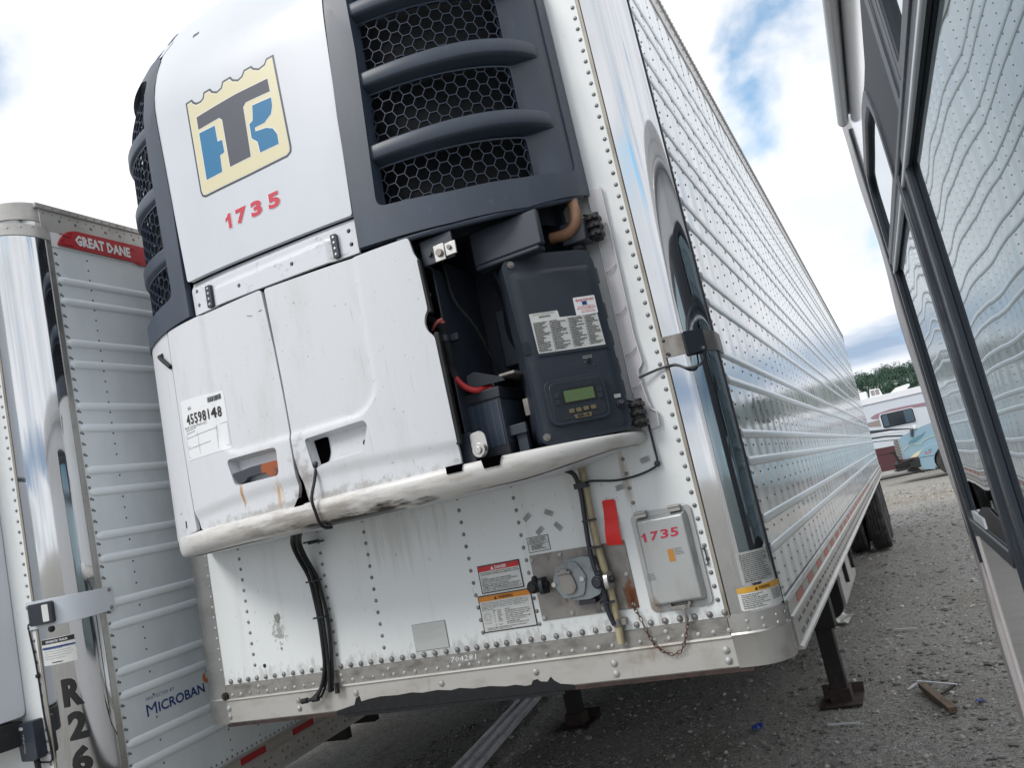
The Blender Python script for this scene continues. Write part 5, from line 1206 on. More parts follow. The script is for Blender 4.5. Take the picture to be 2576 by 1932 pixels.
# battery
mb = MB(); mb.box((-0.835, -0.318, 1.866), (-0.664, -0.14, 2.085)); ba = obj('battery', mb, 'black', TK, bevel=0.005)
mb = MB(); mb.box((-0.840, -0.323, 2.066), (-0.659, -0.135, 2.104)); obj('battery_lid', mb, 'black', ba, bevel=0.004)
mb = MB()
for i in range(22):
    z = 1.91 + i * 0.0068; mb.box((-0.826, -0.3205, z), (-0.673, -0.317, z + 0.0036)); mb.box((-0.665, -0.31, z), (-0.6625, -0.15, z + 0.0036))
for i in range(7): mb.box((-0.826 + i * 0.0245, -0.3212, 1.905), (-0.822 + i * 0.0245, -0.317, 2.062))
obj('battery_ribs', mb, 'ribs', ba, smooth=0)
mb = MB(); mb.cyl((-0.705, -0.27, 2.10), (-0.705, -0.27, 2.128), 0.009, 10); obj('terminal', mb, 'steel', ba)
mb = MB(); mb.tube([(-0.90, -0.35, 2.44), (-0.862, -0.355, 2.41), (-0.826, -0.365, 2.375), (-0.800, -0.37, 2.345), (-0.796, -0.37, 2.30), (-0.793, -0.368, 2.25), (-0.797, -0.365, 2.215)], 0.0145, 10); obj('corrugated_hose', mb, 'corr', TK)
mb = MB(); mb.tube([(-0.797, -0.366, 2.22), (-0.800, -0.362, 2.195), (-0.795, -0.36, 2.165)], 0.013, 8); obj('taped_joint', mb, 'rubber', TK)
mb = MB(); mb.tube([(-0.797, -0.36, 2.175), (-0.785, -0.355, 2.148), (-0.765, -0.345, 2.122), (-0.740, -0.33, 2.108), (-0.722, -0.30, 2.112), (-0.705, -0.275, 2.112)], 0.0105, 10); mb.box((-0.735, -0.30, 2.103), (-0.695, -0.25, 2.112)); obj('battery_cable', mb, 'redcable', TK)
mb = MB(); mb.tube([(-0.845, -0.362, 2.345), (-0.825, -0.378, 2.355), (-0.803, -0.385, 2.366), (-0.792, -0.375, 2.372)], 0.006, 8); mb.cyl((-0.808, -0.366, 2.352), (-0.800, -0.368, 2.372), 0.0145, 12); mb.box((-0.85, -0.37, 2.325), (-0.83, -0.355, 2.345)); obj('red_clip', mb, 'pink', TK)
mb = MB(); mb.cyl((-0.796, -0.37, 2.292), (-0.796, -0.37, 2.316), 0.0165, 14); mb.box((-0.796, -0.36, 2.292), (-0.752, -0.34, 2.316)); mb.box((-0.84, -0.36, 2.292), (-0.796, -0.34, 2.312)); obj('hose_clamp', mb, 'black', TK, bevel=0.002)
mb = MB(); mb.add([(-0.77, -0.33, 2.128), (-0.765, -0.33, 2.165), (-0.735, -0.33, 2.172), (-0.65, -0.30, 2.135), (-0.64, -0.30, 2.12), (-0.77, -0.33, 2.12), (-0.77, -0.10, 2.128), (-0.765, -0.10, 2.165), (-0.735, -0.10, 2.172), (-0.65, -0.10, 2.135), (-0.64, -0.10, 2.12), (-0.77, -0.10, 2.12)], [(0, 1, 2, 3, 4, 5), (6, 11, 10, 9, 8, 7), (1, 7, 8, 2), (2, 8, 9, 3)]); obj('battery_shelf', mb, 'black', TK)
for a_, b_ in (((-0.805, -0.405, 1.862), (-0.752, -0.395, 1.965)), ((-0.664, -0.30, 1.93), (-0.60, -0.285, 1.965)), ((-0.648, -0.284, 1.862), (-0.61, -0.26, 1.955))):
    mb = MB(); mb.box(a_, b_); obj('hold_down', mb, 'slate', TK, bevel=0.002)
mb = MB(); sheet(mb, lambda u, v, o: (u, -0.405 - o, v), rpoly([(-0.757, 1.90), (-0.757, 1.958), (-0.715, 1.962), (-0.700, 1.945), (-0.698, 1.90), (-0.712, 1.878), (-0.745, 1.878)], 0.012), 0.006, 0.006); ro = obj('roller_plate', mb, 'steel', TK, bevel=0.002)
mb = MB(); mb.cyl((-0.724, -0.411, 1.898), (-0.724, -0.430, 1.898), 0.024, 22); mb.cyl((-0.724, -0.43, 1.898), (-0.724, -0.437, 1.898), 0.013, 16); obj('roller', mb, 'steel', ro, bevel=0.002)
for i, pts_ in enumerate((
    [(-0.78, -0.30, 2.58), (-0.77, -0.30, 2.45), (-0.74, -0.24, 2.35), (-0.73, -0.16, 2.22), (-0.70, -0.12, 2.12)],
    [(-0.66, -0.20, 2.52), (-0.64, -0.18, 2.42), (-0.66, -0.14, 2.30), (-0.62, -0.12, 2.18), (-0.60, -0.14, 2.06)],
    [(-0.63, -0.22, 2.52), (-0.60, -0.24, 2.44), (-0.595, -0.22, 2.33), (-0.61, -0.18, 2.2), (-0.58, -0.2, 2.1)],
    [(-0.90, -0.36, 2.30), (-0.86, -0.345, 2.22), (-0.835, -0.34, 2.10), (-0.84, -0.35, 1.98), (-0.85, -0.36, 1.88)])):
    mb = MB(); mb.tube(pts_, 0.006 + 0.002 * (i % 2), 7); obj('wiring_loom', mb, ('rubber', 'corr', 'slate', 'rubber')[i], TK)
mb = MB(); mb.box((-0.72, -0.10, 2.20), (-0.56, -0.055, 2.42)); obj('relay_box', mb, 'slate', TK, bevel=0.006)
mb = MB(); mb.box((-0.62, -0.24, 1.99), (-0.585, -0.22, 2.05)); mb.box((-0.66, -0.30, 2.135), (-0.60, -0.12, 2.145)); obj('battery_strap', mb, 'plate', TK, bevel=0.002)
# elbow pipe, hinges
mb = MB(); mb.tube([(-0.330, -0.08, 2.735), (-0.326, -0.11, 2.700), (-0.322, -0.12, 2.656), (-0.334, -0.12, 2.618), (-0.369, -0.12, 2.598), (-0.43, -0.12, 2.602)], 0.0205, 14); obj('elbow_pipe', mb, 'pipe', TK)
mb = MB(); mb.box((-0.395, -0.12, 2.555), (-0.30, -0.05, 2.64)); mb.box((-0.37, -0.10, 2.535), (-0.33, -0.05, 2.56)); obj('hinge_arm', mb, 'black', TK, bevel=0.006)
def hinge(z0, z1, x0, x1):
    mb = MB(); mb.box((x0, -0.075, z0), (x1, -0.02, z1)); mb.cyl((x1, -0.06, z0 - 0.004), (x1, -0.06, z1 + 0.004), 0.012, 10)
    for k in range(3): z = z0 + (z1 - z0) * (k + 0.5) / 3; mb.box((x0 - 0.008, -0.085, z - 0.008), (x1 + 0.012, -0.03, z + 0.008)); mb.dome((x1 - 0.006, -0.085, z), (0, -1, 0), 0.006, 0.004, 8)
    mb.beam((x1 - 0.004, -0.07, z1 - 0.01), (x0 - 0.01, -0.07, z1 + 0.006), 0.008, 0.008)
    obj('hinge_block', mb, 'ink', TK, bevel=0.003)
hinge(2.565, 2.655, -0.300, -0.268); hinge(1.877, 1.968, -0.303, -0.272)
# rubber seal under the shroud
mb = MB(); mb.tube([US(0.50, 2.662, 0.0), US(0.65, 2.660, 0.002), US(0.85, 2.664, 0.004), US(1.05, 2.690, 0.004), US(1.22, 2.735, 0.004)], 0.011, 8); obj('lower_seal', mb, 'shroud', TK)
# control box (angled plane following the cowl)
CP0 = Vector((-0.56, -0.30, 0)); CDV = Vector((0.26, 0.20, 0)).normalized(); CN = Vector((CDV.y, -CDV.x, 0))
def CB(t, z, o=0.0): p = CP0 + CDV * t + CN * o; return (p.x, p.y, z)
cbo = [(-0.004, 2.494), (0.000, 2.510), (0.032, 2.534), (0.060, 2.536), (0.290, 2.526), (0.312, 2.515), (0.324, 2.480), (0.329, 1.900), (0.322, 1.880), (0.299, 1.872), (0.025, 1.870), (0.006, 1.884), (0.002, 1.914), (0.008, 2.2)]
mb = MB(); sheet(mb, CB, rpoly(cbo, 0.012), 0.0, 0.10); cbx = obj('control_box', mb, 'slate', TK, bevel=0.005, seg=3)
def cbb(t, z): return 0.004 * smooth01(min(t - 0.02, 0.31 - t, z - 1.885, 2.470 - z) / 0.012)
mb = MB(); sheet(mb, CB, rpoly([(0.012, 2.474), (0.030, 2.478), (0.300, 2.466), (0.314, 2.450), (0.318, 1.900), (0.300, 1.885), (0.030, 1.882), (0.016, 1.895)], 0.01), 0.001, 0.001, gu=0.012, gv=0.02, offf=cbb); cd_ = obj('box_cover', mb, 'slate', cbx, smooth=60)
for t, z in ((0.027, 2.503), (0.024, 1.897)):
    mb = MB(); p = Vector(CB(t, z, 0.0)); mb.cyl(p, p + CN * 0.006, 0.0125, 16); mb.cyl(p + CN * 0.006, p + CN * 0.010, 0.007, 6); obj('cover_screw', mb, 'plate', cbx)
for z in (2.43, 2.30, 2.20, 2.10, 2.02):
    mb = MB(); p = Vector(CB(0.330, z, -0.02)); mb.box((p.x - 0.006, p.y - 0.012, z - 0.028), (p.x + 0.006, p.y + 0.012, z + 0.028)); obj('hinge_knuckle', mb, 'black', cbx, bevel=0.002)
mb = MB(); sheet(mb, CB, rrect(0.006, 2.182, 0.034, 2.226, 0.006), 0.006, 0.006); sheet(mb, CB, rrect(0.016, 2.198, 0.023, 2.210, 0.001, 1), 0.0066, 0.0006); obj('keeper', mb, 'black', cbx, bevel=0.001)
mb = MB(); mb.beam(CB(0.055, 2.172, 0.006), CB(0.300, 2.166, 0.006), 0.007, 0.006); obj('ridge', mb, 'slate', cbx)
# data label
mb = MB(); sheet(mb, CB, rpoly([(0.053, 2.320), (0.155, 2.319), (0.157, 2.294), (0.293, 2.287), (0.297, 2.174), (0.057, 2.179)], 0.003), 0.0062, 0.001); lb = obj('data_label', mb, 'label', cbx, label='large white settings table label')
mb = MB(); sheet(mb, CB, rrect(0.218, 2.289, 0.297, 2.354, 0.004), 0.0066, 0.001); lb2 = obj('data_label', mb, 'white_print', cbx, label='small white sticker with red lettering and blue badge')
mb = MB()
for x0, x1, sd_ in ((0.060, 0.114, 1), (0.120, 0.180, 2), (0.187, 0.238, 3), (0.246, 0.292, 4)):
    fineprint(mb, CB, x0, x1, 2.183, 2.288, 19, 0.0026, 0.0074, sd_, ragged=0.6)
lines(mb, CB, [(0.058, 0.294, 2.183 + 0.0055 * i, 0.0004) for i in range(19)], 0.0070)
for xx in (0.117, 0.184, 0.243): sheet(mb, CB, [(xx, 2.180), (xx + .0008, 2.180), (xx + .0008, 2.290), (xx, 2.290)], 0.0070, 0.0003)
put_text(mb, CB, 'FACTORY SENSOR SETTINGS', 0.066, 2.312, 0.142, 2.3165, 0.0070, 0.0, 1)
x = 0.085
while x < 0.125: lines(mb, CB, [(x, x + 0.0012, 2.301, 0.007)], 0.0070); x += 0.0026
obj('label_print', mb, 'ink', cbx, smooth=0)
mb = MB(); put_text(mb, CB, 'GENUINE TESTED PARTS', 0.224, 2.338, 0.292, 2.346, 0.0074, 0.02, 1); put_text(mb, CB, 'THIS UNIT IS SUBJECT TO', 0.228, 2.3165, 0.288, 2.3205, 0.0074, 0.03, 1); put_text(mb, CB, 'RANDOM CORE TERMINATION', 0.224, 2.3105, 0.292, 2.3145, 0.0074, 0.03, 1); put_text(mb, CB, 'JBI TECHNOLOGY', 0.240, 2.3025, 0.284, 2.3065, 0.0074, 0.02, 1); put_text(mb, CB, 'SERIAL, TEST MATERIAL', 0.236, 2.2965, 0.290, 2.3005, 0.0074, 0.02, 1)
obj('label_print', mb, 'danger', cbx, smooth=0)
mb = MB(); sheet(mb, CB, rrect(0.247, 2.324, 0.264, 2.337, 0.001, 1), 0.0076, 0.0004); obj('label_badge', mb, 'navy', cbx)
# display module
mb = MB(); sheet(mb, CB, rrect(0.045, 1.926, 0.257, 2.080, 0.028, 5), 0.022, 0.022); dm = obj('display_module', mb, 'slate', cbx, bevel=0.008, seg=4)
mb = MB(); sheet(mb, CB, rrect(0.060, 1.938, 0.244, 2.068, 0.020, 4), 0.0245, 0.003); obj('display_bezel', mb, 'black', cbx, bevel=0.002)
mb = MB(); sheet(mb, CB, rrect(0.098, 1.990, 0.218, 2.042, 0.004, 3), 0.0258, 0.002); obj('display_window', mb, 'ink', cbx)
mb = MB(); sheet(mb, CB, rrect(0.106, 1.997, 0.211, 2.036, 0.002, 2), 0.0264, 0.001); obj('lcd_screen', mb, 'lcd', cbx)
for t, z, m_, w, h in ((0.121, 1.966, 'amber', 0.009, 0.007), (0.146, 1.966, 'amber', 0.009, 0.007), (0.172, 1.967, 'amber', 0.009, 0.007), (0.198, 1.967, 'amber', 0.009, 0.007), (0.081, 2.024, 'slate', 0.008, 0.009), (0.079, 2.002, 'slate', 0.008, 0.009), (0.233, 2.023, 'slate', 0.008, 0.009), (0.231, 2.001, 'slate', 0.008, 0.009)):
    mb = MB(); sheet(mb, CB, rrect(t - w, z - h, t + w, z + h, 0.004), 0.0275, 0.003); obj('button', mb, m_, cbx, bevel=0.001)
mb = MB(); sheet(mb, CB, rpoly([(0.124, 1.952), (0.188, 1.952), (0.184, 1.938), (0.130, 1.938)], 0.003), 0.0268, 0.001); obj('badge', mb, 'amber', cbx)
mb = MB(); put_text(mb, CB, 'SR-4', 0.136, 1.940, 0.178, 1.950, 0.0274, 0.03, 2); obj('badge_text', mb, 'ink', cbx, smooth=0)
mb = MB(); p = Vector(CB(0.222, 2.128, 0.004)); mb.cyl(p, p + CN * 0.007, 0.008, 12); mb.cyl(p + CN * 0.007, p + CN * 0.022 + Vector((0, 0, 0.006)), 0.003, 8)
p = Vector(CB(0.300, 1.962, 0.004)); mb.cyl(p, p + CN * 0.012, 0.014, 14); mb.cyl(p + CN * 0.012, p + CN * 0.03 + Vector((-.004, 0, 0.004)), 0.009, 10); obj('switch', mb, 'black', cbx, bevel=0.001)
mb = MB(); fineprint(mb, CB, 0.205, 0.240, 2.136, 2.148, 2, 0.0024, 0.0058, 31); put_text(mb, CB, 'O', 0.236, 2.111, 0.241, 2.116, 0.0058, 0, 1); put_text(mb, CB, 'ON', 0.206, 2.124, 0.213, 2.128, 0.0058, 0, 1); sheet(mb, CB, rrect(0.284, 1.985, 0.308, 1.998, 0.001, 1), 0.0062, 0.001); obj('switch_print', mb, 'label_grey', cbx, smooth=0)
# grey scalloped flange on the wall beside the bay
FL = [(-0.300, 1.858), (-0.233, 1.866), (-0.230, 1.918), (-0.246, 1.930), (-0.256, 1.99), (-0.262, 2.066), (-0.252, 2.082), (-0.240, 2.098), (-0.243, 2.15), (-0.246, 2.21), (-0.244, 2.30), (-0.242, 2.42), (-0.240, 2.60), (-0.238, 2.760), (-0.292, 2.772), (-0.293, 2.60), (-0.296, 2.40), (-0.298, 2.20), (-0.300, 2.0)]
FL2 = [(x - 0.012 * (1 if x > -0.28 else 0) , z) for x, z in FL]
mb = MB(); sheet(mb, W, FL, 0.012, 0.010, gu=None, gv=0.02); fl = obj('edge_flange', mb, 'flange', TK, bevel=0.003)
edge = [p for p in FL[1:14]]
mb = MB(); mb.tube([(x, -0.020, z) for x, z in edge], 0.0035, 6, 2); mb.tube([(x + 0.002, -0.018, z) for x, z in FL[14:]], 0.003, 6, 2)
for z in (2.46, 2.30, 2.15, 2.03, 1.93, 2.62): mb.tube([(-0.296, -0.016, z - 0.012), (-0.272, -0.024, z - 0.010), (-0.25 , -0.018, z + 0.008)], 0.0025, 6, 3)
obj('flange_bead', mb, 'flange', TK)

# ------------------------------------------------------------------ second trailer (left)
R2 = Matrix(((0.9984, -0.0558, 0.0096), (0.0561, 0.9977, -0.0384), (-0.0074, 0.0389, 0.9992)))
o2 = Vector((-2.7193, -0.4523, 0.6162)) - R2 @ Vector((0, 0, 1.04))
m4 = Matrix.Translation(o2) @ R2.to_4x4()
T2 = thing('semi_trailer', 'left refrigerated trailer with red header plate, dull ribbed side and a polished corner bearing R26', 'trailer', M4=m4)
P2 = build_trailer(T2, False)
landing_gear(T2, 5.4, 0.22)
running_gear(T2, -0.02)
zo = 1.04
# red name plate
S2 = SD
mb = MB(); sheet(mb, S2, rpoly([(0.188, 2.690 + zo), (0.206, 2.725 + zo), (0.245, 2.765 + zo), (0.290, 2.780 + zo), (0.90, 2.780 + zo), (0.95, 2.765 + zo), (0.98, 2.73 + zo), (0.98, 2.685 + zo), (0.645, 2.676 + zo), (0.625, 2.686 + zo), (0.22, 2.690 + zo)], 0.012), 0.014, 0.008, gu=0.05); npz = obj('name_plate', mb, 'red_plate', T2, bevel=0.003)
mb = MB(); mb.box((0.0, 0.16, 2.680 + zo), (0.005, 6.0, 2.782 + zo)); obj('header_band', mb, 'wall', T2)
mb = MB(); put_text(mb, S2, 'GREAT DANE', 0.283, 2.706 + zo, 0.600, 2.760 + zo, 0.0155, 0.045, 1, vdrop=-0.002); obj('plate_lettering', mb, 'white_print', T2, smooth=0)
mb = MB()
for y, z in ((0.215, 2.724), (0.262, 2.764), (0.62, 2.758), (0.645, 2.692)): mb.dome((0.015, y, z + zo), (1, 0, 0), 0.008, 0.004, 8)
mb.box((0.0148, 0.21, 2.699 + zo), (0.0168, 0.27, 2.703 + zo)); mb.box((0.0148, 0.20, 2.742 + zo), (0.0168, 0.262, 2.746 + zo))
obj('plate_rivet', mb, 'red_plate', T2)
# protected-by decal
mb = MB(); put_text(mb, S2, 'PROTECTED BY', 0.300, 0.586 + zo, 0.462, 0.600 + zo, 0.0012, 0.0, 2, spacing=1.25); put_text(mb, S2, 'M', 0.296, 0.519 + zo, 0.352, 0.570 + zo, 0.0012, 0.0, 2); put_text(mb, S2, 'ICROBAN', 0.362, 0.520 + zo, 0.640, 0.564 + zo, 0.0012, 0.02, 3); obj('brand_lettering', mb, 'navy', T2, smooth=0)
def ring(mapf, cx_, cz_, r0, r1, a0, a1, o, n=14):
    vs = []
    for i in range(n + 1):
        t = math.radians(a0 + (a1 - a0) * i / n); k = math.sin(math.pi * i / n) ** 0.5
        vs += [mapf(cx_ + r0 * math.cos(t), cz_ + r0 * math.sin(t), o), mapf(cx_ + (r0 + (r1 - r0) * k) * math.cos(t), cz_ + (r0 + (r1 - r0) * k) * math.sin(t), o)]
    return MB().add(vs, [(2 * i, 2 * i + 1, 2 * i + 3, 2 * i + 2) for i in range(n)])
obj('brand_swirl', ring(S2, 0.672, 0.590 + zo, 0.016, 0.036, 130, 300, 0.0012), 'orange', T2, smooth=0); obj('brand_swirl', ring(S2, 0.672, 0.590 + zo, 0.016, 0.036, -50, 120, 0.0012), 'navy', T2, smooth=0)
# lettering R 2 6
for s_, z0, z1 in (('R', 0.668, 0.782), ('2', 0.533, 0.646), ('6', 0.398, 0.508), ('1', 0.265, 0.375)):
    mb = MB(); put_text(mb, CR2, s_, 0.098 if s_ != '2' else 0.104, z0 + zo, 0.178, z1 + zo, 0.0056, 0.05, 3, gu=0.008); obj('fleet_letter', mb, 'ink', T2, smooth=0)
# registration label on the corner
mb = MB(); sheet(mb, CR2, rrect(0.022, 0.848 + zo, 0.176, 0.956 + zo, 0.002, 1), 0.0046, 0.001, gu=0.012); obj('label', mb, 'label', T2, smooth=60, label='white registration sticker with black header and blue line')
mb = MB(); sheet(mb, CR2, [(0.024, 0.934 + zo), (0.174, 0.934 + zo), (0.174, 0.954 + zo), (0.024, 0.954 + zo)], 0.0052, 0.0008, gu=0.012); fineprint(mb, CR2, 0.032, 0.168, 0.870 + zo, 0.928 + zo, 6, 0.0012, 0.0056, 41, ragged=0.4); fineprint(mb, CR2, 0.07, 0.13, 0.852 + zo, 0.862 + zo, 1, 0.004, 0.0056, 42); obj('label_header', mb, 'ink', T2, smooth=0)
mb = MB(); sheet(mb, CR2, [(0.024, 0.914 + zo), (0.174, 0.914 + zo), (0.174, 0.921 + zo), (0.024, 0.921 + zo)], 0.0054, 0.0006, gu=0.012); obj('label_stripe', mb, 'navy', T2)
mb = MB(); put_text(mb, CR2, 'REFRIGERATED TRAILER', 0.050, 0.939 + zo, 0.150, 0.948 + zo, 0.0062, 0.02, 1, gu=0.008); obj('label_title', mb, 'white_print', T2, smooth=0)
# white strap with black tracker
def CR2x(a, z, o=0.0): return CR2(a, z, o)
mb = MB(); sheet(mb, CR2x, [(-0.032, 1.005 + zo), (0.140, 1.006 + zo), (0.355, 1.012 + zo), (0.355, 1.112 + zo), (0.140, 1.118 + zo), (-0.032, 1.122 + zo)], 0.012, 0.004, gu=0.010); st2 = obj('corner_strap', mb, 'bg_grey', T2, smooth=40, bevel=0.001)
mb = MB(); sheet(mb, CR2x, rrect(0.006, 1.020 + zo, 0.120, 1.110 + zo, 0.010), 0.034, 0.022, gu=0.02); obj('tracker_module', mb, 'black', st2, bevel=0.005)
mb = MB(); sheet(mb, CR2x, rrect(0.084, 1.030 + zo, 0.108, 1.100 + zo, 0.003, 2), 0.0352, 0.0012, gu=0.02); obj('module_label', mb, 'label', st2)
mb = MB()
for a, z in ((0.335, 1.100), (0.335, 1.024), (-0.022, 1.10)): p = CR2(a, z + zo, 0.012); mb.dome(p, (1, -0.2, 0) if a > 0.1 else (0, -1, 0), 0.010, 0.007, 6)
obj('strap_bolt', mb, 'rivet', st2)
mb = MB(); p = CR2(0.088, 0.995 + zo, 0.002); mb.dome(p, (0.2, -1, 0), 0.015, 0.012, 14, 3); obj('rubber_button', mb, 'ink', T2)
mb = MB(); mb.tube([(-0.205, -0.02, 1.042 + zo), (-0.235, -0.012, 1.030 + zo), (-0.245, -0.01, 1.015 + zo), (-0.232, -0.01, 0.90 + zo), (-0.226, -0.01, 0.80 + zo), (-0.222, -0.01, 0.65 + zo), (-0.210, -0.01, 0.52 + zo), (-0.214, -0.01, 0.468 + zo), (-0.245, -0.02, 0.468 + zo), (-0.290, -0.02, 0.470 + zo)], 0.0042, 6); obj('module_wire', mb, 'ink', T2)
mb = MB(); mb.dome((-0.228, -0.008, 0.815 + zo), (0, -1, 0), 0.012, 0.012, 8); mb.dome((-0.243, -0.008, 1.015 + zo), (0, -1, 0), 0.008, 0.009, 8); obj('wire_clip', mb, 'rubber', T2)
# black control pod on the front
mb = MB(); sheet(mb, W, rpoly([(-0.348, 0.636 + zo), (-0.245, 0.645 + zo), (-0.240, 0.495 + zo), (-0.262, 0.484 + zo), (-0.338, 0.486 + zo)], 0.010), 0.05, 0.05); pod = obj('control_pod', mb, 'slate', T2, bevel=0.006)
mb = MB(); sheet(mb, W, rrect(-0.330, 0.612 + zo, -0.305, 0.624 + zo, 0.002, 1), 0.0512, 0.001); put_text(mb, lambda u, v, o: W(-0.312 - (v - 0.5) , 0.52 + zo + (u - 0.5), o), 'MicroPulse', 0.5, 0.49, 0.575, 0.502, 0.0512, 0.0, 1); obj('pod_print', mb, 'label_grey', T2, smooth=0)
mb = MB(); mb.tube([(-0.275, -0.03, 0.49 + zo), (-0.272, -0.03, 0.45 + zo), (-0.268, -0.03, 0.35 + zo)], 0.012, 8); obj('pod_cable', mb, 'rubber', T2)
z = 1.262
mb = MB()
while z < 3.78: mb.dome((-0.232, -0.003, z), (0, -1, 0), 0.0075, 0.0045, 8); z += 0.0462
obj('front_rivets', mb, 'rivet', T2, kind='stuff', smooth=60)
mb = MB()
for i in range(9): z = 0.545 + zo - i * 0.0085 ; mb.box((-0.46, -0.0022, z), (-0.36, -0.0016, z + 0.003))
obj('faded_lines', mb, 'label_grey', T2)
mb = MB(); sheet(mb, W, [(-0.40, 2.735 + zo), (0.0 - 0.2, 2.735 + zo), (-0.19, 2.80 + zo), (-0.40, 2.80 + zo)], 0.03, 0.01); obj('roof_bracket', mb, 'bg_grey', T2, bevel=0.006)
# its own refrigeration unit (only the edge shows)
TK2 = thing('refrigeration_unit', 'plain white refrigeration unit on the left trailer, cut off by the picture edge', 'refrigeration unit', M4=m4)
U2 = lambda s, z, o=0.0: (US(s, 2.0, o)[0] - 0.035, US(s, 2.0, o)[1] * 0.9, z)
mb = MB(); sheet(mb, U2, rpoly([(-1.275, 1.70), (1.275, 1.70), (1.275, 2.70), (-1.275, 2.70)], 0.03), 0.0, 0.02, gu=0.03); obj('lower_cowl', mb, 'plastic_clean', TK2, bevel=0.006)
mb = MB(); sheet(mb, U2, [(-1.27, 2.72), (1.27, 2.72), (1.27, 3.8), (-1.27, 3.8)], 0.0, 0.02, gu=0.03); obj('upper_cowl', mb, 'plastic_clean', TK2, bevel=0.006)
mb = MB(); sheet(mb, U2, rpoly([(-1.22, 1.59), (1.24, 1.59), (1.25, 1.69), (-1.22, 1.69)], 0.02), 0.012, 0.16, gu=0.03); obj('bumper', mb, 'rubber', TK2, bevel=0.006)

# ------------------------------------------------------------------ near motorhome on the right
RVX, RVY, RVK = 0.636, 1.60, -0.0225
_rn = Vector((-1, RVK, 0)).normalized()     # outward, towards the trailer
def RM(y, z, o=0.0):
    x = RVX + RVK * (y - RVY); return (x + _rn.x * o, y + _rn.y * o, z)
RV = thing('motorhome', 'tall white motorhome at the right edge with tinted mirror windows reflecting the trailer side', 'motorhome', (1.9, -2.0, 0))
YN = -7.5; YF = 1.42
mb = MB()
wins = [rrect(-0.14, 1.262, 0.985, 2.375, 0.06, 5), rrect(-2.0, 1.16, -0.405, 2.375, 0.06, 5),
        rpoly([(-0.10, 2.400), (0.985, 2.400), (0.985, 2.70), (0.90, 2.775), (0.25, 2.772), (0.0, 2.735), (-0.10, 2.62)], 0.05, 4), rrect(-2.0, 2.400, -0.84, 2.72, 0.04, 4)]
sheet(mb, RM, [(YN, 0.32), (YF, 0.32), (YF, 3.20), (YN, 3.20)], 0.0, 0.03, holes=wins)
skin = obj('body_side', mb, 'rvwhite', RV, smooth=0)
mb = MB(); x0 = RVX + 0.03
mb.add([RM(YN, 0.34, -0.10), RM(YF, 0.34, -0.10), RM(YF, 3.28, -0.10), RM(YN, 3.28, -0.10), RM(YN, 0.34, -2.4), RM(YF, 0.34, -2.4), RM(YF, 3.28, -2.4), RM(YN, 3.28, -2.4)], [(0, 1, 2, 3), (4, 7, 6, 5), (0, 4, 5, 1), (1, 5, 6, 2), (2, 6, 7, 3), (3, 7, 4, 0)])
obj('body_shell', mb, 'rvwhite', RV, bevel=0.02)
# rear corner moulding and its gasket
def colo(u, v): return 0.006 * math.sin(v * 4.1) + 0.004 * math.sin(v * 9.3)
mb = MB(); sheet(mb, RM, [(1.13, 0.30), (1.36, 0.30), (1.30, 1.2), (1.42, 1.9), (1.50, 2.5), (1.50, 3.22), (1.16, 3.22), (1.16, 2.4), (1.13, 1.3)], 0.012, 0.05, gv=0.05, offf=colo); obj('rear_corner', mb, 'rvtrim', RV, bevel=0.008, smooth=50)
mb = MB(); sheet(mb, RM, [(1.06, 1.10), (1.13, 1.20), (1.14, 2.4), (1.17, 3.05), (1.11, 3.05), (1.07, 2.4), (1.03, 1.3)], 0.010, 0.012); obj('corner_gasket', mb, 'rvblack', RV)
mb = MB(); sheet(mb, RM, [(0.905, 0.32), (0.925, 0.32), (0.935, 1.22), (0.915, 1.22)], 0.006, 0.006); obj('corner_seam', mb, 'rvtrim', RV)
# roof edge, gutter and awning roller
mb = MB(); sheet(mb, RM, [(YN, 3.18), (YF + 0.08, 3.18), (YF + 0.08, 3.285), (YN, 3.285)], 0.003, 0.06); obj('roof_edge', mb, 'rvwhite', RV, bevel=0.008, seg=3)
mb = MB(); a = Vector(RM(1.02, 3.06, 0.028)); b = Vector(RM(-7.0, 3.06, 0.028)); mb.cyl(a, b, 0.024, 22); rr_ = obj('awning_roller', mb, 'rvwhite', RV, bevel=0.006)
mb = MB(); mb.cyl(Vector(RM(1.04, 3.06, 0.028)), a, 0.018, 18, 0.024); obj('roller_end', mb, 'rvtrim', rr_)
mb = MB(); sheet(mb, RM, [(YN, 3.085), (1.03, 3.085), (1.03, 3.10), (YN, 3.10)], 0.02, 0.02); obj('awning_rail', mb, 'rvframe', RV, bevel=0.004)
# black painted band round the upper windows
band = [(-2.1, 2.385), (1.03, 2.385), (1.03, 2.72), (0.96, 2.80), (0.30, 2.800), (0.10, 2.780), (-0.02, 2.760), (-0.20, 2.745), (-0.55, 2.775), (-1.2, 2.80), (-2.1, 2.80)]
mb = MB(); sheet(mb, RM, rpoly(band, 0.03), 0.003, 0.002, holes=[inset(wins[2], -0.001), inset(wins[3], -0.001)], gu=0.3); obj('painted_band', mb, 'rvblack', skin)
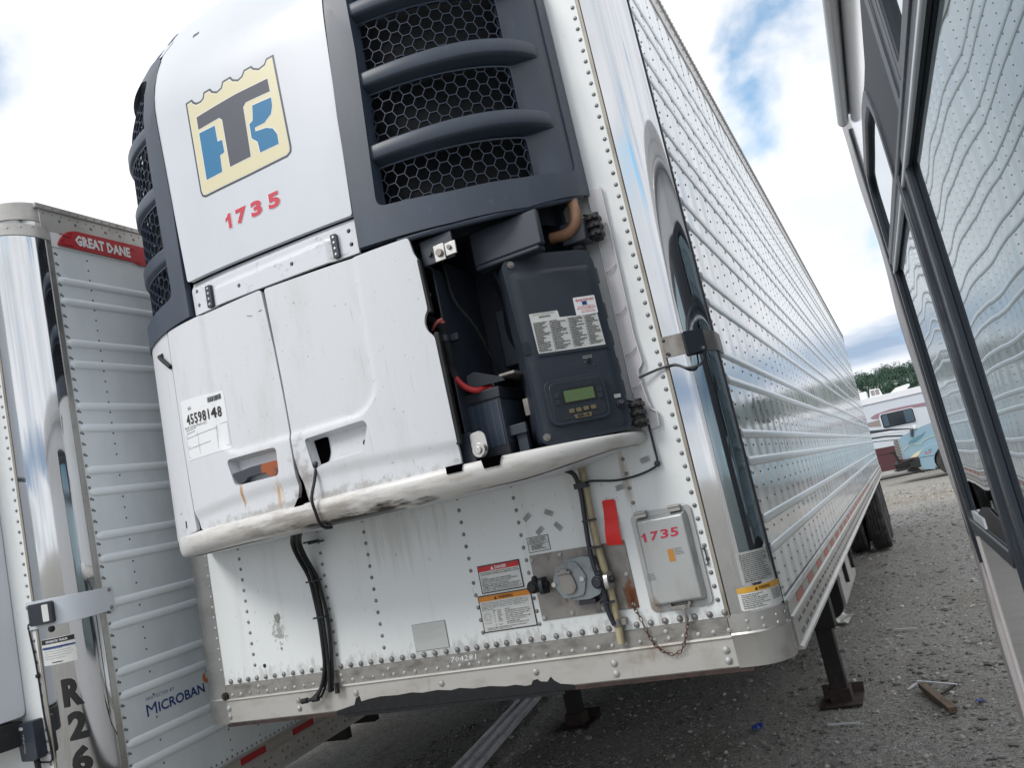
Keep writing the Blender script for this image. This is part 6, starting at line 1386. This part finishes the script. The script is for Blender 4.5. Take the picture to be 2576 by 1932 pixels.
# windows: frame, glass
def window(poly, fw_, o=0.009, split=None):
    mb = MB(); sheet(mb, RM, inset(poly, -0.022), o, 0.034, holes=[inset(poly, fw_)]); w = obj('window', mb, 'rvframe', RV, bevel=0.005)
    mb = MB(); sheet(mb, RM, inset(poly, fw_ - 0.004), -0.008, 0.006, gu=0.2); obj('pane', mb, 'glass', w, smooth=0)
    mb = MB(); sheet(mb, RM, inset(poly, fw_ - 0.002), 0.004, 0.012, holes=[inset(poly, fw_ + 0.010)]); obj('gasket', mb, 'rvblack', w, bevel=0.002)
    return w
ws = [window(p, f_) for p, f_ in zip(wins, (0.028, 0.035, 0.03, 0.03))]
mb = MB(); sheet(mb, RM, [(-2.1, 2.377), (1.01, 2.377), (1.01, 2.402), (-2.1, 2.402)], 0.013, 0.020); mb2 = obj('transom_bar', mb, 'rvframe', RV, bevel=0.005)
mb = MB(); sheet(mb, RM, [(-2.1, 2.330), (1.0, 2.330), (1.0, 2.346), (-2.1, 2.346)], 0.012, 0.015); obj('transom_bar', mb, 'bg_grey', RV, bevel=0.004)
mb = MB(); sheet(mb, RM, [(-0.285, 1.20), (-0.255, 1.20), (-0.235, 2.37), (-0.265, 2.37)], 0.018, 0.02); obj('mullion', mb, 'rvframe', RV, bevel=0.004)
mb = MB(); sheet(mb, RM, [(-0.83, 2.40), (-0.66, 2.40), (-0.66, 2.71), (-0.83, 2.71)], 0.010, 0.012); sheet(mb, RM, [(-0.76, 2.40), (-0.745, 2.40), (-0.745, 2.71), (-0.76, 2.71)], 0.014, 0.012); obj('mullion', mb, 'rvframe', RV, bevel=0.003)
mb = MB(); sheet(mb, RM, [(-0.42, 1.14), (-0.12, 1.22), (-0.12, 2.385), (-0.42, 2.385)], 0.004, 0.004); obj('pillar_panel', mb, 'rvblack', RV)
mb = MB(); sheet(mb, RM, [(0.42, 1.30), (0.78, 1.30), (0.78, 1.335), (0.42, 1.335)], 0.006, 0.012); obj('sliding_latch', mb, 'bg_grey', ws[0])
mb = MB(); sheet(mb, RM, [(-0.10, 1.295), (0.30, 1.295), (0.62, 1.295), (0.60, 1.34), (0.42, 1.372), (0.20, 1.385), (0.0, 1.368), (-0.10, 1.35)], -0.001, 0.004); obj('pane_dark_patch', mb, 'ink', ws[0])  # dark patch along the lower edge of the pane
for x_, y_ in ((1.0, -6.3), (2.7, -6.3), (1.0, 0.2), (2.7, 0.2)): wheel(RV, x_ + 0.1, y_, 0.42, 0.84)

# ------------------------------------------------------------------ far motorhome and light blue truck
BY = 36.0
def BG(x, z, o=0.0): return (x, BY - o, z)
B2 = thing('motorhome', 'distant white motorhome with maroon skirt, dark swooshes and a wide window', 'motorhome', (2.0, 37.2, 0))
mb = MB(); sheet(mb, BG, rpoly([(-3.6, 1.28), (6.6, 1.28), (6.6, 3.36), (-3.6, 3.36)], 0.05), 0.0, 2.45); b_ = obj('body', mb, 'bg_grey', B2)
mb = MB(); sheet(mb, BG, rpoly([(-3.65, 3.36), (6.65, 3.34), (6.6, 3.62), (-3.6, 3.64)], 0.08), 0.06, 2.6); obj('roof', mb, 'bg_white', B2, bevel=0.03)
mb = MB(); sheet(mb, BG, [(-3.6, 0.37), (6.6, 0.30), (6.6, 1.28), (-3.6, 1.42)], 0.012, 2.3); obj('skirt', mb, 'bg_maroon', B2)
mb = MB(); sheet(mb, BG, [(-3.6, 1.06), (6.6, 1.06), (6.6, 1.085), (-3.6, 1.085)], 0.022, 0.01); obj('skirt_seam', mb, 'ink', B2)
def stripe(P_, m_, o=0.012, nm='stripe'):
    mb = MB(); sheet(mb, BG, P_, o, 0.008); return obj(nm, mb, m_, B2)
stripe([(-0.40, 2.76), (-0.16, 2.86), (0.46, 2.94), (1.16, 2.93), (1.83, 2.90), (4.5, 2.6), (4.5, 2.5), (1.83, 2.74), (1.4, 2.78), (0.44, 2.84), (0.01, 2.83), (-0.08, 2.64), (-0.32, 2.68)], 'bg_mauve')
stripe([(-3.6, 2.52), (-0.59, 2.56), (-0.06, 2.60), (-0.06, 2.29), (-0.57, 2.38), (-3.6, 2.45)], 'bg_brown', 0.010)
stripe([(-3.6, 2.30), (-0.57, 2.215), (0.24, 2.11), (1.1, 1.93), (2.2, 1.7), (0.95, 1.88), (0.22, 2.01), (-0.56, 2.05), (-3.6, 2.1)], 'bg_black')
stripe([(-3.6, 1.98), (-0.56, 1.90), (0.0, 1.86), (0.64, 1.74), (1.6, 1.5), (-0.02, 1.80), (-0.55, 1.83), (-3.6, 1.85)], 'bg_black', 0.013)
stripe([(-3.6, 1.76), (-0.57, 1.715), (0.46, 1.60), (1.2, 1.45), (0.46, 1.575), (-0.57, 1.69), (-3.6, 1.72)], 'bg_black', 0.011)
stripe([(-3.6, 2.04), (-0.57, 2.03), (1.0, 1.86), (1.0, 1.90), (0.22, 2.02), (-0.56, 2.06), (-3.6, 2.08)], 'bg_white', 0.016)
mb = MB(); sheet(mb, BG, rrect(-0.02, 2.14, 1.37, 2.82, 0.10, 5), 0.03, 0.03); w_ = obj('window', mb, 'bg_white', B2)
mb = MB(); sheet(mb, BG, rrect(0.01, 2.165, 1.34, 2.795, 0.09, 5), 0.035, 0.01); obj('pane', mb, 'bg_glass', w_)
mb = MB(); sheet(mb, BG, rrect(0.06, 2.25, 0.28, 2.75, 0.03, 2), 0.037, 0.002); obj('pane', mb, 'bg_glass2', w_)
mb = MB(); sheet(mb, BG, rrect(0.95, 2.22, 1.30, 2.76, 0.04, 2), 0.037, 0.002); obj('pane', mb, 'bg_glass2', w_)
mb = MB(); sheet(mb, BG, rrect(3.0, 2.14, 4.3, 2.82, 0.10, 5), 0.03, 0.03); obj('window', mb, 'bg_glass', B2)
mb = MB(); mb.box((-3.5, 36.6, 3.60), (-0.26, 37.6, 3.98)); obj('roof_pod', mb, 'bg_white', B2, bevel=0.06)
mb = MB(); mb.add([(-0.20, 36.5, 3.60), (0.36, 36.5, 3.60), (0.28, 36.55, 3.97), (-0.12, 36.55, 4.02), (-0.20, 37.3, 3.60), (0.36, 37.3, 3.60), (0.28, 37.25, 3.97), (-0.12, 37.25, 4.02)], [(0, 1, 2, 3), (4, 7, 6, 5), (0, 3, 7, 4), (1, 5, 6, 2), (2, 6, 7, 3)]); ac = obj('air_conditioner', mb, 'bg_white', B2, bevel=0.02)
mb = MB()
for i in range(2):
    for j in range(2): x_ = -0.10 + i * 0.19; z_ = 3.72 + j * 0.13; mb.box((x_, 36.49 + 0.012 * j, z_), (x_ + 0.15, 36.52 + 0.012 * j, z_ + 0.10))
obj('vent_grille', mb, 'bg_brown', ac)
mb = MB(); sheet(mb, BG, rpoly([(0.62, 3.62), (0.92, 3.82), (1.45, 3.88), (1.54, 3.83), (1.29, 3.62)], 0.06), -0.5, 0.7); obj('roof_fairing', mb, 'bg_white', B2, bevel=0.03)
for x_ in (-2.6, 4.4): 
    for y_ in (36.25, 38.3): o_ = wheel(B2, 0, 0, 0, 0.9); o_.rotation_euler = (0, 0, math.pi / 2); o_.location = (x_ - 2.0, y_ - 37.2, 0.45)

TY_ = 30.0
def TM(x, z, o=0.0): return (x, TY_ - o, z)
TR = thing('semi_truck', 'sky blue conventional truck hood and bumper facing left before the far motorhome', 'truck', (2.0, 31.0, 0))
hood = [(0.44, 0.84), (0.45, 1.50), (0.50, 1.60), (0.61, 1.69), (0.92, 1.78), (1.30, 1.88), (1.67, 1.95), (2.5, 2.08), (2.5, 0.84)]
mb = MB(); sheet(mb, TM, rpoly(hood, 0.06), 0.0, 1.5, gu=0.15); hd = obj('hood', mb, 'tblue', TR, bevel=0.10, seg=5)
mb = MB(); sheet(mb, TM, [(2.4, 0.8), (2.4, 2.05), (2.9, 2.75), (3.4, 3.05), (4.4, 3.2), (4.4, 0.8)], 0.25, 2.1); obj('cab', mb, 'tblue', TR, bevel=0.08, seg=3)
mb = MB(); sheet(mb, TM, [(2.7, 2.1), (3.0, 2.65), (3.5, 2.65), (3.5, 2.1)], 0.27, 0.03); obj('window', mb, 'bg_glass', TR)
# fender arch over the wheel
fen = [(0.93, 0.47), (0.93, 0.85), (1.02, 1.00), (1.15, 1.12), (1.35, 1.18), (1.60, 1.20), (2.20, 1.14), (2.55, 0.95), (2.6, 0.6), (2.3, 0.6)]
arc = [(1.95 + 0.56 * math.cos(math.radians(a)), 0.52 + 0.56 * math.sin(math.radians(a))) for a in range(10, 181, 17)]
mb = MB(); sheet(mb, TM, fen + arc + [(1.36, 0.30), (1.01, 0.36)], 0.28, 0.5); fd = obj('fender', mb, 'tblue', TR, bevel=0.05, seg=4)
mb = MB(); sheet(mb, TM, [(0.42, 0.835), (0.99, 0.81), (1.5, 0.79), (1.5, 0.775), (0.99, 0.795), (0.42, 0.82)], 0.285, 0.01); obj('fender_seam', mb, 'ink', fd)
mb = MB(); put_text(mb, TM, 'A', 1.18, 0.94, 1.24, 1.0, 0.285, 0.02, 1); put_text(mb, TM, '22', 1.30, 0.97, 1.42, 1.03, 0.285, 0.02, 1); obj('fender_number', mb, 'logo_grey', fd, smooth=0)
mb = MB(); mb.add([TM(1.16, 0.885, 0.285), TM(1.38, 0.905, 0.285), TM(1.38, 0.935, 0.285), TM(1.16, 0.91, 0.285)], [(0, 1, 2, 3)]); obj('fender_text', mb, 'danger', fd)
mb = MB(); sheet(mb, TM, rpoly([(0.66, 0.86), (0.90, 0.85), (1.02, 0.96), (1.18, 1.10), (1.05, 1.06), (0.84, 0.98)], 0.03), 0.26, 0.25); obj('headlight', mb, 'amberlamp', TR, bevel=0.02)
mb = MB(); sheet(mb, TM, rpoly([(0.71, 1.30), (0.80, 1.46), (1.30, 1.63), (1.42, 1.68), (1.16, 1.46), (0.92, 1.36)], 0.03), 0.014, 0.03); obj('hood_intake', mb, 'tblue_d', TR, bevel=0.008)
mb = MB(); mb.tube([TM(0.51, 1.16, 0.015), TM(0.80, 1.32, 0.015), TM(1.1, 1.26, 0.015), TM(1.28, 1.38, 0.015), TM(1.67, 1.46, 0.015), TM(2.3, 1.5, 0.015)], 0.012, 5, 4); obj('pinstripe', mb, 'tyellow', TR)
mb = MB(); mb.box((0.28, TY_ + 0.05, 0.84), (0.46, TY_ + 1.45, 1.58)); gr = obj('grille', mb, 'ink', TR, bevel=0.02)
mb = MB()
for i in range(13): z_ = 0.87 + i * 0.055; mb.box((0.262, TY_ + 0.03, z_), (0.47, TY_ + 1.4, z_ + 0.026))
mb.box((0.43, TY_ - 0.012, 0.84), (0.47, TY_ + 0.03, 1.60)); obj('grille_bar', mb, 'steel', gr)
mb = MB(); mb.box((0.10, TY_ - 0.10, 0.45), (0.72, TY_ + 1.7, 0.76)); mb.add([TM(0.6, 0.78, 0.3), TM(0.95, 0.82, 0.3), TM(0.93, 0.47, 0.3), TM(0.6, 0.45, 0.3), TM(0.6, 0.78, -0.2), TM(0.95, 0.82, -0.2), TM(0.93, 0.47, -0.2), TM(0.6, 0.45, -0.2)], [(0, 1, 2, 3), (4, 7, 6, 5), (0, 4, 5, 1), (2, 6, 7, 3)]); bp_ = obj('bumper', mb, 'under', TR, bevel=0.03)
mb = MB(); mb.tube([(0.75, TY_ - 0.3, 0.80), (0.55, TY_ - 0.32, 0.78), (0.12, TY_ - 0.20, 0.70), (0.05, TY_ + 0.2, 0.70), (0.05, TY_ + 1.3, 0.70)], 0.03, 8); mb.tube([(0.70, TY_ - 0.3, 0.56), (0.50, TY_ - 0.32, 0.50), (0.12, TY_ - 0.20, 0.50), (0.05, TY_ + 0.3, 0.50)], 0.03, 8)
mb.tube([(0.05, TY_ - 0.05, 1.16), (0.16, TY_ - 0.05, 1.18), (0.25, TY_ - 0.05, 0.9), (0.27, TY_ - 0.05, 0.7)], 0.045, 8); obj('bull_bar', mb, 'rubber', TR)
mb = MB(); sheet(mb, TM, [(0.43, 0.40), (0.99, 0.24), (0.85, 0.44), (0.6, 0.50)], 0.2, 0.3); obj('air_dam', mb, 'ink', TR)
mb = MB(); mb.cyl((0.93, TY_ - 0.02, 1.60), (0.97, TY_ - 0.02, 1.84), 0.05, 10); mb.dome((0.97, TY_ - 0.02, 1.80), (0, 0, 1), 0.075, 0.10, 12); obj('fender_mirror', mb, 'bg_black', TR)
mb = MB(); mb.box((1.04, TY_ - 0.06, 1.84), (1.14, TY_ + 0.1, 1.99)); obj('marker_lamp', mb, 'bg_white', TR, bevel=0.02)
for y_ in (29.9, 31.5): o_ = wheel(TR, 0, 0, 0, 1.0); o_.rotation_euler = (0, 0, math.pi / 2); o_.location = (1.95 - 2.0, y_ - 31.0, 0.5)
for y_ in (29.9, 31.5): o_ = wheel(TR, 0, 0, 0, 1.0); o_.rotation_euler = (0, 0, math.pi / 2); o_.location = (7.4 - 2.0, y_ - 31.0, 0.5)
mb = MB(); mb.box((2.4, 30.4, 0.75), (8.6, 31.1, 1.0)); obj('chassis', mb, 'under', TR)

# ------------------------------------------------------------------ wooded hill
def hillz(x, y):
    d = y - 560
    h = 47 + 0.020 * x + 6 * mn.noise(Vector((x * 0.006, y * 0.006, 1.0)))
    return max(0.0, h) * smooth01((y - 420) / 330)
mb = MB(); xs_ = [-1500 + 60 * i for i in range(51)]; ys_ = [380, 420, 460, 500, 550, 600, 650, 700, 750, 800, 1000, 1300]
vs = [(x, y, hillz(x, y) - 0.5) for y in ys_ for x in xs_]; n = len(xs_)
mb.add(vs, [(j * n + i, j * n + i + 1, (j + 1) * n + i + 1, (j + 1) * n + i) for j in range(len(ys_) - 1) for i in range(n - 1)])
m_h = mat('hill_grass', (70, 88, 58), 0.9, layers=[dict(col=(50, 70, 44), amt=0.7, scale=(0.05, 0.05, 0.05), lo=0.4, hi=0.6)])
obj('hill', mb, m_h, None, kind='structure', smooth=60)
rs = np.random.RandomState(11)
m_f = mat('hazy_forest_leaf', (66, 94, 78), 0.75, layers=[dict(col=(46, 72, 62), amt=0.7, scale=(0.14, 0.14, 0.14), lo=0.35, hi=0.62), dict(col=(84, 110, 82), amt=0.5, scale=(0.09, 0.09, 0.09), lo=0.5, hi=0.7)])  # leaf colours shifted bluish to paint in the haze of distance
m_t = mat('forest_trunk', (72, 60, 50), 0.9)
def forest():
    # crowns: many leaf clumps (small irregular faces) spread in an uneven volume
    V = []; F = []; base = 0
    pts = []
    for k in range(2600):
        w = rs.rand(); x = rs.uniform(-140, 190) if w < 0.5 else rs.uniform(-1100, 1100); y = 455 + 310 * rs.rand() ** 0.8
        pts.append((x, y))
    allV = []; allF = []
    for x, y in pts:
        z0 = hillz(x, y); H = rs.uniform(8, 16); R_ = H * rs.uniform(0.26, 0.40); near = abs(x - 20) < 170
        nc = 300 if near else 34
        # clumps on several sub-crowns
        ns = 5; cc = np.stack([rs.normal(0, R_ * 0.45, ns), rs.normal(0, R_ * 0.45, ns), rs.uniform(0.45, 0.95, ns) * H], 1)
        idx = rs.randint(0, ns, nc); d = rs.normal(0, 1, (nc, 3)); d /= np.linalg.norm(d, axis=1)[:, None] + 1e-9
        rad = R_ * rs.uniform(0.45, 0.75, nc)[:, None]
        c_ = cc[idx] + d * rad * np.array([1, 1, 0.8]); c_[:, 2] = np.maximum(c_[:, 2], H * 0.18)
        sz = (0.45 if near else 1.6) * rs.uniform(0.6, 1.3, (nc, 1, 1))
        q = rs.normal(0, 1, (nc, 3, 3)) * sz * np.array([1, 1, 0.7])
        P = c_[:, None, :] + q + np.array([x, y, z0])
        allV.append(P.reshape(-1, 3)); allF.append(np.arange(nc * 3).reshape(-1, 3) + base); base += nc * 3
    Vv = np.concatenate(allV); Ff = np.concatenate(allF)
    me = bpy.data.meshes.new('forest'); me.from_pydata(Vv.tolist(), [], Ff.tolist()); me.materials.append(m_f)
    o = bpy.data.objects.new('forest', me); C.objects.link(o); o['kind'] = 'stuff'; tag(o, 'green wood covering the distant hill behind the motorhome', 'forest')
    mb = MB()
    for x, y in pts[:1400]:
        z0 = hillz(x, y); mb.cyl((x, y, z0 - 1), (x, y, z0 + 6), 0.35, 5, 0.2, caps=False)
    t = obj('tree_trunks', mb, m_t, o, smooth=0); t['kind'] = 'stuff'
forest()

# ------------------------------------------------------------------ things lying in the yard
def onz(x, y): return gz(x, y) + 0.004
mb = MB(); p0 = Vector((-3.30, 5.45, 0.06)); p1 = Vector((-2.58, 1.75, 0.08)); d = (p1 - p0).normalized(); sx = d.cross(Vector((0, 0, 1))).normalized()
prof = [(-0.10, 0.0), (-0.10, 0.035), (-0.085, 0.040), (-0.07, 0.022), (-0.02, 0.022), (-0.012, 0.042), (0.012, 0.042), (0.02, 0.022), (0.07, 0.022), (0.085, 0.040), (0.10, 0.035), (0.10, 0.0)]
vs = [p + sx * a + Vector((0, 0, b)) for p in (p0, p1) for a, b in prof]; n = len(prof)
mb.add(vs, [(i, (i + 1) % n, n + (i + 1) % n, n + i) for i in range(n)] + [tuple(range(n)), tuple(range(n, 2 * n))[::-1]])
tag(obj('metal_beam', mb, 'beam', bevel=0.002), 'long pale grooved aluminium rail lying on the dark gravel under the trailers', 'rail')
mb = MB(); mb.beam((0.195, 3.36, onz(.195, 3.36) + .03), (0.350, 2.80, onz(.35, 2.8) + .022), 0.050, 0.035); tag(obj('plank', mb, 'wood', bevel=0.003), 'short brown wooden plank lying askew on the gravel', 'plank')
mb = MB(); mb.beam((0.165, 3.46, onz(.16, 3.46) + .03), (0.400, 3.30, onz(.4, 3.3) + .025), 0.014, 0.008); tag(obj('metal_strip', mb, 'beam'), 'thin pale metal strip above the wooden plank', 'strip')
mb = MB(); mb.beam((0.100, 3.37, onz(.1, 3.37) + .008), (0.170, 3.47, onz(.17, 3.47) + .02), 0.014, 0.008); tag(obj('metal_strip', mb, 'beam'), 'short bent end of metal strip left of the wooden plank', 'strip')
mb = MB(); mb.beam((0.300, 3.17, onz(.3, 3.17) + .015), (0.395, 3.32, onz(.39, 3.3) + .02), 0.020, 0.008); tag(obj('bark_piece', mb, 'rubber'), 'small dark strip crossing beside the wooden plank', 'scrap')
mb = MB(); mb.beam((0.005, 5.27, onz(0, 5.27) + .014), (0.185, 5.23, onz(.18, 5.23) + .014), 0.022, 0.014); tag(obj('stick', mb, 'paper'), 'small white stick on the gravel beyond the plank', 'stick')
mb = MB(); mb.beam((-0.375, 2.775, onz(-.37, 2.77) + .012), (-0.180, 2.765, onz(-.18, 2.76) + .012), 0.012, 0.010); tag(obj('metal_rod', mb, 'beam'), 'thin metal rod on the gravel near the landing leg foot', 'rod')
for nm, cx_, cy_, sc_, m_, lb_, ct_ in (('crumpled_wrapper', -0.81, 2.78, 0.035, 'bluejunk', 'small crumpled blue wrapper in the shadow under the trailer front', 'wrapper'), ('cardboard_scrap', -0.52, 6.05, 0.13, 'paper', 'torn pale cardboard scrap behind the right landing leg', 'cardboard'), ('bottle_cap', 0.50, 2.95, 0.018, 'bluejunk', 'tiny blue plastic bit beside the near motorhome', 'scrap')):
    r7 = random.Random(int(cx_ * 100)); mb = MB(); g = 5
    vs = [(cx_ + (i / g - 0.5) * 2 * sc_ + r7.uniform(-.2, .2) * sc_, cy_ + (j / g - 0.5) * 2 * sc_ * (1.6 if m_ == 'paper' else 1) + r7.uniform(-.2, .2) * sc_, onz(cx_, cy_) + 0.012 + r7.random() * sc_ * (0.9 if m_ != 'paper' else 0.5)) for j in range(g + 1) for i in range(g + 1)]
    mb.add(vs, [(j * (g + 1) + i, j * (g + 1) + i + 1, (j + 1) * (g + 1) + i + 1, (j + 1) * (g + 1) + i) for j in range(g) for i in range(g)])
    o = obj(nm, mb, m_, smooth=0); md = o.modifiers.new('s', 'SOLIDIFY'); md.thickness = 0.002; tag(o, lb_, ct_)
